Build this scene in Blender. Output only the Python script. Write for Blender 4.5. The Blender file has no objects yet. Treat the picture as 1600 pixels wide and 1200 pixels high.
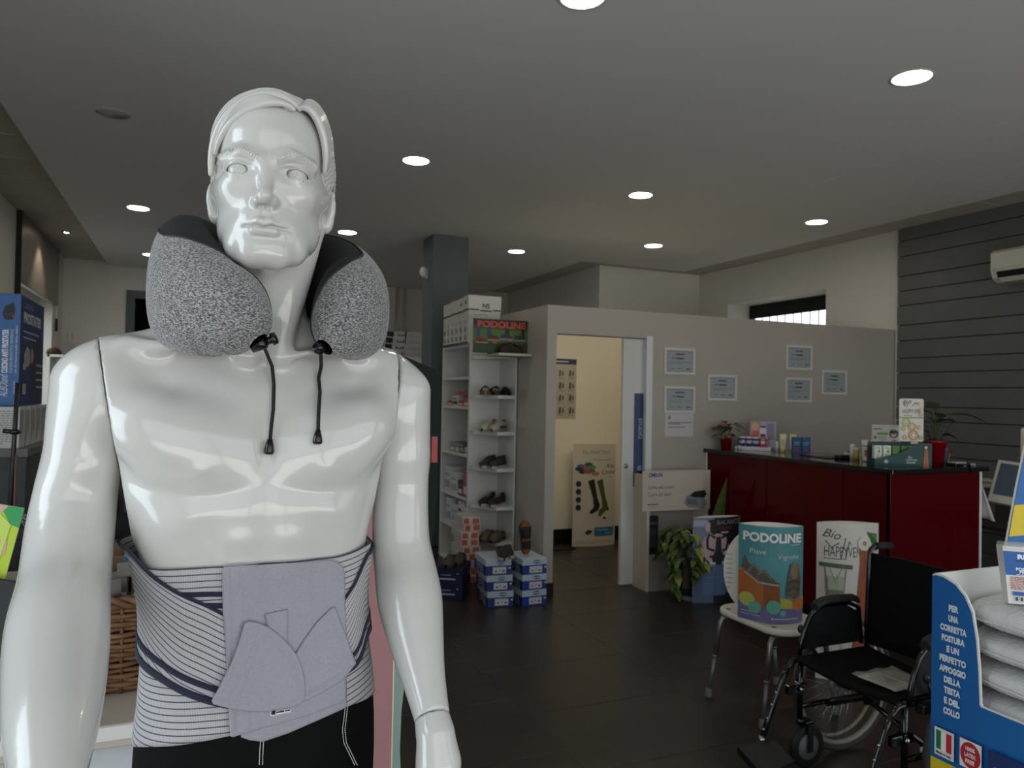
import bpy, bmesh, math, random
import numpy as np
from mathutils import Vector, Matrix
from mathutils.geometry import tessellate_polygon
random.seed(7)
SC = bpy.context.scene
COL = SC.collection
# ------------------------------------------------------------------ camera
YAW, PITCH, ROLL, FPX, CAMH = math.radians(23.28), math.radians(0.932), math.radians(1.084), 1165.0, 1.6
_fw = Vector((math.sin(YAW)*math.cos(PITCH), math.cos(YAW)*math.cos(PITCH), math.sin(PITCH)))
_r = Vector((math.cos(YAW), -math.sin(YAW), 0)); _u = _r.cross(_fw)
CR = math.cos(ROLL)*_r + math.sin(ROLL)*_u
CU = -math.sin(ROLL)*_r + math.cos(ROLL)*_u
cam_d = bpy.data.cameras.new('camera'); cam = bpy.data.objects.new('camera', cam_d); COL.objects.link(cam)
cam.matrix_world = Matrix(((CR.x, CU.x, -_fw.x, 0), (CR.y, CU.y, -_fw.y, 0), (CR.z, CU.z, -_fw.z, CAMH), (0, 0, 0, 1)))
cam_d.sensor_width = 36.0; cam_d.lens = 36.0*FPX/1600.0; cam_d.clip_start = 0.05; cam_d.clip_end = 200
cam_d.dof.use_dof = True; cam_d.dof.focus_distance = 1.05; cam_d.dof.aperture_fstop = 11.0
SC.camera = cam
# ------------------------------------------------------------------ sky and daylight
W = bpy.data.worlds.new('sky'); SC.world = W; W.use_nodes = True
_bg = W.node_tree.nodes['Background']; _bg.inputs[0].default_value = (0.84, 0.93, 1.0, 1); _bg.inputs[1].default_value = 2.0
def portal(name, loc, rot, sx, sy):
    l = bpy.data.lights.new(name, 'AREA'); l.shape = 'RECTANGLE'; l.size = sx; l.size_y = sy; l.cycles.is_portal = True
    o = bpy.data.objects.new(name, l); o.location = loc; o.rotation_euler = rot; COL.objects.link(o)
portal('shop_window_daylight', (2.45, -0.92, 1.625), (math.pi/2, 0, 0), 7.6, 2.45)
portal('side_window_daylight', (-1.80, 8.95, 1.75), (math.pi/2, 0, -math.pi/2), 2.0, 2.0)
portal('front_side_window_daylight', (-1.80, 1.0, 1.70), (math.pi/2, 0, -math.pi/2), 1.0, 2.3)
portal('high_window_daylight', (7.02, 6.9, 2.55), (math.pi/2, 0, math.pi/2), 1.2, 0.5)
def daylight(name, loc, rot, sx, sy, power, col=(1, .97, .92)):
    l = bpy.data.lights.new(name, 'AREA'); l.shape = 'RECTANGLE'; l.size = sx; l.size_y = sy; l.energy = power; l.color = col
    o = bpy.data.objects.new(name, l); o.location = loc; o.rotation_euler = rot; COL.objects.link(o)
# area lamp added outside to lift the ceiling, standing in for pavement bounce
daylight('ceiling_fill', (2.6, -4.3, 0.02), (math.radians(165), 0, 0), 11.0, 6.0, 800)
# open sky seen through the narrow side window near the front
daylight('side_window_sky', (-2.05, 1.0, 1.75), (math.radians(90), 0, math.radians(-90)), 0.95, 2.2, 30, (.80, .91, 1.0))
SC.view_settings.view_transform = 'Standard'; SC.view_settings.look = 'None'
SC.view_settings.exposure = 0.0; SC.view_settings.gamma = 1.0; SC.view_settings.use_curve_mapping = False
SC.cycles.use_denoising = True
SC.cycles.max_bounces = 8; SC.cycles.diffuse_bounces = 5; SC.cycles.glossy_bounces = 4; SC.cycles.transmission_bounces = 6
SC.cycles.transparent_max_bounces = 12; SC.cycles.caustics_reflective = False; SC.cycles.caustics_refractive = False
SC.cycles.sample_clamp_indirect = 6.0
LAMP = 38.0     # strength of the ceiling downlights
# ------------------------------------------------------------------ helpers
PI = math.pi
def lin(c):
    return tuple((x/12.92 if x <= 0.04045 else ((x+0.055)/1.055)**2.4) for x in c)
def hexc(h):
    return lin(tuple(int(h[i:i+2], 16)/255 for i in (0, 2, 4)))
_mats = {}
def mat(name, h, rough=0.5, metal=0.0, coat=0.0, spec=0.5, bump=0.0, bscale=200.0, var=0.0, vscale=6.0, emit=0.0, trans=0.0, alpha=1.0, sheen=0.0):
    """procedural principled material: colour, a little noise in the colour (var) and in the relief (bump)"""
    if name in _mats: return _mats[name]
    m = bpy.data.materials.new(name); m.use_nodes = True; nt = m.node_tree; b = nt.nodes['Principled BSDF']
    c = hexc(h) if isinstance(h, str) else h
    b.inputs['Base Color'].default_value = (*c, 1); b.inputs['Roughness'].default_value = rough; b.inputs['Metallic'].default_value = metal
    b.inputs['Coat Weight'].default_value = coat; b.inputs['Coat Roughness'].default_value = 0.04; b.inputs['Specular IOR Level'].default_value = spec
    b.inputs['Transmission Weight'].default_value = trans; b.inputs['Alpha'].default_value = alpha; b.inputs['Sheen Weight'].default_value = sheen
    if emit: b.inputs['Emission Color'].default_value = (*c, 1); b.inputs['Emission Strength'].default_value = emit
    if var or bump:
        tc = nt.nodes.new('ShaderNodeTexCoord')
    if var:
        n = nt.nodes.new('ShaderNodeTexNoise'); n.inputs['Scale'].default_value = vscale; n.inputs['Detail'].default_value = 5
        nt.links.new(tc.outputs['Object'], n.inputs['Vector'])
        r = nt.nodes.new('ShaderNodeMapRange'); r.inputs['To Min'].default_value = 1-var; r.inputs['To Max'].default_value = 1+var
        r.inputs['From Min'].default_value = .3; r.inputs['From Max'].default_value = .7
        nt.links.new(n.outputs['Fac'], r.inputs['Value'])
        x = nt.nodes.new('ShaderNodeMix'); x.data_type = 'RGBA'; x.blend_type = 'MULTIPLY'; x.inputs['Factor'].default_value = 1
        x.inputs['A'].default_value = (*c, 1); nt.links.new(r.outputs['Result'], x.inputs['B']); nt.links.new(x.outputs['Result'], b.inputs['Base Color'])
    if bump:
        n2 = nt.nodes.new('ShaderNodeTexNoise'); n2.inputs['Scale'].default_value = bscale; n2.inputs['Detail'].default_value = 3
        nt.links.new(tc.outputs['Object'], n2.inputs['Vector'])
        bp = nt.nodes.new('ShaderNodeBump'); bp.inputs['Strength'].default_value = bump; bp.inputs['Distance'].default_value = 0.002
        nt.links.new(n2.outputs['Fac'], bp.inputs['Height']); nt.links.new(bp.outputs['Normal'], b.inputs['Normal'])
    _mats[name] = m; return m
def P(h, rough=0.55, **k):                      # printed ink / plain paint of a colour
    return mat('paint_'+h+'_%d' % round(rough*100), h, rough, **k)

class MB:
    """collects shapes for ONE mesh object"""
    def __init__(s): s.v = []; s.f = []; s.mi = []; s.sm = []
    def add(s, vs, fs, mi=0, smooth=False, M=None):
        o = len(s.v)
        if M is not None: vs = [tuple(M @ Vector(p)) for p in vs]
        s.v.extend([tuple(p) for p in vs])
        for f in fs: s.f.append(tuple(i+o for i in f)); s.mi.append(mi); s.sm.append(smooth)
        return s
    def box(s, x0, y0, z0, x1, y1, z1, mi=0, b=0.0, M=None):
        x0, x1 = min(x0, x1), max(x0, x1); y0, y1 = min(y0, y1), max(y0, y1); z0, z1 = min(z0, z1), max(z0, z1)
        if b <= 0:
            v = [(x, y, z) for z in (z0, z1) for y in (y0, y1) for x in (x0, x1)]
            f = [(0, 2, 3, 1), (4, 5, 7, 6), (0, 1, 5, 4), (2, 6, 7, 3), (0, 4, 6, 2), (1, 3, 7, 5)]
            return s.add(v, f, mi, False, M)
        b = min(b, .49*(x1-x0), .49*(y1-y0), .49*(z1-z0))
        bm = bmesh.new(); bmesh.ops.create_cube(bm, size=1)
        for q in bm.verts: q.co = Vector((x0+(q.co.x+.5)*(x1-x0), y0+(q.co.y+.5)*(y1-y0), z0+(q.co.z+.5)*(z1-z0)))
        bmesh.ops.bevel(bm, geom=list(bm.edges), offset=b, segments=2, profile=.5, affect='EDGES')
        bm.verts.index_update()
        s.add([q.co for q in bm.verts], [[q.index for q in f.verts] for f in bm.faces], mi, False, M); bm.free(); return s
    def tube(s, pts, r, n=8, mi=0, closed=False, smooth=True, M=None, caps=True):
        pts = [Vector(p) for p in pts]; N = len(pts)
        rr = r if hasattr(r, '__len__') else [r]*N
        vs = []; fs = []; ref = None
        for i, p in enumerate(pts):
            if closed: t = pts[(i+1) % N]-pts[i-1]
            else: t = pts[min(i+1, N-1)]-pts[max(i-1, 0)]
            t.normalize()
            if ref is None:
                ref = Vector((0, 0, 1)) if abs(t.z) < .9 else Vector((1, 0, 0))
            a = ref - t*ref.dot(t); a.normalize(); ref = a; bb = t.cross(a)
            for k in range(n):
                q = 2*PI*k/n; vs.append(p+(a*math.cos(q)+bb*math.sin(q))*rr[i])
        for i in range(N if closed else N-1):
            j = (i+1) % N
            for k in range(n): fs.append((i*n+k, i*n+(k+1) % n, j*n+(k+1) % n, j*n+k))
        if caps and not closed: fs.append(tuple(range(n-1, -1, -1))); fs.append(tuple((N-1)*n+k for k in range(n)))
        return s.add(vs, fs, mi, smooth, M)
    def lathe(s, prof, n=24, c=(0, 0, 0), mi=0, smooth=True, M=None, sx=1.0, sy=1.0, cap=True):
        vs = []; fs = []
        for (r, z) in prof:
            for k in range(n):
                q = 2*PI*k/n; vs.append((c[0]+r*sx*math.cos(q), c[1]+r*sy*math.sin(q), c[2]+z))
        for i in range(len(prof)-1):
            for k in range(n): fs.append((i*n+k, i*n+(k+1) % n, (i+1)*n+(k+1) % n, (i+1)*n+k))
        if cap: fs.append(tuple(range(n-1, -1, -1))); fs.append(tuple((len(prof)-1)*n+k for k in range(n)))
        return s.add(vs, fs, mi, smooth, M)
    def ell(s, c, r, nu=14, nv=8, mi=0, M=None):
        prof = [(math.sin(PI*i/nv), -math.cos(PI*i/nv)) for i in range(nv+1)]
        vs = []; fs = []
        for (a, z) in prof:
            for k in range(nu):
                q = 2*PI*k/nu; vs.append((c[0]+max(a, 1e-4)*r[0]*math.cos(q), c[1]+max(a, 1e-4)*r[1]*math.sin(q), c[2]+z*r[2]))
        for i in range(nv):
            for k in range(nu): fs.append((i*nu+k, i*nu+(k+1) % nu, (i+1)*nu+(k+1) % nu, (i+1)*nu+k))
        return s.add(vs, fs, mi, True, M)
    def prism(s, poly, z0, z1, mi=0, M=None, smooth=False):
        n = len(poly); tri = tessellate_polygon([[Vector((x, y, 0)) for x, y in poly]])
        ar = sum(poly[i][0]*poly[(i+1) % n][1]-poly[(i+1) % n][0]*poly[i][1] for i in range(n))
        if ar < 0: poly = poly[::-1]; tri = tessellate_polygon([[Vector((x, y, 0)) for x, y in poly]])
        vs = [(x, y, z0) for x, y in poly]+[(x, y, z1) for x, y in poly]; fs = []
        for t in tri:
            a = [poly[i] for i in t]; cr = (a[1][0]-a[0][0])*(a[2][1]-a[0][1])-(a[1][1]-a[0][1])*(a[2][0]-a[0][0])
            t = tuple(t) if cr > 0 else tuple(t)[::-1]
            fs.append(t[::-1]); fs.append(tuple(i+n for i in t))
        s.add(vs, fs, mi, False, M)
        return s.add(vs, [(i, (i+1) % n, n+(i+1) % n, n+i) for i in range(n)], mi, smooth, M)
    def grid(s, A, mi=0, smooth=True, cu=False, cv=False, flip=False):
        nu, nv = len(A), len(A[0]); vs = [p for row in A for p in row]; fs = []
        for i in range(nu if cu else nu-1):
            for j in range(nv if cv else nv-1):
                q = (i*nv+j, ((i+1) % nu)*nv+j, ((i+1) % nu)*nv+(j+1) % nv, i*nv+(j+1) % nv)
                fs.append(q[::-1] if flip else q)
        return s.add(vs, fs, mi, smooth)
    def mesh(s, name, mats):
        me = bpy.data.meshes.new(name); me.from_pydata(s.v, [], s.f)
        for m in (mats if isinstance(mats, (list, tuple)) else [mats]): me.materials.append(m)
        me.polygons.foreach_set('material_index', s.mi); me.polygons.foreach_set('use_smooth', s.sm)
        me.update(); return me
    def build(s, name, mats, parent=None, label=None, loc=None):
        o = bpy.data.objects.new(name, s.mesh(name, mats)); COL.objects.link(o)
        if parent is not None: o.parent = parent
        if loc is not None: o.location = loc
        if label: o['label'] = label
        return o
def np_mesh(name, V, Fq, m, parent=None, smooth=True, uv=None):
    me = bpy.data.meshes.new(name); nF, k = Fq.shape
    me.vertices.add(len(V)); me.vertices.foreach_set('co', np.ascontiguousarray(V, np.float32).ravel())
    me.loops.add(nF*k); me.loops.foreach_set('vertex_index', np.ascontiguousarray(Fq, np.int32).ravel())
    me.polygons.add(nF); me.polygons.foreach_set('loop_start', np.arange(0, nF*k, k, dtype=np.int32))
    me.polygons.foreach_set('loop_total', np.full(nF, k, np.int32)); me.polygons.foreach_set('use_smooth', np.full(nF, smooth))
    me.update(calc_edges=True); me.validate(); me.materials.append(m)
    if uv is not None:
        l = me.uv_layers.new(name='UVMap'); l.data.foreach_set('uv', np.ascontiguousarray(uv[Fq.ravel()], np.float32).ravel())
    o = bpy.data.objects.new(name, me); COL.objects.link(o)
    if parent is not None: o.parent = parent
    return o
def thing(name, label, cat, loc=(0, 0, 0), rz=0.0, group=None, rot=None):
    o = bpy.data.objects.new(name, None); COL.objects.link(o); o.location = loc; o.rotation_euler = rot if rot else (0, 0, rz)
    o['label'] = label; o['category'] = cat
    if group: o['group'] = group
    return o
def tag(o, label, cat, group=None):
    o['label'] = label; o['category'] = cat
    if group: o['group'] = group
    return o
def struct(o): o['kind'] = 'structure'; return o
def dup(root, loc, rz=None, label=None, group=None):
    r = root.copy(); COL.objects.link(r); r.location = loc
    if rz is not None: r.rotation_euler = (0, 0, rz)
    if label: r['label'] = label
    if group: r['group'] = group
    for ch in list(root.children):
        c = ch.copy(); COL.objects.link(c); c.parent = r
        for g in list(ch.children):
            d = g.copy(); COL.objects.link(d); d.parent = c
    return r
_tx = {}
def text2d(t, bold=0.0, shear=0.0):
    key = (t, bold, shear)
    if key in _tx: return _tx[key]
    cu = bpy.data.curves.new('t', 'FONT'); cu.body = t; cu.size = 1.0; cu.resolution_u = 3; cu.offset = bold; cu.shear = shear
    ob = bpy.data.objects.new('t', cu); COL.objects.link(ob)
    me = ob.to_mesh(); vs = [(v.co.x, v.co.y) for v in me.vertices]; fs = [tuple(p.vertices) for p in me.polygons]
    ob.to_mesh_clear(); bpy.data.objects.remove(ob); bpy.data.curves.remove(cu)
    if vs:
        x0 = min(v[0] for v in vs); x1 = max(v[0] for v in vs)
    else: x0 = x1 = 0
    _tx[key] = (vs, fs, x0, x1); return _tx[key]
class Print:
    """flat print laid out in panel units, mapped onto a (possibly bent) panel surface as one thin mesh"""
    def __init__(s): s.p = []; s.mats = []; s.layer = 0
    def _m(s, m):
        if isinstance(m, str): m = P(m)
        if m not in s.mats: s.mats.append(m)
        return s.mats.index(m)
    def tris(s, vs, fs, m):
        k = s._m(m); s.layer += 1
        for f in fs:
            a = [vs[i] for i in f]
            for j in range(1, len(a)-1): s.p.append(((a[0], a[j], a[j+1]), k, s.layer))
        return s
    def poly(s, pts, m):
        t = tessellate_polygon([[Vector((x, y, 0)) for x, y in pts]]); return s.tris(pts, t, m)
    def rect(s, x0, y0, x1, y1, m): return s.poly([(x0, y0), (x1, y0), (x1, y1), (x0, y1)], m)
    def ell(s, cx, cy, rx, ry, m, n=20): return s.poly([(cx+rx*math.cos(2*PI*k/n), cy+ry*math.sin(2*PI*k/n)) for k in range(n)], m)
    def ring(s, cx, cy, r, w, m, n=24):
        vs = [(cx+(r+q)*math.cos(2*PI*k/n), cy+(r+q)*math.sin(2*PI*k/n)) for q in (-w/2, w/2) for k in range(n)]
        return s.tris(vs, [(k, (k+1) % n, n+(k+1) % n, n+k) for k in range(n)], m)
    def line(s, pts, w, m):
        vs = []; fs = []
        for i, (x, y) in enumerate(pts):
            a = pts[max(i-1, 0)]; b = pts[min(i+1, len(pts)-1)]; dx, dy = b[0]-a[0], b[1]-a[1]; L = math.hypot(dx, dy) or 1
            ww = w[i] if hasattr(w, '__len__') else w
            vs += [(x-dy/L*ww/2, y+dx/L*ww/2), (x+dy/L*ww/2, y-dx/L*ww/2)]
        for i in range(len(pts)-1): fs.append((2*i, 2*i+1, 2*i+3, 2*i+2))
        return s.tris(vs, fs, m)
    def text(s, t, x, y, size, m, align='c', bold=0.0, rot=0.0, fit=None, shear=0.0, sy=1.0):
        vs, fs, x0, x1 = text2d(t, bold, shear); w = (x1-x0) or 1
        sx = size
        if fit: sx = fit/w
        off = {'l': x0, 'c': (x0+x1)/2, 'r': x1}[align]; c, sn = math.cos(rot), math.sin(rot)
        out = []
        for vx, vy in vs:
            px, py = (vx-off)*sx, vy*size*sy
            out.append((x+px*c-py*sn, y+px*sn+py*c))
        return s.tris(out, fs, m)
    def lines(s, x0, x1, y, n, dy, h, m, seed=1):
        """rows of words too small to read in the photograph"""
        rg = random.Random(seed)
        for i in range(n):
            x = x0; yy = y-i*dy; e = x1 if i < n-1 else x0+(x1-x0)*rg.uniform(.5, .9)
            while x < e:
                w = (x1-x0)*rg.uniform(.06, .16); s.rect(x, yy, min(x+w, e), yy+h, m); s.layer -= 1; x += w+(x1-x0)*.025
            s.layer += 0
        s.layer += 1
        return s
    def build(s, name, fn, parent, step=None, eps=0.0004, label=None):
        mb = MB()
        for tri, k, ly in s.p:
            polys = [list(tri)]
            if step:
                x0 = min(p[0] for p in tri); x1 = max(p[0] for p in tri); polys = []
                i0, i1 = math.floor(x0/step), math.floor(x1/step-1e-9)
                for i in range(i0, i1+1):
                    q = list(tri)
                    for lim, sg in ((i*step, 1), ((i+1)*step, -1)):
                        o = []
                        for a, b in zip(q, q[1:]+q[:1]):
                            da, db = sg*(a[0]-lim), sg*(b[0]-lim)
                            if da >= 0: o.append(a)
                            if da*db < 0: t = da/(da-db); o.append((a[0]+(b[0]-a[0])*t, a[1]+(b[1]-a[1])*t))
                        q = o
                        if not q: break
                    if len(q) >= 3: polys.append(q)
            for q in polys:
                a, b, c = q[0], q[1], q[2]
                ar = sum(q[i][0]*q[(i+1) % len(q)][1]-q[(i+1) % len(q)][0]*q[i][1] for i in range(len(q)))
                if abs(ar) < 1e-10: continue
                if ar < 0: q = q[::-1]
                mb.add([fn(u, v, eps*(1+ly)) for u, v in q], [tuple(range(len(q)))], k, bool(step))
        return mb.build(name, s.mats, parent, label)
def flat(o, u, v):
    """panel map: origin o, u and v unit directions, normal u x v"""
    o = Vector(o); u = Vector(u).normalized(); v = Vector(v).normalized(); n = u.cross(v)
    return lambda a, b, w: tuple(o+u*a+v*b+n*w)
def rot2(a): return Matrix.Rotation(a, 4, 'Z')
def at(loc, rz=0.0): return Matrix.Translation(Vector(loc)) @ Matrix.Rotation(rz, 4, 'Z')
def rrect(x0, y0, x1, y1, r, n=5):
    o = []
    for cx, cy, a in ((x1-r, y1-r, 0), (x0+r, y1-r, 90), (x0+r, y0+r, 180), (x1-r, y0+r, 270)):
        for k in range(n+1):
            t = math.radians(a+90*k/n); o.append((cx+r*math.cos(t), cy+r*math.sin(t)))
    return o
# ------------------------------------------------------------------ the room
XL, XR, YF, YB, ZG, ZT = -1.63, 6.554, -0.90, 11.70, 3.30, 3.36
WHITE = mat('wall_white_paint', 'd8d5cd', .75, bump=.05, bscale=300, var=.02, vscale=1.5)
GREIGE = mat('partition_paint', 'b3aba0', .6, bump=.04, bscale=300, var=.02, vscale=1.2)
WARM = mat('office_wall_paint', 'efe6cd', .7, bump=.04, bscale=300)
CEIL = mat('ceiling_paint', 'dededc', .85, bump=.03, bscale=200)
TILEC = mat('ceiling_tile_board', 'b9b3a9', .9, bump=.3, bscale=250)
GREYP = mat('grey_pillar_paint', '5d6469', .6, bump=.05, bscale=200, var=.03)
PLANK = mat('grey_plank_paint', '626361', .55, bump=.12, bscale=60, var=.07, vscale=3)
BLACK = mat('black_skirting', '0d0d0d', .4)
DARK = mat('dark_void', '0a0a0a', .9)
WGLOSS = mat('white_lacquer', 'e6e4df', .3)
METAL = mat('brushed_metal', '9a9691', .38, metal=.9)
# floor: dark porcelain tiles, each its own piece, on a slab
def floor_mat():
    m = bpy.data.materials.new('dark_porcelain'); m.use_nodes = True; nt = m.node_tree; b = nt.nodes['Principled BSDF']
    g = nt.nodes.new('ShaderNodeNewGeometry'); n = nt.nodes.new('ShaderNodeTexNoise'); n.inputs['Scale'].default_value = 1.7; n.inputs['Detail'].default_value = 7; n.inputs['Roughness'].default_value = .65
    n2 = nt.nodes.new('ShaderNodeTexNoise'); n2.inputs['Scale'].default_value = 24; n2.inputs['Detail'].default_value = 4
    nt.links.new(g.outputs['Position'], n.inputs['Vector']); nt.links.new(g.outputs['Position'], n2.inputs['Vector'])
    r = nt.nodes.new('ShaderNodeValToRGB'); e = r.color_ramp.elements
    e[0].position = .32; e[0].color = (*hexc('25221e'), 1); e[1].position = .68; e[1].color = (*hexc('41362c'), 1)
    k = e.new(.5); k.color = (*hexc('312d29'), 1)
    nt.links.new(n.outputs['Fac'], r.inputs['Fac'])
    x = nt.nodes.new('ShaderNodeMix'); x.data_type = 'RGBA'; x.blend_type = 'OVERLAY'; x.inputs['Factor'].default_value = .5
    nt.links.new(r.outputs['Color'], x.inputs['A']); nt.links.new(n2.outputs['Fac'], x.inputs['B']); nt.links.new(x.outputs['Result'], b.inputs['Base Color'])
    mr = nt.nodes.new('ShaderNodeMapRange'); mr.inputs['To Min'].default_value = .22; mr.inputs['To Max'].default_value = .42
    nt.links.new(n.outputs['Fac'], mr.inputs['Value']); nt.links.new(mr.outputs['Result'], b.inputs['Roughness'])
    bp = nt.nodes.new('ShaderNodeBump'); bp.inputs['Strength'].default_value = .06; bp.inputs['Distance'].default_value = .003
    nt.links.new(n2.outputs['Fac'], bp.inputs['Height']); nt.links.new(bp.outputs['Normal'], b.inputs['Normal'])
    return m
FLOORM = floor_mat(); GROUT = mat('grout', '6a6155', .9)
fl = struct(MB().box(XL-.3, YF-.1, -.12, XR+.3, YB+1.3, -.003).build('floor', GROUT))
tm = None
for ci in range(-3, 7):
    x0 = 1.595+.912*ci
    for rj in range(-6, 20):
        y0 = (2.805 if ci % 2 == 0 else 3.227-.205)+.616*rj
        if x0 > XR or x0+.91 < XL or y0 > YB or y0+.61 < YF: continue
        if tm is None: tm = MB().box(0, 0, -.01, .908, .612, 0, b=.0012).mesh('tile', FLOORM)
        o = bpy.data.objects.new('tile', tm); COL.objects.link(o); o.parent = fl; o.location = (x0+.002, y0+.002, 0)
# ceiling: plasterboard field with a lower edge, strips of tiles round it
cb = MB(); cb.box(XL-.3, YF-.1, 3.375, XR+.6, YB+.2, 3.45); ce = struct(cb.build('ceiling', DARK))
MB().box(-1.09, YF, ZG, 4.45, YB, 3.375, b=.004).box(4.45, YF, ZG, 6.0, 8.2, 3.375, b=.004).build('plasterboard_field', CEIL, ce, 'flat plasterboard field painted light grey')
tmesh = {}
def ctile(x0, y0, x1, y1):
    k = (round(x1-x0, 3), round(y1-y0, 3))
    if k not in tmesh: tmesh[k] = MB().box(.006, .006, 0, k[0]-.006, k[1]-.006, .02, b=.003).mesh('ceiling_tile', TILEC)
    o = bpy.data.objects.new('ceiling_tile', tmesh[k]); COL.objects.link(o); o.parent = ce; o.location = (x0, y0, ZT-.005)
for i in range(-9, 10):
    y0 = 6.138+.612*i
    if YF-.6 < y0 < YB-.1: ctile(XL, y0, -1.092, min(y0+.612, YB))
for i in range(-9, 6):
    y0 = 4.94+.632*i
    ctile(6.002, y0, XR, min(y0+.632, 8.61))
for i in range(3): ctile(4.452+.516*i, 8.202, 4.452+.516*(i+1), 8.61)
for i in range(5): ctile(4.452, 8.61+.618*i, 4.94, 8.61+.618*(i+1))
# walls
w = MB(); w.box(XL-.25, YF-.1, 0, XL, .5, ZT+.02).box(XL-.25, .5, 0, XL, 1.5, .55).box(XL-.25, .5, 2.85, XL, 1.5, ZT+.02)
w.box(XL-.25, 1.5, 0, XL, 8.75, ZT+.02).box(XL-.25, 8.75, 0, XL, 10.92, .75).box(XL-.25, 8.75, 2.72, XL, 10.92, ZT+.02).box(XL-.25, 10.92, 0, XL, YB+.15, ZT+.02)
struct(w.build('wall_left', WHITE))
w = MB(); w.box(XL, YB, 0, -.80, YB+.15, ZT+.02).box(-.80, YB, 2.92, .25, YB+.15, ZT+.02).box(.25, YB, 0, 4.95, YB+.15, ZT+.02)
w.box(-.9, YB+1.2, 0, .4, YB+1.25, 3.1, mi=1).box(-.95, YB+.15, 0, -.9, YB+1.25, 3.1, mi=1).box(.4, YB+.15, 0, .45, YB+1.25, 3.1, mi=1).box(-.95, YB+.15, 3.05, .45, YB+1.25, 3.1, mi=1).box(-.95, YB+.1, -.1, .45, YB+1.25, -.01, mi=1)
struct(w.build('wall_back', [WHITE, DARK]))
w = MB(); w.box(4.94, 8.61, 0, XR+.45, 8.75, ZT+.02).box(4.94, 8.75, 0, 5.06, YB+.15, ZT+.02); struct(w.build('wall_back_right', WHITE))
w = MB(); w.box(XR, YF-.1, 0, XR+.45, 6.32, ZT+.02).box(XR, 6.32, 0, XR+.45, 8.0, 2.30).box(XR, 6.32, 2.88, XR+.45, 8.0, ZT+.02).box(XR, 8.0, 0, XR+.45, 8.61, ZT+.02)
wr = struct(w.build('wall_right', WHITE))
MB().box(6.545, YF, .05, XR-.0005, 5.355, 3.355).build('plank_backing', mat('plank_backing', '2a2b2b', .8), wr)
zs = [3.37, 3.227, 3.07, 2.87, 2.723, 2.576, 2.379, 2.223, 2.047, 1.903, 1.751, 1.567, 1.43, 1.246, 1.10, .93, .78, .60, .46, .28, .10]
for i in range(len(zs)-1):
    mb = MB(); mb.box(6.521, YF, zs[i+1]+.007, XR-.008, 5.362+.0025*((i*7) % 3), zs[i]-.001, b=.003); mb.build('plank', PLANK, wr)
w = MB(); w.box(XL-.25, YF-.15, 0, -1.30, YF, ZT+.02).box(-1.30, YF-.15, 0, 6.2, YF, .40).box(-1.30, YF-.15, 2.85, 6.2, YF, ZT+.02).box(2.40, YF-.15, .4, 2.9, YF, 2.85).box(6.2, YF-.15, 0, XR+.45, YF, ZT+.02)
struct(w.build('wall_front', WHITE))
for nm, xa, xb in (('window_1', -1.30, 2.40), ('added_window', 2.9, 6.2)):  # second shop window is unseen, added to light the room's right side
    xm = (xa+xb)/2
    struct(MB().box(xa, YF-.10, .40, xa+.06, YF-.04, 2.85).box(xb-.06, YF-.10, .40, xb, YF-.04, 2.85).box(xa+.06, YF-.10, .40, xb-.06, YF-.04, .46).box(xa+.06, YF-.10, 2.79, xb-.06, YF-.04, 2.85).box(xm-.03, YF-.10, .46, xm+.03, YF-.04, 2.79).build(nm, METAL))
struct(MB().box(-30, -40, -.30, 40, YF-.16, -.12).box(-30, YF-.16, -.30, XL-.3, 40, -.12).box(XR+.7, YF-.16, -.30, 40, 40, -.12).build('pavement', mat('pavement', '8f8b84', .9, var=.1, vscale=.6)))
# roller shutter over the side window, and its recess
rs = thing('roller_shutter_box', 'brushed grey metal shutter box high on the left wall under the ceiling', 'shutter', (XL, 8.72, 2.62))
MB().box(0, .03, .02, .045, 2.32, .735, b=.004).build('cover', mat('shutter_metal', '8d8983', .42, metal=.55), rs)
MB().box(0, 0, -.1, .05, .03, .735).build('guide_rail', BLACK, rs, 'black guide rail')
w2 = struct(MB().box(XL-.21, 8.75, .75, XL-.15, 8.81, 2.62).box(XL-.21, 10.86, .75, XL-.15, 10.92, 2.62).box(XL-.21, 8.75, .75, XL-.15, 10.92, .81).box(XL-.21, 8.75, 2.56, XL-.15, 10.92, 2.72).box(XL-.21, 9.80, .81, XL-.15, 9.86, 2.6).build('window_2', WGLOSS))
struct(MB().box(XL-.21, .5, .55, XL-.15, .56, 2.85).box(XL-.21, 1.44, .55, XL-.15, 1.5, 2.85).box(XL-.21, .5, .55, XL-.15, 1.5, .61).box(XL-.21, .5, 2.79, XL-.15, 1.5, 2.85).build('window_3', WGLOSS))
# doorway in the back wall
d2 = struct(MB().box(-.86, YB-.03, 0, -.75, YB+.16, 2.88).box(-.86, YB-.03, 2.87, .30, YB+.16, 2.98).box(.2, YB-.03, 0, .30, YB+.16, 2.88).build('door_2', mat('door_frame_grey', '50555a', .5)))
for x in (3.0, 3.13):
    p = MB().tube([(x, YB-.03, 0), (x, YB-.03, 2.2), (x, YB-.03, ZG+.02)], .022, 8)
    for z in (.8, 1.9, 2.9): p.box(x-.03, YB-.05, z, x+.03, YB, z+.02)
    tag(p.build('wall_pipe', mat('pipe_paint', 'c2bdb2', .5)), 'thin painted pipe on the back wall, %s of the pair' % ('the one nearer the doorway' if x < 3.1 else 'the one nearer the grey pillar'), 'pipe', 'pipes on the back wall')
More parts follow.
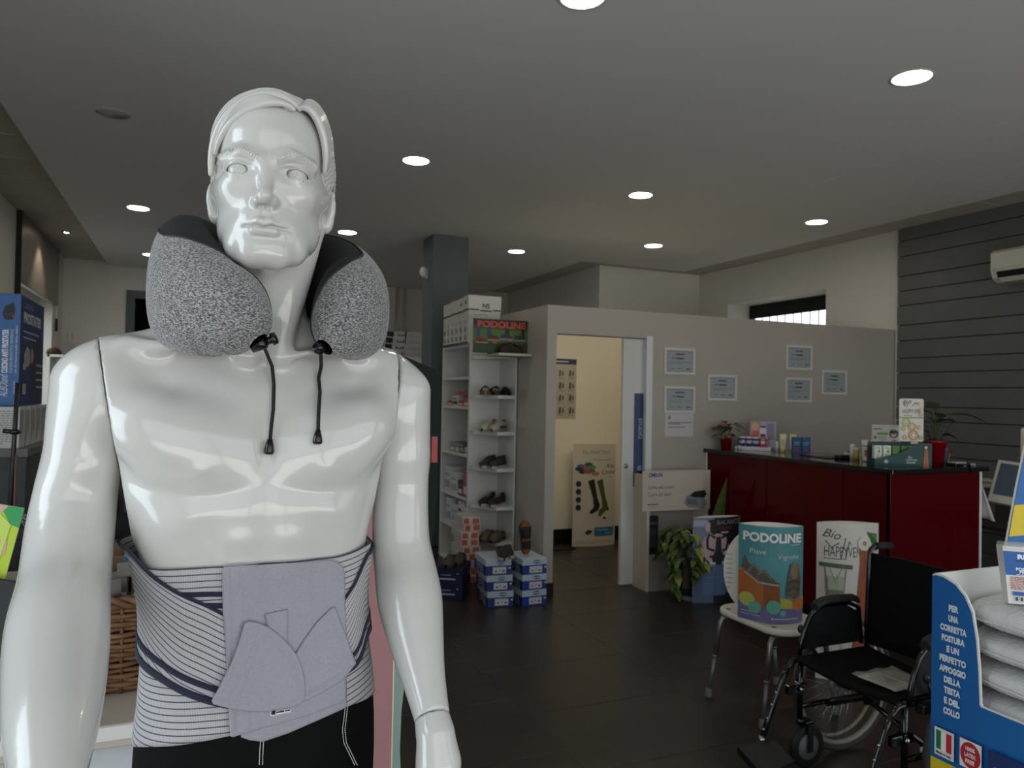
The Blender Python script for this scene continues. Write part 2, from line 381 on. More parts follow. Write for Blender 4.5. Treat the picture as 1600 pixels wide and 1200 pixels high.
# pillar
pl = struct(MB().box(2.315, 7.55, 0, 2.711, 7.92, ZG, b=.006).build('pillar', GREYP))
s = thing('motion_sensor', 'small white motion sensor on the grey pillar near the ceiling', 'sensor', (2.315, 7.75, 2.90))
MB().box(-.012, -.03, -.05, 0, .03, .06, b=.004).build('bracket', WGLOSS, s); MB().ell((-.05, -.02, .015), (.042, .036, .06), 12, 8).build('housing', WGLOSS, s)
# partition with the doorway (front plane y = 5.41), its side wall and the office wall behind
PT, PF = 2.345, 5.41
w = MB(); w.box(2.63, PF, 0, 2.715, PF+.13, PT).box(2.715, PF, 2.118, 3.60, PF+.13, PT)
w.box(3.60, PF, 0, XR, PF+.05, PT).box(3.60, PF+.10, 0, XR, PF+.13, PT).box(2.63, PF+.13, 0, 2.715, 7.4, PT)
struct(w.build('wall_partition', GREIGE))
struct(MB().box(2.715, 7.28, 0, 5.6, 7.40, 2.3).build('wall_office_back', WARM)); struct(MB().box(2.716, PF+.131, 0, 2.728, 7.28, 2.3).box(5.55, PF+.131, 0, 5.60, 7.28, 2.3).build('wall_office_side', WARM))
struct(MB().box(3.615, PF-.012, 0, 4.25, PF, .10).box(2.62, PF-.012, 0, 2.718, PF, .10).box(2.618, PF-.012, 0, 2.63, 5.95, .10).build('baseboard_partition', BLACK))
struct(MB().box(2.74, 7.262, 0, 5.5, 7.28, .16).build('baseboard_office', BLACK))
struct(MB().box(3.575, PF-.014, 0, 3.635, PF, 2.135, b=.003).box(3.59, PF, 0, 3.605, PF+.13, 2.12).build('trim_1', mat('door_trim_white', 'dedfdf', .4)))
dr = struct(MB().box(3.385, PF+.060, .012, 4.20, PF+.095, 2.112, b=.003).build('door_1', mat('sliding_door_white', 'd9d8d4', .35)))
MB().lathe([(.006, 0), (.020, 0), (.020, -.006), (.012, -.008)], 14, M=Matrix.Translation((3.425, PF+.060, 1.02)) @ Matrix.Rotation(PI/2, 4, 'X') @ Matrix.Scale(-1, 4, (0, 0, 1))).build('door_handle', METAL, dr, 'round brushed metal finger pull')
sg = thing('door_sign', 'tall dark blue sign panel on the white sliding door', 'sign', (3.500, PF+.0595, .845))
MB().box(0, -.004, 0, .20, 0, .80).build('sign_panel', mat('sign_blue', '3d4c70', .35, var=.12, vscale=4), sg)
pr = Print(); pr.text('STUDIO', .045, .585, .05, 'c9cede', rot=-PI/2, align='l', bold=.01); pr.text('PODOLOGIA', .115, .62, .05, 'c9cede', rot=-PI/2, align='l', bold=.01)
pr.ell(.06, .15, .022, .03, '8c9bc0')
pr.build('lettering', flat((0, -.004, 0), (1, 0, 0), (0, 0, 1)), sg)
# high barred window in the right wall
w4 = MB(); w4.box(XR+.38, 6.32, 2.30, XR+.42, 6.36, 2.88).box(XR+.38, 7.96, 2.30, XR+.42, 8.0, 2.88).box(XR+.38, 6.32, 2.3, XR+.42, 8.0, 2.34).box(XR+.38, 6.32, 2.84, XR+.42, 8.0, 2.88)
w4o = struct(w4.build('window_4', BLACK))
MB().box(XR+.355, 6.34, 2.70, XR+.375, 7.98, 2.872).build('roller_blind', mat('black_blind', '0a0a0a', .8), w4o)
for i in range(12): MB().tube([(XR+.43, 6.42+.14*i, 2.31), (XR+.43, 6.42+.14*i, 2.88)], .008, 6).build('window_bar', WGLOSS, w4o)
MB().tube([(XR+.43, 6.36, 2.52), (XR+.43, 7.96, 2.52)], .007, 6).build('window_bar', WGLOSS, w4o)
# air conditioner
ac = thing('air_conditioner', 'white wall air conditioner on the grey planks under the ceiling', 'air conditioner', (6.52, 4.275, 2.66))
prof = [(0, .0), (-.12, 0), (-.175, .035), (-.20, .10), (-.20, .25), (-.17, .275), (0, .285)]
M = Matrix(((1, 0, 0, 0), (0, 0, -1, 0), (0, 1, 0, 0), (0, 0, 0, 1)))
MB().prism(prof, 0, .85, M=M).build('body', mat('ac_plastic', 'd9d4c4', .35), ac)
MB().prism([(-.100, -.003), (-.176, .026), (-.201, .085), (-.12, .03)], .05, .80, M=M).build('outlet', BLACK, ac, 'black air outlet slot')
MB().prism([(-.150, .0), (-.185, .028), (-.188, .033), (-.152, .006)], .06, .79, M=M).build('air_vane', mat('ac_plastic', 'd9d4c4'), ac)
MB().box(-.2015, -.04, .095, -.2, -.02, .105).box(-.2012, -.845, .11, -.2, -.005, .113, mi=1).build('badge', [P('8fb0b8'), P('8f8b80')], ac)
# downlights
LON = mat('lamp_lit', (1.0, .93, .80), emit=LAMP); LCOOL = mat('lamp_lit_cool', (.80, .93, 1.0), emit=LAMP*.6); LOFF = mat('lamp_unlit', 'a5a29c', .3)
RIM = mat('lamp_rim', 'c8c7c2', .4)
LB = {}
def downlight(x, y, kind, label):
    t = thing('ceiling_downlight', label, 'ceiling light', (x, y, ZG), group='round downlights in the plasterboard ceiling')
    if 'rim' not in LB:
        LB['rim'] = MB().lathe([(.092, .002), (.094, -.004), (.104, -.005), (.108, 0)], 32, cap=False).mesh('rim', RIM)
        for k, m in (('on', LON), ('cool', LCOOL), ('off', LOFF)): LB[k] = MB().lathe([(.0005, -.003), (.092, -.002), (.092, .0)], 32, cap=False).mesh('lens', m)
    for n, k in (('rim', 'rim'), ('lens', kind)):
        o = bpy.data.objects.new(n, LB[k]); COL.objects.link(o); o.parent = t
downlight(3.412, 2.733, 'on', 'largest lit round downlight, upper right, alone over the wheelchair')
downlight(1.464, 5.248, 'on', 'lit round downlight just right of the mannequin head')
downlight(3.414, 5.289, 'on', 'lit round downlight over the office doorway')
downlight(5.396, 5.326, 'on', 'lit round downlight nearest the grey planks, over the counter')
downlight(4.68, 6.976, 'on', 'lit round downlight behind the partition, over the office')
downlight(3.474, 8.016, 'cool', 'bluish lit downlight beside the grey pillar')
downlight(1.481, 7.923, 'on', 'lit round downlight at the mannequin chin height, between head and pillar')
downlight(-.496, 7.808, 'on', 'lit round downlight left of the mannequin head')
downlight(-.504, 10.444, 'on', 'far lit downlight half hidden by the grey neck pillow')
downlight(-.486, 5.205, 'off', 'unlit grey round downlight at the upper left')
downlight(1.486, 2.776, 'on', 'lit downlight cut by the top edge of the picture')
t = thing('spotlight', 'small lit spotlight in the ceiling tiles by the shutter box', 'spotlight', (-1.33, 9.68, ZT-.005))
MB().lathe([(.03, .0), (.032, -.012), (.045, -.012), (.05, 0)], 20, cap=False).build('rim', METAL, t); MB().lathe([(.0005, -.008), (.03, -.006)], 20, cap=False).build('bulb', mat('spot_lit', (1, .85, .6), emit=60), t)
sl = bpy.data.lights.new('spot_beam', 'SPOT'); sl.energy = 25; sl.color = (1, .82, .58); sl.spot_size = 1.5; sl.spot_blend = .6; sl.shadow_soft_size = .03
so = bpy.data.objects.new('spot_beam', sl); COL.objects.link(so); so.parent = t; so.location = (0, 0, -.03); so.rotation_euler = (0, .25, 0)
# ------------------------------------------------------------------ mannequin (distance-field sculpture turned into meshes)
def V3(*a): return np.array(a, np.float64)
def smin(a, b, k):
    h = np.clip(.5+.5*(b-a)/k, 0, 1); return b+(a-b)*h-k*h*(1-h)
def smax(a, b, k): return -smin(-a, -b, k)
def ellS(p, c, r, R=None):
    q = p-np.asarray(c, p.dtype)
    if R is not None: q = q @ np.asarray(R, p.dtype)
    r = np.asarray(r, p.dtype)
    k0 = np.sqrt(((q/r)**2).sum(1))+1e-9; k1 = np.sqrt(((q/(r*r))**2).sum(1))+1e-9
    return k0*(k0-1)/k1
def cone(p, a, b, ra, rb):
    a = np.asarray(a, p.dtype); b = np.asarray(b, p.dtype); ba = b-a; pa = p-a
    h = np.clip(pa@ba/ba.dot(ba), 0, 1)
    return np.sqrt(((pa-h[:, None]*ba)**2).sum(1))-(ra+(rb-ra)*h)
def chain(p, pts, rs, k=0.0, d=None):
    for i in range(len(pts)-1):
        e = cone(p, pts[i], pts[i+1], rs[i], rs[i+1]); d = e if d is None else (smin(d, e, k) if k else np.minimum(d, e))
    return d
def sweepS(p, pts, rs):
    best = np.full(len(p), 1e9); rad = np.zeros(len(p))
    for i in range(len(pts)-1):
        a = np.asarray(pts[i]); ba = np.asarray(pts[i+1])-a; pa = p-a
        h = np.clip(pa@ba/ba.dot(ba), 0, 1); d = np.sqrt(((pa-h[:, None]*ba)**2).sum(1)); m = d < best
        best[m] = d[m]; rad[m] = (rs[i]+(rs[i+1]-rs[i])*h)[m]
    return best-rad
def dense(pts, rs, n):
    pts = np.array([list(p)+[r] for p, r in zip(pts, rs)]); m = len(pts); e = np.vstack([2*pts[0]-pts[1], pts, 2*pts[-1]-pts[-2]]); o = []
    for t in np.linspace(0, m-1, n):
        i = min(int(t), m-2); u = t-i; a, b, c, d = e[i], e[i+1], e[i+2], e[i+3]
        o.append(.5*(2*b+(c-a)*u+(2*a-5*b+4*c-d)*u*u+(3*b-a-3*c+d)*u**3))
    o = np.array(o); k = np.array([1, 2, 1])/4
    q = np.vstack([o[:1], o, o[-1:]]); o2 = k[0]*q[:-2]+k[1]*q[1:-1]+k[2]*q[2:]; o2[0], o2[-1] = o[0], o[-1]
    return list(o2[:, :3]), list(o2[:, 3])
def gauss(p, c, s): return np.exp(-(((p-np.asarray(c, p.dtype))/np.asarray(s, p.dtype))**2).sum(1))
def nets(F, lo, hi, h):
    lo = np.array(lo, float); B = 8
    n = (np.ceil((np.array(hi)-lo)/h/B).astype(int))*B
    nb = n//B
    bi = np.stack(np.meshgrid(*[np.arange(k) for k in nb], indexing='ij'), -1).reshape(-1, 3)
    cc = (lo+(bi*B+B/2-.5)*h).astype(np.float32)
    f = F(cc); act = np.abs(f) < B*h*1.15
    G = np.repeat(np.repeat(np.repeat(f.reshape(nb), B, 0), B, 1), B, 2).astype(np.float32)
    loc = np.stack(np.meshgrid(*[np.arange(B)]*3, indexing='ij'), -1).reshape(-1, 3)
    ab = bi[act]
    for s in range(0, len(ab), 600):
        ids = (ab[s:s+600, None, :]*B+loc[None]).reshape(-1, 3)
        G[ids[:, 0], ids[:, 1], ids[:, 2]] = F((lo+ids*h).astype(np.float32))
    S = G < 0
    m = np.array(S.shape)-1
    c8 = [S[i:i+m[0], j:j+m[1], k:k+m[2]] for i in (0, 1) for j in (0, 1) for k in (0, 1)]
    cnt = sum(c.astype(np.int8) for c in c8); cell = (cnt > 0) & (cnt < 8)
    idx = -np.ones(m, np.int64); ci = np.argwhere(cell); idx[tuple(ci.T)] = np.arange(len(ci))
    acc = np.zeros((len(ci), 3)); num = np.zeros(len(ci))
    for ax in range(3):
        for u in (0, 1):
            for v in (0, 1):
                o = [0, 0, 0]; oth = [a for a in range(3) if a != ax]; o[oth[0]] = u; o[oth[1]] = v
                a = ci+np.array(o); b = a.copy(); b[:, ax] += 1
                fa = G[tuple(a.T)].astype(float); fb = G[tuple(b.T)].astype(float); x = (fa < 0) != (fb < 0)
                t = np.where(x, fa/np.where(x, fa-fb, 1), 0)
                p = np.array(o, float)[None].repeat(len(ci), 0); p[:, ax] = t
                acc[x] += p[x]; num[x] += 1
    Vt = lo+(ci+acc/num[:, None])*h
    Q = []
    for ax in range(3):
        a1, a2 = [(1, 2), (2, 0), (0, 1)][ax]
        sl0 = [slice(1, -1)]*3; sl0[ax] = slice(0, -1); sl1 = [slice(1, -1)]*3; sl1[ax] = slice(1, None)
        A = S[tuple(sl0)]; Bq = S[tuple(sl1)]; e = np.argwhere(A != Bq)
        if not len(e): continue
        sgn = A[tuple(e.T)]
        off = np.ones(3, int); off[ax] = 0; e = e+off
        d1 = np.zeros(3, int); d1[a1] = 1; d2 = np.zeros(3, int); d2[a2] = 1
        q = np.stack([idx[tuple((e-d1-d2).T)], idx[tuple((e-d2).T)], idx[tuple(e.T)], idx[tuple((e-d1).T)]], 1)
        q[~sgn] = q[~sgn][:, ::-1]; Q.append(q)
    Q = np.concatenate(Q); Q = Q[(Q >= 0).all(1)]
    for it in range(2):       # pull the vertices onto the surface
        e = h*.3; f0 = F(Vt); g = np.stack([(F(Vt+np.eye(3)[a]*e)-F(Vt-np.eye(3)[a]*e))/(2*e) for a in range(3)], 1)
        st = f0/np.maximum((g*g).sum(1), .25); Vt = Vt-g*np.clip(st, -h*.5, h*.5)[:, None]
    return Vt, Q
MX = V3(.094, 1.18, 1.6)                       # mannequin axis at camera height
def rotz(a): c, s = math.cos(a), math.sin(a); return np.array([[c, -s, 0], [s, c, 0], [0, 0, 1]])
RT = rotz(math.radians(2.0))
def toW(p): return np.asarray(p)@RT.T+MX
def dpix(px, py, D):                           # a point at depth D seen at a picture position, in the mannequin's frame
    d = np.array(_fw)+(px-800)/FPX*np.array(CR)-(py-600)/FPX*np.array(CU)
    return (np.array([0, 0, CAMH])+d*D-MX)@RT
_tz = np.array([-.80, -.62, -.52, -.45, -.40, -.33, -.27, -.20, -.12, -.05, .0, .04, .075, .10])
_tw = np.array([.165, .166, .168, .161, .155, .148, .149, .168, .183, .189, .182, .152, .090, .060])
_td = np.array([.095, .118, .120, .113, .107, .098, .096, .104, .115, .112, .100, .080, .060, .050])
_ty = np.array([.00, .01, .01, .005, .0, .0, .0, .0, .005, .015, .025, .035, .04, .04])
def torso_core(p):
    z = p[:, 2]; w = np.interp(z, _tz, _tw); d = np.interp(z, _tz, _td); y0 = np.interp(z, _tz, _ty)
    a = np.abs(p[:, 0]-np.interp(z, [-.8, -.45, -.30, -.15], [.012, .014, .006, 0]))/w; b = np.abs(p[:, 1]-y0)/d
    r = (a**2.35+b**2.35)**(1/2.35)
    f = (r-1)*np.minimum(w, d)*1.05
    f = np.maximum(f, z-.085); f = np.maximum(f, -.80-z)
    return f
_sz = np.linspace(-.8, .1, 61)
for _a in (_tw, _td, _ty):
    pass
_tw2 = np.convolve(np.pad(np.interp(_sz, _tz, _tw), 3, 'edge'), np.ones(7)/7, 'valid'); _td2 = np.convolve(np.pad(np.interp(_sz, _tz, _td), 3, 'edge'), np.ones(7)/7, 'valid'); _ty2 = np.convolve(np.pad(np.interp(_sz, _tz, _ty), 3, 'edge'), np.ones(7)/7, 'valid')
_tz, _tw, _td, _ty = _sz, _tw2, _td2, _ty2
HC = V3(.004, -.062, .290)                     # head centre (eye level) in the mannequin frame
RH = rotz(math.radians(-11.5)) @ np.array([[math.cos(.02), 0, math.sin(.02)], [0, 1, 0], [-math.sin(.02), 0, math.cos(.02)]])
def torso_F(p):
    p = np.asarray(p)
    f = torso_core(p)
    q = p.copy(); q[:, 0] = np.abs(q[:, 0])
    f = smin(f, cone(q, (.045, .045, .075), (.190, .03, .020), .046, .053), .05)      # trapezius to shoulder
    f = smin(f, ellS(q, (.200, .020, -.012), (.052, .058, .070)), .04)                 # shoulder joint
    pec = smin(ellS(q, (.082, -.066, -.082), (.082, .045, .056)), ellS(q, (.120, -.052, -.055), (.072, .046, .048)), .03)
    f = smin(f, pec, .022)
    f = smin(f, cone(q, (.150, -.055, -.045), (.205, -.01, -.02), .036, .040), .03)    # pec to arm
    f = smin(f, ellS(q, (.150, .045, -.10), (.045, .07, .11)), .04)                    # lat
    f = smin(f, chain(q, [(.014, -.058, .046), (.06, -.062, .058), (.115, -.045, .062), (.175, -.01, .060)], [.004, .0045, .005, .005]), .030)   # clavicle
    neck = cone(p, (0, .040, .02), tuple(HC+V3(.0, .025, -.09)), .066, .058)
    f = smin(f, neck, .035)
    hs = RH@V3(.064, .018, -.035)+HC; hs2 = RH@V3(-.064, .018, -.035)+HC
    f = smin(f, cone(p, tuple(hs), (.018, -.052, .052), .016, .010), .022)
    f = smin(f, cone(p, tuple(hs2), (-.018, -.052, .052), .016, .010), .022)
    f = smin(f, ellS(p, tuple(RH@V3(0, -.030, -.108)+HC), (.014, .014, .018)), .02)    # adam's apple
    front = p[:, 1] < .02
    X, Y, Z = p[:, 0], p[:, 1], p[:, 2]; aX = np.abs(X)
    disp = np.zeros(len(p))
    disp -= .0055*np.exp(-(X/.012)**2)*np.exp(-((Z+.08)/.06)**2)                        # sternum cleft
    disp -= .0024*np.exp(-(X/.012)**2)*np.exp(-((Z+.25)/.10)**4)                        # linea alba
    disp -= .0016*np.exp(-((aX-.070)/.016)**2)*np.exp(-((Z+.28)/.11)**2)                # rectus edge
    for zc, dz, am in ((-.165, .022, .0015), (-.205, .020, .0024), (-.250, .022, .0028), (-.305, .028, .0028)):
        disp += am*np.exp(-((aX-.034)/.024)**2-((Z-zc)/dz)**2)
    disp -= .0042*np.exp(-((Z+.142-.25*(aX-.08)**2*8)/.013)**2)*np.exp(-((aX-.075)/.07)**2)   # under the pecs
    disp += .0028*np.exp(-((aX-.105)/.034)**2-((Z+.175+.3*(aX-.105))/.020)**2)               # rib arch
    disp -= .0022*np.exp(-((aX-.085)/.026)**2-((Z+.235)/.04)**2)
    disp += .002*np.exp(-((aX-.135)/.026)**2-((Z+.255)/.055)**2)                             # oblique
    disp += .002*np.exp(-((aX-.083)/.012)**2-((Z+.108)/.010)**2)
    disp -= .006*np.exp(-(X/.022)**2-((Z-.038)/.016)**2)                                     # neck pit
    f = f-np.where(front, disp, 0)
    return f
def seam(p, s):                                # plane the arm is cut from the shoulder with (positive on the arm's side)
    n = V3(.985, -.02, -.17); n /= np.linalg.norm(n)
    q = np.asarray(p).copy(); q[:, 0] *= s
    return (q-V3(.196, 0, -.03))@n
FACE = 0
def head_F(P0):
    p = (np.asarray(P0)-HC)@RH
    q = p.copy(); q[:, 0] = np.abs(q[:, 0])
    f = ellS(p, (0, .020, .050), (.0765, .096, .088))
    f = smin(f, ellS(p, (0, -.018, -.012), (.0685, .079, .085)), .03)
    f = smin(f, ellS(p, (0, -.024, .058), (.066, .068, .058)), .02)                     # forehead
    jaw = chain(q, [(.0470, .020, -.052), (.0425, -.022, -.074), (.0320, -.055, -.0965), (.015, -.0715, -.1065), (.0, -.0745, -.1065)], [.0165, .0180, .0185, .0172, .0170], .012)
    f = smin(f, jaw, .038)
    f = smin(f, ellS(p, (0, -.030, -.075), (.047, .050, .038)), .025)
    f = smin(f, ellS(p, (0, -.074, -.1010), (.024, .016, .014)), .020)
    f = smin(f, ellS(p, (0, -.064, -.068), (.034, .031, .030)), .022)
    f = smin(f, cone(q, (.046, -.058, -.020), (.068, -.012, -.012), .015, .010), .024)  # cheekbone
    f = smin(f, chain(q, [(.010, -.0905, .0155), (.032, -.0880, .0235), (.057, -.066, .0185)], [.0075, .0080, .0070]), .012)
    f = f-.0016*np.exp(-((p[:, 2]-np.interp(q[:, 0], [.012, .034, .060], [.0165, .0265, .0205]))/.0035)**2)*np.clip((q[:, 0]-.008)/.004, 0, 1)*np.clip((.060-q[:, 0])/.006, 0, 1)*(p[:, 1] < -.04)*(1+.8*np.sin((q[:, 0]+.6*p[:, 2])*1500))   # brow ridge
    f = smax(f, -ellS(q, (.036, -.108, .0015), (.0235, .0235, .0115)), .010)             # eye socket
    eye = np.sqrt(((q-np.array([.0362, -.0725, .000]))**2).sum(1))
    ez = q[:, 2]; ex = q[:, 0]-.0362
    up = .0066*np.sqrt(np.clip(1-(ex/.0162)**2, 0, 1)); dn = -.0054*np.sqrt(np.clip(1-(ex/.0162)**2, 0, 1))
    lid = eye-.0166
    opening = np.maximum(np.maximum(ez-.001-up, dn+.0005-ez), np.abs(ex)-.0160)         # inside the almond < 0
    lid = smax(lid, -(opening*1.0), .0012)
    f = smin(f, lid, .006)
    f = smax(f, -np.maximum(opening, eye-.0175), .001)
    f = smax(f, -(eye-.0147), .0006)
    f = f-.0020*np.exp(-((ez-.0118+14*ex*ex)/.0017)**2)*np.exp(-(ex/.016)**2)*(q[:, 1] < -.06)     # lid fold
    # nose
    f = smin(f, chain(p, [(0, -.090, .012), (0, -.0985, -.012), (0, -.1115, -.036)], [.0062, .0066, .0080]), .012)
    f = smin(f, ellS(p, (0, -.1120, -.0385), (.0088, .0092, .0086)), .007)
    f = smin(f, ellS(q, (.0105, -.0985, -.0425), (.0062, .0110, .0074)), .007)
    f = smax(f, -ellS(q, (.0060, -.1020, -.0500), (.0036, .0066, .0054)), .002)
    f = f+.0016*np.exp(-(p[:, 0]/.004)**2-((p[:, 2]+.060)/.007)**2)*(p[:, 1] < -.07)               # philtrum
    # lips
    lm = -.0735
    f = smin(f, chain(q, [(.0, -.0945, lm+.0048), (.007, -.0952, lm+.0062), (.018, -.0880, lm+.0035), (.0285, -.0775, lm-.0005)], [.0062, .0064, .0050, .0024]), .003)
    f = smin(f, chain(q, [(.0, -.0952, lm-.0068), (.012, -.0930, lm-.0064), (.0265, -.0785, lm-.0015)], [.0082, .0076, .0024]), .003)
    lx = q[:, 0]; lzc = lm-.0002-.0012*np.cos(lx/.012*3.1)*(lx < .012)
    f = f+.0042*np.exp(-((p[:, 2]-lzc)/.0017)**2)*(lx < .0305)*(p[:, 1] < -.06)*np.clip((.0305-lx)/.006, 0, 1)
    f = f+.0008*np.exp(-((q[:, 0]-.031)/.006)**2-((p[:, 2]-lm+.0005)/.005)**2)*(p[:, 1] < -.05)
    f = f+.0030*np.exp(-(p[:, 0]/.020)**2-((p[:, 2]+.0890)/.006)**2)*(p[:, 1] < -.06)              # below the lip
    # ears
    Re = rotz(math.radians(28)); e = q-V3(.0765, .020, -.021)
    el = e@Re
    er = np.array([[1, 0, 0], [0, math.cos(.18), -math.sin(.18)], [0, math.sin(.18), math.cos(.18)]]); el = el@er
    ear = ellS(el, (.004, .004, .002), (.0090, .0185, .0275))
    ear = smin(ear, ellS(el, (.001, -.004, -.020), (.0075, .010, .011)), .008)
    ear = smax(ear, -ellS(el, (.0120, .001, .004), (.0085, .0115, .0190)), .003)
    ear = smin(ear, chain(el, [(.0065, .005, .014), (.007, .0065, .000), (.0055, .002, -.012)], [.0032, .0034, .0034]), .004)
    f = smin(f, ear, .006)
    # hidden stub that enters the neck
    f = smin(f, cone(p, (0, .03, -.05), (0, .045, -.10), .056, .052), .03)
    return f
def hair_F(P0):
    p = (np.asarray(P0)-HC)@RH
    X, Y, Z = p[:, 0], p[:, 1], p[:, 2]
    base = ellS(p, (0, .024, .048), (.0855, .104, .0885))
    base = smin(base, ellS(p, (0, .055, .000), (.080, .068, .075)), .03)
    base = smin(base, ellS(p, (0, .018, .004), (.0815, .080, .10)), .02)
    ang = np.arctan2(Y+.02, np.abs(X)+1e-6)
    # short clipped sides and back: fine relief
    base = base-.0010*np.sin(Z*520+np.sin(Y*190)*1.6)*np.sin(Y*430+np.sin(Z*160)*1.5)
    # face opening: rounded arch pushed through from the front, sideburns left in front of the ears
    fx = np.abs(X+.002)/.0665; fz = (Z-.0)/np.where(Z > 0, .088, .30)
    arch = (np.sqrt(fx**2.6+np.abs(fz)**2.6)**(2/2.6)-1)*.06
    cut = np.maximum(arch, Y+.016+.10*np.clip(np.abs(X)-.060, 0, 1)*6)
    base = smax(base, -cut, .004)
    low = np.where(Y < .0, -.020-Z, np.where(Y < .045, .010-Z-(0.0), -.060-Z))
    base = smax(base, np.where(Y < -.004, -.028-Z, -(Z-np.interp(Y, [-.004, .004, .034, .044], [-.028, .014, .014, -.075]))), .004)
    # combed strands: left sweep over the forehead, right sweep down to the temple
    d = base
    part = [V3(.032, -.072, .097), V3(.036, -.050, .116), V3(.038, -.022, .127), V3(.038, .010, .132), V3(.036, .045, .130)]
    def strand(d, a, b, c, e, r, k=.0022):
        t = np.linspace(0, 1, 22)[:, None]
        pts = (1-t)**3*a+3*(1-t)**2*t*b+3*(1-t)*t*t*c+t**3*e
        rr = r*(1-.5*np.abs(t[:, 0]*2-1)**2.5)
        m = ((p > pts.min(0)-.036) & (p < pts.max(0)+.036)).all(1)
        if not m.any(): return d
        d = d.copy(); d[m] = smin(d[m], chain(p[m], list(pts), list(rr)), k)
        return d
    base_all = base
    for i in range(11):
        u = i/10
        a = part[0]*(1-u)+part[3]*u+V3(0, -.001, .0005+.0015*(i % 2))
        b = a+V3(-.032-.004*u, -.004+.010*u, .031-.012*u)
        e = V3(-.0785-.004*u+.0015*(i % 2), -.028+.074*u, .006+.010*(i % 3)+.020*u)
        c = e+V3(-.005-.004*u, -.022+.012*u, .092-.020*u)
        d = strand(d, a, b, c, e, .0074+.0012*(i % 2), .0004)
    for i in range(6):                         # forelock: low strands that frame the forehead
        u = i/5
        a = V3(.030-.010*u, -.083+.004*u, .089+.002*u); b = a+V3(-.020, -.010, .018+.006*u)
        e = V3(-.0715-.002*u, -.040-.006*(1-u)+.012*u, .030+.014*u); c = e+V3(.012, -.032, .050+.004*u)
        d = strand(d, a, b, c, e, .0052, .0005)
    for i in range(8):                         # right of the parting
        u = i/7
        a = part[0]*(1-u)+part[2]*u+V3(.004, .002, -.002)
        b = a+V3(.018, -.006+.006*u, .014-.004*u); e = V3(.0725+.006*u, -.046+.052*u, .020+.026*u); c = e+V3(.006, -.014, .046-.014*u)
        d = strand(d, a, b, c, e, .0058, .0005)
    return d
MANQ = mat('mannequin_gloss_white', 'c0bfbb', .19, coat=.45, spec=.35)
_gl = MANQ.node_tree.nodes['Principled BSDF']
mq = thing('mannequin', 'glossy white male mannequin wearing a grey neck pillow and a lumbar belt', 'mannequin', tuple(MX*V3(1, 1, 0)+V3(0, 0, .14)))
mqb = V3(MX[0], MX[1], .14)
def put(name, V, Q, m, parent=mq, label=None, uv=None):
    o = np_mesh(name, V@RT.T+MX-mqb if parent is mq else V, Q, m, parent, uv=uv)
    if label: o['label'] = label
    return o
def body_F(p):
    p = np.asarray(p); f = torso_F(p)
    legs = None
    q = p.copy(); q[:, 0] = np.abs(q[:, 0])
    f = smin(f, chain(q, [(.090, .012, -.66), (.098, .0, -.98), (.100, .02, -1.34), (.100, .03, -1.40)], [.088, .058, .040, .045]), .04)
    f = smin(f, cone(q, (.100, .03, -1.425), (.112, -.10, -1.435), .034, .026), .03)
    f = np.maximum(f, np.maximum(seam(p, 1), seam(p, -1))+.0012*0)
    return np.maximum(f, -1.455-p[:, 2])
_v, _q = nets(body_F, (-.26, -.20, -1.47), (.26, .20, .24), .0042); put('body', _v, _q, MANQ)
_v, _q = nets(head_F, HC-.0-V3(.115, .140, .150), HC+V3(.115, .150, .155), .0016); put('head', _v, _q, MANQ)
_v, _q = nets(hair_F, HC-V3(.115, .130, .085), HC+V3(.115, .160, .170), .0015); put('hair', _v, _q, MANQ, label='moulded white hair combed from a side parting')
# arms: joints read off the photograph at their depths
def eye_mesh():
    m = MB(); pr = []
    for t in np.linspace(0, 2.0, 120):
        r = .0146; x = r*t
        r += -.0007*math.exp(-((x-.0066)/.0005)**2)-.0006*math.exp(-((x-.0029)/.00045)**2)+.0005*math.exp(-(x/.0017)**2)
        pr.append((max(1e-5, r*math.sin(t)), r*math.cos(t)))
    return m.lathe(pr[::-1], 40, cap=False)
for _s in (1, -1):
    c = RT@(RH@V3(.0362*_s, -.0725, 0)+HC)+MX-mqb
    g = RT@RH@V3(.05, -1, -.03); g /= np.linalg.norm(g); Mz = Vector(g).to_track_quat('Z', 'Y').to_matrix().to_4x4(); Mz.translation = Vector(c)
    em = eye_mesh(); MB().add(em.v, em.f, 0, True, Mz).build('eye', MANQ, mq)
AL = [((134, 598), 1.045, .0440), ((135, 655), 1.045, .0490), ((131, 705), 1.045, .0490), ((121, 760), 1.04, .0515), ((111, 827), 1.02, .0540), ((102, 908), .965, .0530),
      ((93, 967), .905, .0550), ((89, 1020), .865, .0545), ((85, 1080), .82, .0505), ((81, 1142), .775, .0440), ((78, 1205), .735, .0345), ((76, 1262), .705, .0275)]
AR = [((637, 612), 1.205, .0370), ((633, 660), 1.21, .0400), ((629, 733), 1.22, .0425), ((626, 792), 1.22, .0448), ((627, 850), 1.21, .0462), ((634, 895), 1.19, .0490),
      ((641, 940), 1.155, .0500), ((650, 996), 1.115, .0418), ((661, 1054), 1.075, .0320), ((674, 1115), 1.035, .0252), ((681, 1150), 1.015, .0228)]
def arm(A, s):
    pts, rs = dense([dpix(*a[0], a[1]) for a in A], [a[2] for a in A], 44)
    def F(p):
        p = np.asarray(p); f = sweepS(p, pts, rs)
        q = p.copy(); q[:, 0] *= s
        f = smin(f, ellS(q, (.200, .014, -.016), (.044, .058, .064)), .03)            # deltoid
        f = smin(f, cone(q, (.194, .022, .022), (.222, .004, -.10), .050, .034), .03)
        return np.maximum(f, -seam(p, s)+.0015)
    lo = np.min(pts, 0)-.075; hi = np.max(pts, 0)+.08; hi[2] = .09
    return F, lo, hi, pts
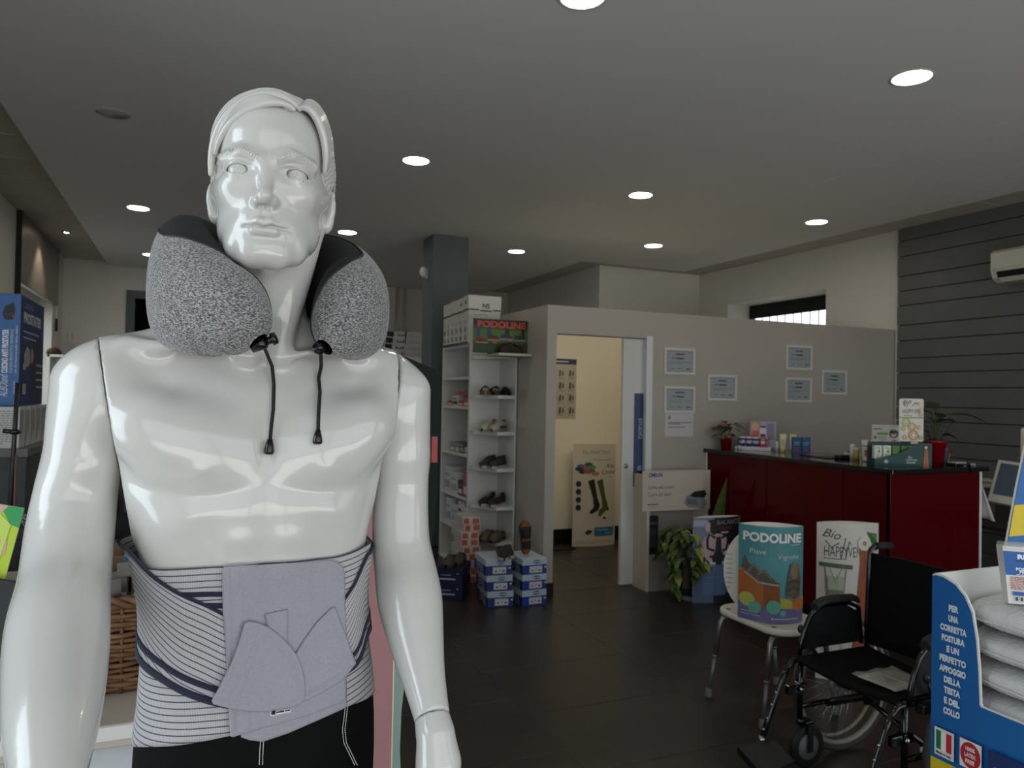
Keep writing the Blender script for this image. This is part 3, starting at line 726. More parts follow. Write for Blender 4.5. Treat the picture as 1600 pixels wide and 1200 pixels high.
F, lo, hi, PL = arm(AL, -1); hi[0] = -.10; _v, _q = nets(F, lo, hi, .0040); put('arm', _v, _q, MANQ)
F, lo, hi, PR = arm(AR, 1); lo[0] = .10
WP = dpix(676, 1121, 1.031); WN = PR[-1]-PR[-9]; WN /= np.linalg.norm(WN)
FR = F
def armR(p): return np.maximum(FR(p), (np.asarray(p)-WP)@WN+.0008)
_v, _q = nets(armR, lo, hi, .0040); put('arm', _v, _q, MANQ)
def handR(p):
    p = np.asarray(p); f = chain(p, [dpix(674, 1115, 1.035), dpix(681, 1150, 1.015), dpix(685, 1190, 1.005), dpix(686, 1240, 1.0)], [.0250, .0228, .027, .030], .015)
    b = dpix(686, 1240, 1.0)
    for k, (dx, L) in enumerate(((-.024, .075), (-.008, .085), (.009, .080), (.024, .062))):
        a0 = b+V3(dx*.9, .004, -.012); a1 = a0+V3(dx*.15, -.004, -L*.5); a2 = a1+V3(0, -.014, -L*.42)
        f = smin(f, chain(p, [b+V3(dx*.5, 0, 0), a0, a1, a2], [.012, .0105, .009, .0075], .004), .006)
    t = dpix(680, 1195, 1.0); f = smin(f, chain(p, [t, t+V3(-.026, -.018, -.030), t+V3(-.034, -.030, -.062), t+V3(-.030, -.038, -.085)], [.014, .0125, .0105, .008], .006), .01)
    return np.maximum(f, -((p-WP)@WN)+.0008)
c = dpix(684, 1220, 1.0); _v, _q = nets(handR, c-V3(.10, .11, .24), c+V3(.10, .10, .20), .0028); put('hand', _v, _q, MANQ)
bl = PL[-1]; dl = PL[-1]-PL[-2]; dl /= np.linalg.norm(dl)
def handL(p):
    p = np.asarray(p); e = np.cross(dl, V3(0, 0, 1)); e /= np.linalg.norm(e); b = bl+dl*.07
    f = chain(p, [bl-dl*.002, bl+dl*.03, b], [.027, .029, .031], .015)
    for k, (dx, L) in enumerate(((-.026, .062), (-.009, .080), (.009, .085), (.025, .075))):
        a0 = b+e*dx+dl*.015; a1 = a0+dl*L*.5; a2 = a1+dl*L*.40+V3(0, 0, -.016)
        f = smin(f, chain(p, [b+e*dx*.5, a0, a1, a2], [.012, .0105, .009, .0075], .004), .006)
    t = b-dl*.035; f = smin(f, chain(p, [t, t+e*.034+dl*.02, t+e*.046+dl*.05, t+e*.044+dl*.078], [.014, .0125, .0105, .008], .006), .01)
    return np.maximum(f, -((p-bl)@dl)+.0008)
c = bl+dl*.09; _v, _q = nets(handL, c-V3(.13, .14, .14), c+V3(.13, .14, .12), .0028); put('hand', _v, _q, MANQ)
MB().lathe([(.0, 0), (.19, 0), (.19, .008), (.18, .012), (.0, .014)], 40).build('base_plate', mat('glass_base', '3a3d3e', .1), mq, 'round dark base plate')
# ------------------------------------------------------------------ what the mannequin wears
def raycast(pts_px, off, F=torso_F):
    px = np.asarray(pts_px, float)
    d = np.array(_fw)+(px[:, :1]-800)/FPX*np.array(CR)-(px[:, 1:]-600)/FPX*np.array(CU); d /= np.linalg.norm(d, axis=1)[:, None]
    d = d@RT; o = (np.array([0, 0, CAMH])-MX)@RT; t = np.full(len(px), .70)
    for i in range(70):
        f = F(o+d*t[:, None])-off; t = np.minimum(t+np.clip(f, -.02, .04)*.8, 1.6)
    return o+d*t[:, None]
def shell(th, z, off, F=torso_F, y0=.01):
    th = np.asarray(th, float); z = np.asarray(z, float)
    u = np.stack([np.sin(th), -np.cos(th), 0*th], 1); lo = np.full(len(th), .02); hi = np.full(len(th), .30); b = np.stack([0*z, 0*z+y0, z], 1)
    for i in range(26):
        m = (lo+hi)/2; ins = F(b+u*m[:, None]) < off; lo = np.where(ins, m, lo); hi = np.where(ins, hi, m)
    return b+u*hi[:, None]
def to_th(P_): return np.arctan2(P_[:, 0], -(P_[:, 1]-.01)), P_[:, 2]
def solid(o, t, off=-1.0):
    m = o.modifiers.new('thickness', 'SOLIDIFY'); m.thickness = t; m.offset = off; return o
def fabric(name, h, bump=.4, scale=900, var=.06):
    return mat(name, h, .9, bump=bump, bscale=scale, var=var, vscale=400, sheen=.1)
GARM = tuple(MX-V3(0, 0, .35))
def wear(name, V, Q, m, parent, base, uv=None): return np_mesh(name, V@RT.T+MX-np.array(base), Q, m, parent, uv=uv)
def gridQ(nu, nv, closed=False):
    i, j = np.meshgrid(np.arange(nu if closed else nu-1), np.arange(nv-1), indexing='ij'); i = i.ravel(); j = j.ravel(); k = (i+1) % nu
    return np.stack([i*nv+j, k*nv+j, k*nv+j+1, i*nv+j+1], 1)
# --- shorts
sb_ = MX+V3(0, 0, -.72)
sh = thing('shorts', 'black stretch shorts with white seams on the white mannequin', 'shorts', tuple(sb_))
N = 96; zz = np.linspace(-.70, -.43, 18)
th = np.linspace(-PI, PI, N, endpoint=False)
A = [shell(th, np.full(N, z), .0035, body_F if z < -.60 else torso_F) for z in zz]
Vv = np.stack(A, 1).reshape(-1, 3)
BLKF = mat('black_lycra', '040404', .8, spec=.15, bump=.2, bscale=1200)
solid(wear('shorts_body', Vv, gridQ(N, 18, True), BLKF, sh, sb_), .002)
lw = MB()
for line in ([(409, 1140), (406, 1170), (405, 1199)], [(413, 1140), (411, 1170), (410, 1199)], [(541, 1095), (535, 1140), (537, 1160), (556, 1199)], [(544, 1095), (539, 1140), (541, 1160), (560, 1199)]):
    pl_ = []
    for a, b in zip(line, line[1:]):
        n = max(2, int(math.hypot(b[0]-a[0], b[1]-a[1])/3)); pl_ += [(a[0]+(b[0]-a[0])*k/n, a[1]+(b[1]-a[1])*k/n) for k in range(n)]
    W3 = raycast(pl_, .0045)@RT.T+MX-sb_
    for k in range(len(W3)-1): lw.tube([tuple(W3[k]), tuple(W3[k]*.25+W3[k+1]*.75)], .0006, 5)
o = lw.build('stitching', P('d8d8d8'), sh, 'white double seam stitching'); o['kind'] = 'stuff'
# --- lumbar belt
def rib_mat():
    """knitted elastic: v of the UV runs across the band in metres; dark ribs and navy edging are woven in"""
    m = bpy.data.materials.new('ribbed_elastic'); m.use_nodes = True; nt = m.node_tree; b = nt.nodes['Principled BSDF']; b.inputs['Roughness'].default_value = .85
    uv = nt.nodes.new('ShaderNodeUVMap'); sp = nt.nodes.new('ShaderNodeSeparateXYZ'); nt.links.new(uv.outputs[0], sp.inputs[0])
    def mth(op, a, bb=None, c=None):
        n = nt.nodes.new('ShaderNodeMath'); n.operation = op
        for i, x in enumerate((a, bb, c)):
            if x is None: continue
            if isinstance(x, (int, float)): n.inputs[i].default_value = x
            else: nt.links.new(x, n.inputs[i])
        return n.outputs[0]
    rib = mth('FRACT', mth('MULTIPLY', sp.outputs['Y'], 1/.0088))
    dark = mth('LESS_THAN', rib, .17)
    wea = mth('MULTIPLY_ADD', mth('SINE', mth('MULTIPLY', sp.outputs['X'], 2*PI/.0021)), .10, .5)
    wea2 = mth('MULTIPLY_ADD', mth('SINE', mth('MULTIPLY', sp.outputs['Y'], 2*PI/.0022)), .07, wea)
    rp = nt.nodes.new('ShaderNodeValToRGB'); e = rp.color_ramp.elements; e[0].position = .32; e[0].color = (*hexc('8b8a8e'), 1); e[1].position = .66; e[1].color = (*hexc('bdbbbb'), 1)
    nt.links.new(wea2, rp.inputs['Fac'])
    x = nt.nodes.new('ShaderNodeMix'); x.data_type = 'RGBA'; nt.links.new(dark, x.inputs['Factor']); nt.links.new(rp.outputs['Color'], x.inputs['A']); x.inputs['B'].default_value = (*hexc('42424d'), 1)
    nt.links.new(x.outputs['Result'], b.inputs['Base Color'])
    bp = nt.nodes.new('ShaderNodeBump'); bp.inputs['Strength'].default_value = .5; bp.inputs['Distance'].default_value = .0012
    h = mth('SUBTRACT', wea2, mth('MULTIPLY', dark, .6)); nt.links.new(h, bp.inputs['Height']); nt.links.new(bp.outputs['Normal'], b.inputs['Normal'])
    return m
RIB = rib_mat(); NAVY = fabric('navy_binding', '171a33', .6, 900)
PANEL = mat('lavender_loop_fabric', '95959e', .95, bump=.5, bscale=1400, var=.05, vscale=260, sheen=.25)
belt_b = MX+V3(0, 0, -.52)
belt = thing('lumbar_belt', 'grey ribbed lumbar support belt with navy straps round the mannequin waist', 'belt', tuple(belt_b))
def tz(px): t, z = to_th(raycast(px, .004)); return t, z
def curve(px, back, n=3):
    """edge line z(theta) through picture points, closing round the back at height back"""
    t, z = tz(px); i = np.argsort(t); t, z = t[i], z[i]
    t = np.concatenate([[-PI], t, [PI]]); z = np.concatenate([[back], z, [back]])
    return lambda q: np.interp(q, t, z)
def band(name, zt, zb, t0, t1, off, m, n=140, nv=26, closed=False, sm=9):
    th = np.linspace(t0, t1, n, endpoint=not closed); k = np.ones(sm)/sm
    f = lambda g: np.convolve(np.pad(g(th), sm//2, 'wrap' if closed else 'edge'), k, 'valid')
    a, b = f(zt), f(zb); V = []; U = []
    for j in range(nv):
        s = j/(nv-1); P_ = shell(th, a*(1-s)+b*s, off); V.append(P_)
    V = np.stack(V, 1); du = np.r_[0, np.cumsum(np.linalg.norm(np.diff(V[:, nv//2], axis=0), axis=1))]
    dv = np.cumsum(np.concatenate([np.zeros((n, 1)), np.linalg.norm(np.diff(V, axis=1), axis=2)], 1), 1)
    uv = np.stack([np.repeat(du[:, None], nv, 1), dv], 2).reshape(-1, 2)
    o = wear(name, V.reshape(-1, 3), gridQ(n, nv, closed)[:, ::-1], m, belt, belt_b, uv); return solid(o, .0022, -1)
base_t = curve([(240, 889), (346, 885), (440, 878), (540, 868), (560, 855)], -.235); base_b = curve([(206, 1160), (234, 1165), (291, 1162), (357, 1149), (450, 1127), (543, 1102), (584, 1074)], -.49)
band('elastic_band', base_t, base_b, -PI, PI, .006, RIB, 180, 30, True)
LT = curve([(212, 858), (237, 889), (285, 924), (348, 955), (386, 972), (420, 985)], -.22); LB_ = curve([(222, 999), (252, 1056), (294, 1083), (330, 1097), (380, 1108)], -.34)
RTc = curve([(563, 868), (556, 895), (540, 922), (523, 948), (490, 975)], -.22); RBc = curve([(566, 992), (555, 1036), (520, 1062), (490, 1080)], -.34)
tl1 = tz([(372, 1030)])[0][0]; tr0 = tz([(530, 1000)])[0][0]
def strips(t0, t1, zt, zb, off):
    band('strap', zt, zb, t0, t1, off, RIB)
    w = lambda g, a: (lambda q: g(q)+a)
    mixf = lambda s: (lambda q: zt(q)*(1-s)+zb(q)*s)
    band('edge_binding', w(zt, .001), mixf(.030), t0, t1, off+.0012, NAVY, nv=3); band('edge_binding', mixf(.93), w(zb, -.001), t0, t1, off+.0012, NAVY, nv=4); band('edge_binding', mixf(.80), mixf(.865), t0, t1, off+.0012, NAVY, nv=3)
strips(-PI, tl1, LT, LB_, .0095)
strips(tr0-.12, PI, RTc, RBc, .0095)
ta = tz([(270, 915), (360, 930)])[0]
for z0, z1 in ((-.2705, -.277), (-.2855, -.2925), (-.298, -.310)):
    band('woven_stripe', lambda q, z0=z0: 0*q+z0, lambda q, z1=z1: 0*q+z1, ta[0], ta[1], .0078, NAVY, 30, 3)
def patch(name, poly, off, m, step=3.0, edge=5.0, groove=(), label=None, th=.003):
    """a stiff cloth piece lying on the belt: outline in picture points, laid onto the body, with a rolled edge and sewn grooves"""
    from mathutils.geometry import delaunay_2d_cdt
    B = []
    n = len(poly)
    for i in range(n):
        a, b = poly[i], poly[(i+1) % n]; k = max(1, int(math.hypot(b[0]-a[0], b[1]-a[1])/step))
        B += [(a[0]+(b[0]-a[0])*q/k, a[1]+(b[1]-a[1])*q/k) for q in range(k)]
    Bn = np.array(B); x0, y0 = Bn.min(0); x1, y1 = Bn.max(0)
    gx, gy = np.meshgrid(np.arange(x0, x1, step), np.arange(y0, y1, step)); G = np.stack([gx.ravel(), gy.ravel()], 1)
    ins = np.zeros(len(G), bool)
    for a, b in zip(Bn, np.roll(Bn, -1, 0)):
        c = ((a[1] > G[:, 1]) != (b[1] > G[:, 1])); xx = a[0]+(G[:, 1]-a[1])*(b[0]-a[0])/np.where(b[1] == a[1], 1, b[1]-a[1]); ins ^= c & (G[:, 0] < xx)
    dist = lambda Q, L, cl: np.min([np.linalg.norm(Q-(a+np.clip(((Q-a)@(b-a))/max((b-a)@(b-a), 1e-9), 0, 1)[:, None]*(b-a)), axis=1) for a, b in (zip(L, np.roll(L, -1, 0)) if cl else zip(L[:-1], L[1:]))], 0)
    poly_n = np.array(poly, float)
    G = G[ins]; G = G[dist(G, poly_n, True) > step*.45]
    A = np.vstack([Bn, G])
    r = delaunay_2d_cdt([Vector(p) for p in A], [], [list(range(len(Bn)))], 1, 1e-4)
    vs = np.array([[p.x, p.y] for p in r[0]]); fs = [f for f in r[2] if len(f) == 3]
    de = dist(vs, poly_n, True)
    o_ = off-.0018*np.clip(1-de/edge, 0, 1)**2-.0009*np.exp(-((de-9)/1.6)**2)*(edge > 3)
    for g in groove: o_ = o_-.0016*np.exp(-(dist(vs, np.array(g, float), False)/2.0)**2)
    P_ = raycast(vs, o_)
    T = np.array(fs, int)
    e1, e2 = P_[T[:, 1]]-P_[T[:, 0]], P_[T[:, 2]]-P_[T[:, 0]]; nn = np.cross(e1, e2).sum(0)
    if nn[1] > 0: T = T[:, ::-1]
    o = wear(name, P_, T, m, belt, belt_b)
    if label: o['label'] = label
    return solid(o, th, -1)
Z4 = lambda *pts: [(180+x/3.334, 840+y/3.334) for x, y in pts]
patch('lower_pad', Z4((650, 1000), (655, 1040), (700, 1056), (770, 1064), (900, 1020), (1050, 955), (1190, 892), (1208, 880), (1205, 740), (1190, 600), (900, 600), (700, 800)), .011, PANEL)
patch('front_panel', Z4((556, 170), (566, 152), (800, 140), (1120, 117), (1160, 126), (1186, 150), (1196, 185), (1198, 300), (1206, 560), (1204, 760), (1205, 850), (1000, 930), (800, 985), (612, 1040), (600, 1036), (592, 960), (588, 800), (570, 500), (560, 390)), .0145, PANEL,
      groove=(Z4((662, 165), (668, 420), (700, 1000)), Z4((596, 165), (600, 400), (628, 1020)), Z4((560, 165), (1110, 138), (1172, 185), (1180, 300)), Z4((1012, 352), (1020, 230), (1050, 172), (1100, 160), (1150, 175), (1168, 215), (1170, 320), (1012, 352))))
patch('right_flap', Z4((1130, 362), (1148, 362), (1200, 500), (1256, 655), (1190, 742), (1080, 810), (985, 855), (900, 860), (880, 700), (940, 600), (985, 530), (1050, 440)), .0185, PANEL, groove=(Z4((1122, 400), (1225, 650), (1150, 730), (1000, 815)),), label='flap nearer the wheelchair side')
patch('loop_strap', Z4((778, 398), (900, 372), (902, 450), (893, 560), (860, 640), (800, 640), (792, 470)), .0185, PANEL, edge=2, th=.0015)
patch('left_flap', Z4((672, 450), (690, 437), (740, 442), (800, 466), (860, 510), (910, 560), (945, 610), (970, 665), (985, 720), (992, 790), (988, 835), (960, 874), (880, 892), (800, 905), (700, 906), (600, 892), (510, 868), (502, 850), (540, 780), (600, 660), (640, 560)), .0235, PANEL,
      groove=(Z4((742, 480), (700, 600), (650, 720), (600, 860)), Z4((758, 500), (850, 560), (930, 660), (958, 780), (950, 850), (800, 870), (630, 862), (700, 680), (758, 500))))
patch('care_label', Z4((805, 905), (920, 885), (916, 910), (806, 935)), .0162, P('d9d9dc'), edge=.1, th=.0005)
lg = MB()
for seg in (((812, 916), (830, 913), (836, 906), (818, 908)), ((838, 912), (880, 904)), ((886, 903), (912, 898)), ((815, 921), (834, 918))):
    W3 = raycast(Z4(*seg), .0172)@RT.T+MX-belt_b
    lg.tube([tuple(p) for p in W3], .0009, 5)
lg.build('label_print', P('15151a'), belt)
# --- neck pillow
pil_b = MX+V3(0, 0, .03)
pil = thing('neck_pillow', 'grey melange horseshoe travel pillow with black lining round the mannequin neck', 'neck pillow', tuple(pil_b))
pp = [(-.022, -.172, .064, .012, .013, 176, 186), (-.034, -.163, .078, .034, .040, 150, 205), (-.058, -.140, .100, .052, .060, 120, 225), (-.084, -.106, .114, .058, .070, 104, 240), (-.103, -.055, .136, .052, .086, 56, 250), (-.101, .020, .158, .047, .098, 48, 250), (-.054, .098, .168, .044, .094, 62, 250),
      (.012, .124, .172, .042, .094, 90, 250), (.078, .096, .170, .044, .095, 100, 250), (.118, .035, .155, .048, .092, 90, 250), (.130, -.030, .134, .052, .081, 82, 245), (.119, -.080, .118, .053, .073, 94, 235), (.098, -.112, .096, .044, .054, 120, 220), (.080, -.132, .076, .030, .034, 145, 205), (.068, -.142, .062, .011, .013, 175, 186)]
pa = np.array(pp); t_ = np.linspace(0, len(pa)-1, 110); PA = []
e_ = np.vstack([2*pa[0]-pa[1], pa, 2*pa[-1]-pa[-2]])
for t in t_:
    i = min(int(t), len(pa)-2); u = t-i; a, b, c, d = e_[i:i+4]
    PA.append(.5*(2*b+(c-a)*u+(2*a-5*b+4*c-d)*u*u+(3*b-a-3*c+d)*u**3))
PA = np.array(PA); tan = np.gradient(PA[:, :3], axis=0); tan /= np.linalg.norm(tan, axis=1)[:, None]
out = np.cross(tan, [0, 0, 1]); out /= np.linalg.norm(out, axis=1)[:, None]; upv = np.cross(out, tan)
if out[55] @ (PA[55, :3]-np.array([0, .02, .15])) < 0: out = -out
upv = np.where((upv[:, 2:] < 0), -upv, upv)
def psec(i, deg, k=1.0):
    a = math.radians(deg); c, s = math.cos(a), math.sin(a)
    c2 = math.copysign(abs(c)**.86, c); s2 = math.copysign(abs(s)**.86, s)
    return PA[i, :3]+out[i]*c2*max(PA[i, 3], .002)*k+upv[i]*s2*max(PA[i, 4], .002)*k
def psurf(name, f0, f1, n, m):
    V = np.array([[psec(i, f0(i)+(f1(i)-f0(i))*j/(n-1)) for j in range(n)] for i in range(len(PA))]); uv = np.array([[[i*.006, (f0(i)+(f1(i)-f0(i))*j/(n-1))*.0012] for j in range(n)] for i in range(len(PA))])
    return wear(name, V.reshape(-1, 3), gridQ(len(PA), n), m, pil, pil_b, uv.reshape(-1, 2))
def melange():
    m = bpy.data.materials.new('grey_melange'); m.use_nodes = True; nt = m.node_tree; b = nt.nodes['Principled BSDF']; b.inputs['Roughness'].default_value = .95; b.inputs['Sheen Weight'].default_value = .2
    tc = nt.nodes.new('ShaderNodeTexCoord'); mp = nt.nodes.new('ShaderNodeMapping'); mp.inputs['Scale'].default_value = (330, 330, 760); mp.inputs['Rotation'].default_value = (.25, .2, .3)
    n = nt.nodes.new('ShaderNodeTexNoise'); n.inputs['Scale'].default_value = 1; n.inputs['Detail'].default_value = 3; n.inputs['Roughness'].default_value = .6
    nt.links.new(tc.outputs['Object'], mp.inputs[0]); nt.links.new(mp.outputs[0], n.inputs['Vector'])
    r = nt.nodes.new('ShaderNodeValToRGB'); e = r.color_ramp.elements; e[0].position = .36; e[0].color = (*hexc('333335'), 1); e[1].position = .62; e[1].color = (*hexc('a5a4a3'), 1); k = e.new(.49); k.color = (*hexc('6a6a6b'), 1)
    nt.links.new(n.outputs['Fac'], r.inputs['Fac']); nt.links.new(r.outputs['Color'], b.inputs['Base Color'])
    bp = nt.nodes.new('ShaderNodeBump'); bp.inputs['Strength'].default_value = .35; bp.inputs['Distance'].default_value = .001; nt.links.new(n.outputs['Fac'], bp.inputs['Height']); nt.links.new(bp.outputs['Normal'], b.inputs['Normal'])
    return m
def lining():
    m = bpy.data.materials.new('black_ribbed_lining'); m.use_nodes = True; nt = m.node_tree; b = nt.nodes['Principled BSDF']; b.inputs['Roughness'].default_value = .85
    uv = nt.nodes.new('ShaderNodeUVMap'); w_ = nt.nodes.new('ShaderNodeTexWave'); w_.bands_direction = 'Y'; w_.inputs['Scale'].default_value = 110
    nt.links.new(uv.outputs[0], w_.inputs['Vector']); r = nt.nodes.new('ShaderNodeValToRGB'); e = r.color_ramp.elements; e[0].color = (*hexc('050506'), 1); e[1].color = (*hexc('1c1c20'), 1)
    nt.links.new(w_.outputs['Fac'], r.inputs['Fac']); nt.links.new(r.outputs['Color'], b.inputs['Base Color']); return m
ft = lambda i: PA[i, 5]; fb = lambda i: PA[i, 6]
o = psurf('outer_cover', lambda i: fb(i)-360, ft, 40, melange()); o['label'] = 'grey melange outer cover'
o = psurf('inner_lining', ft, fb, 24, lining()); o['label'] = 'black ribbed lining'
pm = MB(); tub = [tuple((psec(i, ft(i), 1.004))@RT.T+MX-pil_b) for i in range(len(PA))]; pm.tube(tub, .0017, 6); pm.build('piping', P('17171a'), pil)
for (tx, ty), cord, cap in (((415, 553), [(416, 556), (425, 572), (428, 600), (427, 640), (424, 665), (422, 688)], ((422, 686), (420, 710))), ((507, 549), [(506, 550), (502, 572), (498, 590), (500, 612), (498, 640), (497, 674)], ((497, 672), (496, 694)))):
    W3 = raycast(cord, .006)@RT.T+MX-pil_b
    tip = psec(0 if tx < 450 else len(PA)-1, 180)@RT.T+MX-pil_b
    W3[0] = tip*.6+W3[0]*.4
    cd = MB().tube([tuple(tip)]+[tuple(p) for p in W3], .0026, 8).build('drawcord', mat('black_cord', '0e0e0f', .7, bump=.8, bscale=900), pil)
    c2 = raycast(list(cap), .0075)@RT.T+MX-pil_b
    MB().tube([tuple(c2[0]), tuple(c2[0]*.6+c2[1]*.4), tuple(c2[0]*.15+c2[1]*.85), tuple(c2[1])], [.0035, .0055, .0070, .0050], 12).build('cord_end', mat('black_plastic', '0c0c0d', .25), cd)
    tg = MB(); dx = Vector((.011, -.004, .005)); p0 = Vector(tip)+Vector((0, -.006, -.001))
    if tx < 450: tg.tube([p0-dx*1.3, p0-dx*.3, p0+dx*.2], [.0075, .0085, .0080], 12); tg.tube([p0+dx*.2, p0+dx*1.0], [.0050, .0050], 10); tg.tube([p0+dx*.9, p0+dx*1.35], [.0085, .0078], 12)
    else: tg.tube([p0+Vector((0, .008, 0)), p0+Vector((0, -.004, .0))], [.0085, .0090], 14); tg.tube([p0+Vector((0, -.004, 0)), p0+Vector((0, -.010, .0))], [.0065, .0060], 14)
    tg.build('cord_lock', mat('black_plastic', '0c0c0d'), pil)
# ------------------------------------------------------------------ counter and what stands on it
RED = mat('red_lacquer', '500106', .14, spec=.22); BTOP = mat('black_counter_top', '0b0b0c', .12, coat=.3)
INK = '1b1b1e'
ct = thing('reception_counter', 'glossy red reception counter with a black top', 'counter', (4.21, 5.40, 0))
MB().box(-.03, -1.94, 1.137, .72, 0, 1.17, b=.004).box(.70, -1.94, 1.137, .91, -1.50, 1.17, b=.004).build('counter_top', BTOP, ct)
for y0, y1 in ((0, -.76), (-.76, -1.516), (-1.516, -1.90)): MB().box(0, y0-.002, .10, .03, y1+.002, 1.137, b=.002).build('front_panel', RED, ct)
MB().box(.0, -1.90, .10, .87, -1.87, 1.137, b=.002).build('end_panel', RED, ct)
MB().box(.87, -1.90, .10, .895, -1.50, 1.137, b=.002).build('side_panel', WGLOSS, ct, 'white side panel')
MB().box(-.005, -.02, .10, .02, 0, 1.137).build('edge_strip', WGLOSS, ct, 'white edge strip')
MB().box(.04, -1.86, 0, .86, -.02, .10).build('plinth', BLACK, ct); MB().box(.03, -1.87, .10, .30, -.02, 1.13).build('carcass', mat('carcass_board', '3a1214', .6), ct)
ZC = 1.17
def leaf(mb, base, dirv, L, wd, droop=.3, mi=0, n=6, fold=.15, up=(0, 0, 1)):
    d = Vector(dirv).normalized(); u = Vector(up); s = d.cross(u)
    if s.length < .05: s = d.cross(Vector((1, 0, 0)))
    s.normalize(); nn = s.cross(d); A = []
    p = Vector(base)
    for i in range(n+1):
        t = i/n; w = wd*math.sin(PI*min(1, .06+.94*t)**.8)**1.0*.5 if i < n else .0005
        q = p+d*L*t-Vector((0, 0, 1))*droop*L*t*t
        A.append([tuple(q-s*w+nn*w*fold), tuple(q), tuple(q+s*w+nn*w*fold)])
    mb.grid(A, mi, True)
LEAFD = mat('leaf_dark_green', '2c3d22', .4, var=.25, vscale=30); LEAFM = mat('leaf_green', '4d6126', .45, var=.25, vscale=30); LEAFY = mat('leaf_yellow_green', '8d9440', .5, var=.2, vscale=30); LEAFR = mat('leaf_red', '9b1420', .5, var=.2, vscale=30)
STEM = mat('plant_stem', '3e4a24', .6); SOIL = mat('potting_soil', '2a1f18', .95, bump=.6, bscale=80); POTR = mat('red_glazed_pot', '8e1019', .25)
def pot(parent, r0, r1, h, m, z=0):
    MB().lathe([(.001, 0), (r0, 0), (r1, h*.9), (r1*1.06, h*.9), (r1*1.06, h), (r1*.93, h), (r1*.9, h*.88), (.001, h*.88)], 24, (0, 0, z), cap=False).build('pot', m, parent)
    MB().lathe([(.001, h*.885), (r1*.91, h*.885)], 20, (0, 0, z), cap=False).build('soil', SOIL, parent)
t = thing('poinsettia', 'small poinsettia with red bracts in a red pot at the left end of the counter', 'plant', (4.33, 5.28, ZC)); pot(t, .042, .052, .10, POTR)
for k in range(5):
    a = k*1.3; MB().tube([(0, 0, .085), (.03*math.cos(a), .03*math.sin(a), .15), (.06*math.cos(a), .06*math.sin(a), .20)], .003, 5).build('stem', STEM, t)
rg = random.Random(3)
for k in range(18):
    a = k*2.4+rg.uniform(-.3, .3); r = rg.uniform(.02, .07); z = rg.uniform(.13, .23)
    m = MB(); leaf(m, (r*math.cos(a), r*math.sin(a), z), (math.cos(a), math.sin(a), rg.uniform(-.2, .7)), rg.uniform(.08, .12), .06, .5); m.build('leaf', LEAFD if k % 3 else LEAFR, t)
for a, z in ((3.6, .20), (3.9, .19)):
    m = MB(); leaf(m, (-.04, -.02, z), (math.cos(a), math.sin(a), .1), .13, .09, .9); m.build('leaf', LEAFD, t)
def jar(name, label, loc, r0, r1, h, cb, cl, group=None, cat='jar', band=None):
    t = thing(name, label, cat, loc, group=group)
    MB().lathe([(.001, 0), (r0, 0), (r0*.6+r1*.4, h*.4), (r1, h*.82), (.001, h*.82)], 16, cap=False).build('body', P(cb, .4), t)
    MB().lathe([(r1*1.05, h*.82), (r1*1.08, h*.84), (r1*1.08, h*.98), (r1*.95, h), (.001, h)], 16, cap=False).build('lid', P(cl, .4), t)
    if band: MB().lathe([((r0*.75+r1*.25)*1.03, h*.30), ((r0*.35+r1*.65)*1.03, h*.62)], 16, cap=False).build('label_band', P(band, .5), t)
    return t
st = thing('jar_display', 'cardboard counter display with a printed back card and a white tray of jars', 'display', (4.53, 5.15, ZC), math.radians(-52))
MB().box(-.15, -.07, 0, .15, .07, .03, b=.003).build('tray', P('dcdad5'), st); MB().box(-.05, .072, 0, .17, .080, .25).build('back_card', P('cfc9d0'), st)
pr = Print(); pr.rect(0, .03, .22, .25, 'b9aebb').rect(.0, .10, .085, .25, 'c79a86').ell(.04, .20, .03, .035, 'd8ab95').ell(.05, .14, .03, .03, 'c56a62').rect(.0, .08, .07, .125, 'b8404a').rect(.085, .09, .135, .20, 'ded9de').rect(.09, .10, .13, .14, '3b3a6b').rect(.085, .195, .135, .21, '2e2f63')
for i in range(9): pr.rect(.145, .095+.016*i, .205, .102+.016*i, '6a5a86')
pr.build('card_print', flat((-.05, .072, 0), (1, 0, 0), (0, 0, 1)), st)
M_ = at((4.53, 5.15, ZC+.03), math.radians(-52))
for k, x in enumerate((-.105, -.045, .015, .075)):
    jar('cream_jar', ['first', 'second', 'third', 'fourth'][k]+' blue and white cream jar from the poinsettia in the white tray', tuple(M_ @ Vector((x, .01, 0))), .024, .034, .085, '2b3f8d', 'd9d2cf', 'cream jars in the white tray', band='c9c4c4')
t = thing('red_box', 'small orange red carton leaning in front of the cream jars', 'box', tuple(M_ @ Vector((.085, -.052, 0))), math.radians(-52)); MB().box(-.022, -.012, 0, .022, .012, .085, b=.001).build('carton', P('b8452f'), t); Print().rect(.006, .03, .038, .055, 'e0d6cd').rect(.01, .065, .034, .073, 'e7d9d0').build('carton_print', flat((-.022, -.012, 0), (1, 0, 0), (0, 0, 1)), t)
jar('white_jar', 'tiny white jar with a dark lid beside the poinsettia pot', (4.40, 5.19, ZC), .016, .018, .045, 'd5d6cf', '46525a')
jar('white_bottle', 'small white bottle right of the red carton', (4.62, 4.97, ZC), .012, .012, .085, 'dcd9d2', 'e6e3dd', cat='bottle')
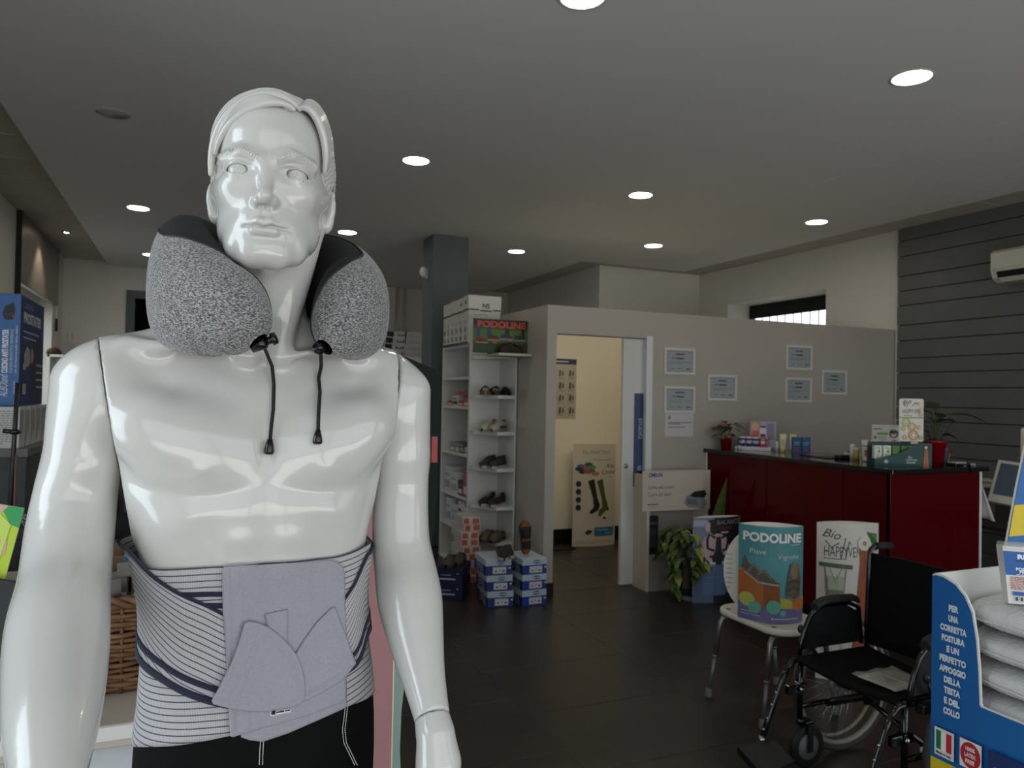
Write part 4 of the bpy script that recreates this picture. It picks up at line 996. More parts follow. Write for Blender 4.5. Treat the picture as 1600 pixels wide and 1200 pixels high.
for k, (x, y) in enumerate(((4.62, 4.90), (4.69, 4.86))):
    t = thing('cream_tube', ['yellow and white tube standing on its cap, in front', 'yellow and white tube standing on its cap, behind the other'][k], 'tube', (x, y, ZC), -.8, 'yellow cream tubes on the counter')
    MB().lathe([(.001, 0), (.020, 0), (.021, .025), (.001, .025)], 14, cap=False).build('cap', P('d9c35a', .4), t)
    A = [[(math.cos(q)*(.021+.008*s), math.sin(q)*.021*(1-s)+(.0008 if math.sin(q) > 0 else -.0008), .025+.125*s) for q in np.linspace(0, 2*PI, 16, endpoint=False)] for s in (0, .25, .5, .75, 1)]
    MB().grid(A, 0, True, cv=True).build('tube_body', P('e2ddc6', .35), t); MB().box(-.029, -.0015, .143, .029, .0015, .155).build('crimp', P('d6bf50', .4), t)
    MB().box(-.008, -.0185, .05, .008, -.0165, .11).build('label_print', P('cdb24a'), t)
for k, (x, y) in enumerate(((4.63, 4.76), (4.69, 4.72))):
    t = thing('blue_carton', ['blue carton with a magenta spot, nearer the yellow tubes', 'blue carton with a magenta spot, the one away from the tubes'][k], 'box', (x, y, ZC), -.55, 'blue cartons on the counter')
    MB().box(-.034, -.025, 0, .034, .025, .135, b=.001).build('carton', P('2f5d82'), t); Print().ell(.034, .03, .018, .016, 'a03a6c').rect(.012, .085, .056, .093, '9fc0d4').rect(.012, .07, .05, .075, '9fc0d4').build('carton_print', flat((-.034, -.025, 0), (1, 0, 0), (0, 0, 1)), t)
t = thing('leaflet_stack', 'flat black folder with papers lying on the middle of the counter', 'papers', (4.58, 4.40, ZC), -.2); MB().box(-.12, -.17, 0, .12, .17, .006, b=.002).build('folder', P('141416', .4), t); MB().box(-.08, .02, .006, .09, .15, .009).build('paper', P('8d857f'), t)
t = thing('payment_terminal', 'small white card terminal on a dark base on the counter', 'terminal', (4.72, 4.30, ZC), -.9)
MB().box(-.055, -.04, 0, .055, .04, .012, b=.004).build('base', P('151517', .4), t); MB().box(-.035, -.03, .012, .035, .03, .045, b=.008, M=Matrix.Rotation(.2, 4, 'X')).build('housing', P('d8d8d4', .4), t); MB().box(-.02, -.022, .048, .02, .012, .050, M=Matrix.Rotation(.2, 4, 'X')).build('keypad', P('55585c', .5), t)
t = thing('glasses_case', 'low dark case on the counter left of the white bottles', 'case', (4.57, 4.225, ZC), .1); MB().box(-.06, -.03, 0, .06, .03, .03, b=.01).build('shell', P('17171c', .35), t); MB().box(-.061, -.031, .0145, .061, .031, .016).build('seam', P('3a3a40'), t)
jar('white_bottle', 'white bottle at the left of the bottles beside the green display', (4.60, 4.16, ZC), .018, .018, .115, 'd9d6cf', 'e4e1da', cat='bottle')
jar('white_bottle', 'taller white bottle behind the yellow jar', (4.66, 4.10, ZC), .020, .020, .15, 'd4d0c6', 'dedad2', cat='bottle')
jar('yellow_bottle', 'yellowish bottle beside the cream tubes', (4.56, 4.09, ZC), .022, .022, .095, 'b39a4a', 'd9d3bd', cat='bottle')
for k, (x, y, h, c) in enumerate(((4.55, 4.00, .155, 'c8743c'), (4.60, 3.96, .16, 'b98a4e'), (4.66, 3.99, .165, 'c9a878'))):
    t = thing('cream_tube', ['white tube with an orange print, nearest the front edge', 'white tube with a tan print beside the green cartons', 'white tube at the back of the tube row'][k], 'tube', (x, y, ZC), -.6, 'white tubes beside the green display')
    MB().lathe([(.001, 0), (.019, 0), (.019, .03), (.001, .03)], 14, cap=False).build('cap', P('e2dfd8', .4), t)
    A = [[(math.cos(q)*(.020+.008*s), math.sin(q)*.02*(1-s)+(.0008 if math.sin(q) > 0 else -.0008), .03+(h-.03)*s) for q in np.linspace(0, 2*PI, 16, endpoint=False)] for s in (0, .3, .6, 1)]
    MB().grid(A, 0, True, cv=True).build('tube_body', P('ded8cb', .35), t); MB().box(-.011, -.019, .04, .011, -.016, .085).build('label_print', P(c), t); MB().box(-.022, -.011, h*.72, .022, -.008, h*.72+.007).build('label_print', P(c), t)
# green display with cartons
def carton(name, label, loc, rz, w, d, h, c, cat='box', group=None, deco=None):
    t = thing(name, label, cat, loc, rz, group); MB().box(-w/2, -d/2, 0, w/2, d/2, h, b=.001).build('carton', P(c), t)
    if deco:
        pr = Print(); deco(pr, w, h); pr.build('carton_print', flat((-w/2, -d/2, 0), (1, 0, 0), (0, 0, 1)), t)
    return t
gd = thing('green_display', 'teal cardboard counter display with a tall patterned header card', 'display', (4.53, 3.70, ZC), math.radians(-27))
TEAL = P('12403f')
MB().box(-.19, -.06, 0, .19, .06, .012).prism([(-.19, 0), (.19, 0), (.19, .16), (.10, .16), (-.03, .085), (-.19, .045)], -.003, .003, M=Matrix.Translation((0, -.062, 0)) @ Matrix.Rotation(PI/2, 4, 'X')).box(-.192, -.06, 0, -.187, .06, .05).box(.187, -.06, 0, .192, .06, .16).build('tray', TEAL, gd)
MB().box(-.19, .055, 0, .19, .061, .16).build('tray_back', TEAL, gd)
hd = MB().prism(rrect(0, 0, .165, .30, .015), -.003, .003, M=Matrix.Translation((.02, .05, .165)) @ Matrix.Rotation(PI/2, 4, 'X')).prism([(.08, 0), (.13, 0), (.13, .02), (.08, .02)], -.003, .003, M=Matrix.Translation((.02, .05, .148)) @ Matrix.Rotation(PI/2, 4, 'X')).build('header_card', P('dcd8cb'), gd)
pr = Print(); pr.text('Bio', .055, .262, .045, '2a3f50', rot=.3, bold=.01, shear=.3).text('HAPPYVEN', .08, .195, .045, '4a4f45', fit=.12, bold=.0).line([(.03, .255), (.05, .245), (.06, .26)], .004, '2a3f50').line([(.09, .25), (.105, .27), (.12, .265)], .005, '2f6e9a')
pr.rect(0, .163, .075, .170, 'c08a4e').rect(.075, .163, .165, .170, '6f9a4a').lines(.03, .13, .178, 1, .01, .006, '8d8b80')
for cx, cy, r, c in ((.045, .135, .026, '9cb870'), (.085, .105, .024, 'd0a35c'), (.095, .045, .030, 'c98b4e'), (.025, .09, .014, 'cdb06a'), (.035, .03, .014, 'c9a45a'), (.13, .10, .012, 'd9a070'), (.14, .03, .013, '6f9a4a'), (.125, .265, .010, 'dfa95c'), (.145, .225, .012, 'e0b45f'), (.14, .187, .010, '8fae55')):
    pr.ring(cx, cy, r, r*.32, c); pr.ell(cx, cy, r*.45, r*.45, 'e6dfce'); pr.ring(cx, cy, r*.45, r*.14, c)
pr.build('header_print', flat((.02, .047, .165), (1, 0, 0), (0, 0, 1)), gd)
pr = Print(); pr.text('HAPPYVEN', .245, .035, .022, 'c5d0c8', fit=.075).text('Bio', .235, .055, .022, 'c5d0c8', shear=.3).ell(.075, .03, .014, .013, '9fb7b0').rect(.21, .022, .27, .028, 'b9c6be').poly([(.322, .0), (.358, .0), (.350, .11), (.344, .135), (.334, .135), (.330, .10)], 'b0664a').ell(.339, .132, .009, .009, 'd9cfc4').poly([(.339, .0), (.342, .0), (.341, .1)], '8a4a36'); pr.build('tray_print', flat((-.19, -.0655, 0), (1, 0, 0), (0, 0, 1)), gd)
Mg = at((4.53, 3.70, ZC+.012), math.radians(-27))
for k in range(6):
    gr = k in (2, 3)
    carton('green_carton' if gr else 'white_carton', ('green carton in the teal display, ' if gr else 'white carton with green leaves in the teal display, ')+['at the left end', 'second from the left', 'third from the left', 'fourth from the left', 'second from the right', 'at the right end'][k], tuple(Mg @ Vector((-.155+.060*k, -.015, 0))), math.radians(-27), .050, .04, .125, '4c7a2c' if gr else 'd9dccb', 'box', 'cartons in the teal display',
           (lambda pr, w, h: pr.rect(.01, .075, .04, .08, 'a9c48a').ell(.025, .06, .010, .006, '86a760')) if gr else (lambda pr, w, h: pr.line([(.01, .105), (.025, .112), (.04, .10)], .004, '33553a').ell(.03, .085, .008, .01, '557a4a').lines(.008, .042, .065, 3, .012, .005, '7d8a70')))
wc = thing('woman_card', 'white cardboard stand with a seated woman behind the green cartons', 'display', (4.74, 3.98, ZC), math.radians(-32))
MB().box(-.10, 0, 0, .10, .006, .27).prism([(0, 0), (.08, 0), (0, .2)], -.002, .002, M=Matrix.Translation((0, .006, 0)) @ Matrix.Rotation(PI/2, 4, 'X') @ Matrix.Rotation(PI/2, 4, 'Y')).build('card', P('d9d6d3'), wc)
pr = Print(); pr.rect(.01, .235, .07, .243, '6d6a6a').rect(.035, .195, .11, .213, '8aa23f').rect(.012, .165, .03, .185, '6b6b70').rect(.012, .135, .03, .155, '6b6b70').lines(.04, .10, .175, 3, .014, .006, '9a9896').ring(.15, .205, .028, .008, '2d3548').ell(.15, .215, .014, .018, 'c08a70').poly([(.13, .225), (.17, .225), (.172, .19), (.165, .21), (.135, .21), (.128, .19)], '20242e').poly([(.08, .11), (.12, .135), (.15, .165), (.18, .15), (.195, .11)], 'b67e5f').poly([(.12, .11), (.145, .155), (.165, .15), (.17, .11)], 'c49478'); pr.build('card_print', flat((-.10, 0, 0), (1, 0, 0), (0, 0, 1)), wc)
pl_ = thing('peace_lily', 'tall leafy plant in a red glazed pot at the corner of the counter', 'plant', (4.93, 3.73, ZC)); pot(pl_, .055, .075, .17, POTR)
for (dx, dy, h, a, L, wd, dr, m) in ((-.02, .01, .36, 2.35, .26, .045, .55, LEAFD), (.0, .0, .39, 1.2, .15, .07, .1, LEAFD), (.03, -.01, .33, -.55, .33, .045, .55, LEAFM), (.02, -.03, .33, -2.2, .15, .07, .3, LEAFM), (-.03, .02, .22, 2.45, .26, .04, .55, LEAFD), (.01, -.02, .30, -1.5, .12, .06, .4, LEAFD), (.05, -.02, .20, -.9, .13, .075, 1.0, LEAFD), (.03, .03, .30, .6, .22, .06, .5, LEAFD)):
    MB().tube([(dx*.4, dy*.4, .15), (dx*.7, dy*.7, h*.6), (dx, dy, h)], .004, 5).build('stem', STEM, pl_)
    m_ = MB(); leaf(m_, (dx, dy, h), (math.cos(a), math.sin(a), .45), L*1.15, wd*1.7, dr, n=9, fold=.35); m_.build('leaf', m, pl_)
rg = random.Random(9); sp = MB()
for k in range(9):
    a = rg.uniform(0, 6.28); x, y, z = .02*math.cos(a), .02*math.sin(a), .15; pts = [(x, y, z)]
    for q in range(5):
        x += .016*math.cos(a); y += .016*math.sin(a); z += .028; pts.append((x, y, z)); 
        for s in (1, -1): leaf(sp, (x, y, z), (math.cos(a+s*1.3), math.sin(a+s*1.3), .4), .028, .018, .3, n=3)
    sp.tube(pts, .0015, 4)
o = sp.build('fine_foliage', LEAFD, pl_, 'fine small leaved sprigs'); o['kind'] = 'stuff'
carton('blue_carton', 'dark blue carton behind the red flower right of the plant', (5.035, 3.75, ZC), -.6, .055, .04, .135, '26305f', deco=lambda pr, w, h: pr.rect(.008, .1, .047, .11, 'b9bfd6').rect(.008, .02, .02, .08, '8f98c0'))
t = thing('red_flower', 'artificial red flower on a bent stem beside the red pot', 'flower', (5.00, 3.665, ZC)); MB().tube([(-.03, .0, .0), (-.01, 0, .05), (.005, 0, .085)], .003, 6).build('stem', P('9a8a50'), t)
m_ = MB()
for k in range(7): a = k*.9; leaf(m_, (.008, 0, .085), (math.cos(a), math.sin(a), .5), .032, .03, .2, n=4)
m_.build('petals', P('b0141c', .4), t)
t = thing('card_reader', 'flat white and black device lying at the right end of the counter', 'device', (4.985, 3.59, ZC), -.1); MB().box(-.07, -.04, 0, .07, .04, .018, b=.004).build('base', P('121214', .3), t); MB().box(-.06, -.035, .018, .035, .035, .026, b=.003).build('lid', P('c9c7c2', .4), t)
# cloth hanging from the end of the counter
A = []
for i in range(11):
    s = i/10; row = []
    for j in range(9):
        q = j/8; w = .055+.13*s; y = -q*(.02+.02*math.sin(q*9+s*2))
        row.append((5.122+.012*math.sin(q*11+s)*s+.02*s+(.012*s if j > 5 else 0), 3.62-q*w*1.0, 1.182-.36*s-.03*q*s))
    A.append(row)
o = MB().grid([[(4.98, 3.60-.055*j/8, 1.1735) for j in range(9)], [(5.11, 3.61-.055*j/8, 1.1745) for j in range(9)]]+A, 0, True).build('white_cloth', mat('white_cotton', 'd8d5d6', .9, bump=.3, bscale=500)); solid(o, .002); tag(o, 'white cloth hanging over the right end of the red counter', 'cloth')
# desk behind the counter with monitor and telephone
dk = thing('office_desk', 'dark office desk with a round grey leg behind the counter end', 'desk', (5.75, 3.60, 0))
MB().box(-.50, -.75, .71, .74, .68, .74, b=.004).build('desk_top', mat('dark_wood', '2a211d', .4, var=.15, vscale=12), dk)
for x, y in ((-.33, .25), (.6, .5), (.6, -.6), (-.33, -.6)): MB().tube([(x, y, 0), (x, y, .71)], .03, 12).lathe([(.05, 0), (.05, .01), (.03, .02)], 12, (x, y, 0)).build('leg', mat('grey_leg', '5b5b5c', .4), dk)
dm = lambda px, py, D: tuple(np.array([0, 0, CAMH])+D*(np.array(_fw)+(px-800)/FPX*np.array(CR)-(py-600)/FPX*np.array(CU)))
mo = thing('computer_monitor', 'beige computer monitor tilted back on the dark desk', 'monitor', (5.50, 3.46, .7405), math.radians(-72))
Mt = Matrix.Translation((0, 0, .28)) @ Matrix.Rotation(-.42, 4, 'X') @ Matrix.Rotation(.10, 4, 'Y')
MB().box(-.20, -.02, -.16, .20, .03, .17, b=.008, M=Mt).build('casing', mat('beige_plastic', 'bdb6a8', .45), mo); MB().box(-.175, -.0215, -.10, .175, -.019, .145, M=Mt).build('screen', mat('dim_screen', '4a5763', .15), mo, 'blue grey screen')
MB().tube([(0, .03, 0), (0, .04, .15), (0, .03, .26)], .025, 10).lathe([(.11, 0), (.11, .012), (.03, .03)], 20, (0, .03, 0)).build('stand', mat('beige_plastic', 'bdb6a8'), mo)
ph = thing('telephone', 'beige desk telephone on a stand behind the counter end', 'telephone', (5.72, 3.95, .74), math.radians(-40))
MB().box(-.09, -.10, 0, .09, .10, .22, b=.01).build('stand', P('2b2b2e'), ph); MB().box(-.10, -.11, .22, .10, .10, .25, b=.008, M=Matrix.Translation((0, 0, .0))).build('base', mat('beige_plastic', 'bdb6a8'), ph); MB().tube([(-.08, -.07, .262), (-.05, -.07, .275), (.05, -.07, .275), (.08, -.07, .262)], .017, 8).build('handset', mat('beige_plastic', 'bdb6a8'), ph)
t = thing('desk_cables', 'tangle of dark leads and pens in front of the monitor', 'cables', (5.30, 3.26, .7405))
for k in range(4): MB().tube([(.05*k-.1, -.05, .004), (.05*k-.07, .02, .03+.01*k), (.04*k-.02, .07, .02), (.05*k, .10, .004)], .004, 5).build('cable', P('15151a' if k % 2 else '6a6a6a'), t)
wt = thing('white_totem', 'tall white column device at the right edge of the picture', 'device', (3.548, 2.108, 0)); MB().box(-.075, -.10, 0, .09, .10, 1.50, b=.01).build('column', mat('beige_white_plastic', 'cbc5b8', .5), wt); MB().box(-.105, -.03, 1.40, -.073, .06, 1.47, b=.008).build('grip', mat('beige_white_plastic', 'cbc5b8'), wt); MB().ell((.0, 0, 1.52), (.05, .05, .035), 14, 8).build('sensor_head', METAL, wt); MB().box(-.078, -.1, 1.36, .093, .103, 1.365).build('joint', P('8c877c'), wt)
# ------------------------------------------------------------------ certificates and the notice
CF = mat('certificate_frame', 'd3d1cb', .35); CP = P('a3a9ac', .6)
def cert(x0, z1, label, rows, mark):
    t = thing('certificate', label, 'picture frame', (x0, PF-.002, z1-.232), group='framed certificates on the partition')
    w, h = .322, .232; fr = MB()
    for a in ((0, 0, w, .022), (0, h-.022, w, h), (0, .022, .022, h-.022), (w-.022, .022, w, h-.022)): fr.box(a[0], -.018, a[1], a[2], 0, a[3], b=.003)
    fr.build('frame', CF, t); MB().box(.02, -.006, .02, w-.02, -.001, h-.02).build('sheet', CP, t)
    pr = Print(); 
    for a in ((.028, .028, w-.028, .031), (.028, h-.031, w-.028, h-.028), (.028, .031, .031, h-.031), (w-.031, .031, w-.028, h-.031)): pr.rect(*a, '6f7b82')
    pr.rect(w/2-.045, h-.058, w/2+.05, h-.048, mark); pr.lines(w/2-.08, w/2+.03, h-.092, 1, .02, .008, '5d6468', 2); pr.rect(w/2-.03, h-.096, w/2+.045, h-.084, '3c4247'); pr.lines(.06, w-.05, h-.125, 2, .014, .005, '7b8286', rows)
    pr.rect(w-.09, .047, w-.05, .056, '3c4247'); pr.rect(.07, .05, .105, .056, '6a7176'); pr.rect(.14, .05, .19, .056, '6a7176')
    pr.build('certificate_print', flat((0, -.0065, 0), (1, 0, 0), (0, 0, 1)), t)
cert(3.752, 2.046, 'framed certificate with a red heading, top of the pair beside the door', 3, '7a2a33')
cert(3.757, 1.712, 'framed certificate directly above the pinned white notice', 4, '35393f')
cert(4.217, 1.826, 'framed certificate alone between the two pairs, above the poinsettia', 5, '35393f')
cert(5.112, 2.129, 'framed certificate, upper of the pair above the blue cartons', 6, '35393f')
cert(5.108, 1.824, 'framed certificate, lower of the pair above the blue cartons', 7, '35393f')
cert(5.560, 1.906, 'framed certificate nearest the grey plank wall', 8, '35393f')
t = thing('paper_notice', 'white paper notice pinned below the lower certificate beside the door', 'paper', (3.775, PF-.001, 1.275)); MB().box(0, -.0015, 0, .30, 0, .215).build('sheet', P('cfc8ca'), t)
pr = Print(); pr.poly([(.03, .15), (.055, .15), (.06, .17), (.045, .19), (.035, .175)], '8d8a94').rect(.03, .118, .28, .124, '5b5660').rect(.03, .106, .16, .112, '6b6670').rect(.03, .078, .21, .084, '77727c'); pr.build('notice_print', flat((0, -.0015, 0), (1, 0, 0), (0, 0, 1)), t)
# ------------------------------------------------------------------ shelving and shoes
SHW = mat('shelf_white_laminate', 'd9d8d3', .4, bump=.02, bscale=200)
su = thing('shelf_unit', 'white shelving unit with white boxes on top beside the grey pillar', 'shelf unit', (2.32, 6.375, 0))
for y in (0, .775): MB().box(0, y, 0, .29, y+.022, 2.07, b=.002).build('side_panel', SHW, su)
MB().box(.285, .02, 0, .30, .78, 2.07).build('back_panel', SHW, su)
SZ = [.02, .36, .66, 1.057, 1.497, 1.77, 2.07]
for z in SZ: MB().box(.0, .022, z-.026, .285, .775, z, b=.002).build('shelf', SHW, su)
eu = thing('corner_shelf', 'white corner shelf with angled fronts displaying single pairs of shoes', 'shelf unit', (2.32, 5.98, 0))
MB().box(.285, 0, 0, .30, .375, 1.956, b=.002).build('side_panel', SHW, eu); MB().box(.0, .375, 0, .29, .392, 1.956, b=.002).build('back_panel', SHW, eu)
for z in (.10, .33, .635, .967, 1.286, 1.605, 1.956): MB().prism([(.285, .01), (.285, .375), (0, .375), (0, .27), (.13, .01)], z-.03, z).build('shelf', SHW, eu)
pb = thing('shoe_poster', 'card poster of shoes on grass with red lettering above the corner shelf', 'poster', (2.14, 5.81, 1.9575), math.radians(-2))
MB().box(0, 0, 0, .50, .012, .285).build('card', P('b9b49f'), pb)
pr = Print(); pr.rect(.0, .0, .50, .285, '39521f').rect(.0, .10, .5, .2, '4d6a2a').rect(.0, .235, .5, .285, '1d2a1a').rect(0, .0, .5, .09, '273d18')
for x, w, c in ((.045, .03, '2d4676'), (.14, .035, '2d4676'), (.30, .04, '1d2233'), (.445, .03, '15171c')): pr.poly([(x-w/2, .14), (x+w/2, .14), (x+w*.6, .27), (x-w*.4, .27)], c)
for x, y, c in ((.07, .10, '7b1f22'), (.175, .125, '5e2022'), (.29, .135, '2c3030'), (.41, .13, '2c3030')): pr.poly([(x-.05, y-.012), (x+.06, y-.012), (x+.055, y+.01), (x, y+.028), (x-.04, y+.03)], c).line([(x-.05, y-.014), (x+.06, y-.014)], .006, 'a9a79d')
pr.rect(.17, .085, .21, .097, 'c05a44').rect(.31, .105, .345, .117, 'c05a44'); pr.text('PODOLINE', .25, .215, .075, 'd94f3c', fit=.43, bold=.025); pr.build('poster_print', flat((0, 0, 0), (1, 0, 0), (0, 0, 1)), pb)
# binder boxes on top: white boxes with black stripes
for k in range(6):
    y = 6.385+[0, .135, .262, .385, .505, .62][k]; th_ = [.130, .122, .118, .115, .11, .11][k]; h = [.445, .435, .43, .43, .42, .42][k]
    t = thing('white_box', ['large white box with a logo on its side, nearest the poster', 'second white box from the poster on the shelf top, with a finger hole', 'third white box from the poster on the shelf top', 'fourth white box from the poster on the shelf top', 'fifth white box from the poster on the shelf top', 'white box at the far end of the shelf top'][k], 'box', (2.305, y, 2.071), group='white boxes standing on the shelf unit')
    MB().box(0, 0, 0, .315, th_, h*.72, b=.002).build('box_body', P('d3d1ca'), t); MB().box(-.003, -.001, h*.72, .318, th_+.001, h, b=.002).build('lid', P('d6d4cd'), t)
    pr = Print(); pr.rect(0, h*.69, th_, h*.72, INK)
    if k < 2: pr.ell(th_*.45, h*.86, .018, .018, INK)
    pr.rect(th_*.35, .04, th_*.55, .08, '55555a').rect(th_*.35, .11, th_*.5, .16, '55555a').rect(th_*.4, .19, th_*.5, .21, '77777a').rect(0, 0, th_, .02, '3b4266' if k < 3 else '2a2a2e')
    pr.build('box_print', flat((-.0035, th_, 0), (0, -1, 0), (0, 0, 1)), t)
    if k == 0:
        pr = Print(); pr.rect(0, .308, .10, .321, '55544f').rect(.235, .308, .315, .321, '55544f').text('NS', .168, .332, .06, '3a3a3d', bold=.02).rect(.11, .300, .225, .312, '4a4a4a').lines(.05, .29, .265, 1, .01, .006, '8b8984'); pr.build('logo_print', flat((0, -.0015, 0), (1, 0, 0), (0, 0, 1)), t)
def shoe(name, label, loc, rz, cu, cs, kind='sneaker', L=.275, group=None, ca=None, s=1.0, lace='d8d6d0'):
    """toe towards local -x"""
    t = thing(name, label, 'shoe', loc, rz, group); ca = ca or cu
    def hw(u): return np.interp(u, [0, .08, .3, .5, .7, .88, .97, 1], [.012, .030, .034, .036, .046, .042, .022, .006])*s
    sole_h = .022 if kind != 'sandal' else .03
    A = []
    for u in np.linspace(0, 1, 15):
        x = L*(.5-u); w = hw(u)*1.06+.001; A.append([(x, -w, 0), (x, -w*1.02, sole_h), (x, w*1.02, sole_h), (x, w, 0)])
    MB().grid(A, 0, False, cv=True, flip=False).build('sole', P(cs, .6), t)
    if kind == 'sandal':
        A = [[(L*(.5-u), q*hw(u), .031+.008*(1-q*q)*-1+.008) for q in np.linspace(-1, 1, 7)] for u in np.linspace(.01, .99, 13)]
        MB().grid(A, 0, True).build('footbed', P(ca, .8), t)
        for u0, u1 in ((.16, .38), (.46, .80)):
            A = [[(L*(.5-u), hw(u)*1.08*math.cos(a), .02+.058*math.sin(a)**.7*(1.2-u*.5)) for a in np.linspace(0, PI, 10)] for u in np.linspace(u0, u1, 4)]
            o = MB().grid(A, 0, True).build('strap', P(cu, .7), t); solid(o, .004)
        return t
    low = kind == 'slipper'
    A = []
    for u in np.linspace(.0, 1, 19):
        x = L*(.5-u); w = hw(u)
        h = np.interp(u, [0, .05, .2, .34, .5, .7, .88, 1], [.05, .075, .070, .072, .066, .050, .040, .012] if not low else [.03, .04, .035, .045, .072, .060, .046, .012])*s
        A.append([(x, w*math.cos(a)*(1.0 if math.sin(a) < .5 else .95), sole_h+(h*1.0)*max(0, math.sin(a))**.75) for a in np.linspace(0, PI, 13)])
    MB().grid(A, 0, True).build('upper', P(cu, .75, bump=.3, bscale=300), t)
    A = [[(L*(.5-u)+.0, q*hw(u)*(.62 if not low else .8), sole_h+np.interp(u, [0, .05, .2, .34, .5], [.052, .079, .073, .0745, .069] if not low else [.034, .043, .038, .048, .070])*s) for q in (-1, -.4, .4, 1)] for u in np.linspace(.05, .36 if not low else .42, 6)]
    MB().grid(A, 0, True).build('opening', P('141210' if not low else ca), t, 'dark opening')
    if kind == 'sneaker':
        lc = MB()
        for k in range(4):
            u = .40+.075*k; z = sole_h+np.interp(u, [.34, .5, .7], [.077, .071, .055])*s; lc.tube([(L*(.5-u), -.020*s, z-.010), (L*(.5-u)-.003, 0, z+.002), (L*(.5-u), .020*s, z-.010)], .0032, 5)
        lc.build('laces', P(lace, .8), t)
        A = [[(L*(.5-u), hw(u)*1.03*sg, sole_h+z) for z in (.004, .018, .03)] for sg in (-1,) for u in np.linspace(.15, .75, 8)]
        MB().grid(A, 0, True).build('side_trim', P(ca, .7), t)
    return t
XE, YE = 2.32, 5.98
def pair(z, nm, kind, cu, cs, ca, a, lab, x=.150, y=.145, dx=(.03, .10), **k):
    G = 'pair of '+lab+' shoes'
    for i, sgn in enumerate((0, 1)):
        c, s_ = math.cos(a), math.sin(a); ox = x+(-s_*(i*.095-.045)); oy = y+(c*(i*.095-.045))
        shoe(nm, ('nearer ' if i == 0 else 'farther ')+lab+' shoe of the pair on the corner shelf', (XE+ox, YE+oy, z+.001), a, cu, cs, kind, .29, G, ca, **k)
shoe('sandal', 'tan footbed sandal with black straps at the left on the uppermost shelf', (XE+.055, YE+.13, 1.606), 1.2, '1b1714', '6d5234', 'sandal', .27, 'sandals on the corner shelf', 'a07a48')
shoe('sandal', 'tan footbed sandal propped up in the middle of the uppermost shelf', (XE+.160, YE+.16, 1.606), 1.1, '17130f', '4a3520', 'sandal', .27, 'sandals on the corner shelf', '8a6238', s=1.1)
shoe('slipper', 'low black slip-on beside the sandals on the uppermost shelf', (XE+.250, YE+.15, 1.606), 1.35, '141110', '0f0e0d', 'slipper', .24, s=.8)
pair(1.286, 'sneaker', 'sneaker', 'b9b1a0', '8d867a', '55504a', .75, 'beige running', lace='cfc9ba')
pair(.967, 'sneaker', 'sneaker', '3a3a3d', 'b3afa8', '2a2a2d', .75, 'dark grey strapped', lace='2e2e31')
pair(.635, 'sneaker', 'sneaker', '2e2220', 'b0a8a0', '3d2d28', .75, 'dark brown laced', lace='a59d93')
pair(.33, 'slipper', 'slipper', '6a5a4c', '4a3e34', '8a7766', .8, 'woolly taupe', y=.12)
shoe('clog', 'dark brown clog on the shelf top in front of the shoe poster', (2.45, 5.735, 1.9575+.001), .05, '2c211b', '17120f', 'slipper', .22, 'clogs in front of the poster', s=.95)
shoe('clog', 'black clog seen end on, left of the brown clog on the shelf top', (2.345, 5.90, 1.9575+.001), 1.3, '15120f', '0e0c0b', 'slipper', .20, 'clogs in front of the poster', s=.8)
MB().box(.0, -.30, 1.935, .30, .02, 1.956, b=.002).build('top_board', mat('pale_board', 'bdb9a4', .5), eu)
# boxes of goods on the long shelves
rg = random.Random(21)
def goods(z, spec, group):
    y = 6.41
    for k, (w, h, d, c, c2, lab) in enumerate(spec):
        t = thing('goods_box', lab, 'box', (2.335, y, z+.001), group=group); MB().box(0, 0, 0, d, w, h, b=.001).build('carton', P(c), t)
        pr = Print(); pr.rect(w*.1, h*.15, w*.9, h*.45, c2).rect(w*.1, h*.62, w*.7, h*.72, c2 if c2 != 'd8d6d2' else '8a8a8a'); pr.build('carton_print', flat((-.0003, w, 0), (0, -1, 0), (0, 0, 1)), t); y += w+.012
goods(1.497, [(.15, .075, .2, 'b55436', 'd8d6d2', 'red carton at the near end of the second shelf'), (.13, .055, .2, 'a94a33', 'd8d6d2', 'low red carton beside the near one on the second shelf'), (.17, .10, .2, 'c8c4be', '2b2b2e', 'white and black carton in the middle of the second shelf'), (.12, .05, .2, '8e3a30', 'd8d6d2', 'dark red carton at the far end of the second shelf')], 'cartons on the second shelf')
t = carton('goods_box', 'long red carton lying across the cartons of the second shelf', (2.43, 6.60, 1.602), PI/2, .30, .16, .035, 'b03a30'); 
goods(1.057, [(.10, .06, .2, 'd8d6d2', '8a8a8a', 'white carton at the near end of the third shelf'), (.13, .11, .2, '4e5a4a', '8fbf70', 'dark green carton on the third shelf'), (.11, .085, .2, 'a8917e', 'd8d6d2', 'tan carton on the third shelf'), (.14, .09, .2, '8b8d92', 'd8d6d2', 'grey carton at the far end of the third shelf')], 'cartons on the third shelf')
t = carton('goods_box', 'bright green lid resting on the dark green carton', (2.42, 6.60, 1.169), PI/2, .10, .10, .02, '6ea84c')
goods(.66, [(.12, .22, .2, 'b9573c', 'd8d6d2', 'tall red and white carton on the fourth shelf'), (.13, .14, .2, '3a3a3e', 'd8d6d2', 'black carton with a white label on the fourth shelf'), (.20, .20, .2, 'cfd0d0', 'a5a8aa', 'white carton with grey print on the fourth shelf'), (.18, .24, .2, 'c9cacb', '9a9da0', 'white carton at the far end of the fourth shelf')], 'cartons on the fourth shelf')
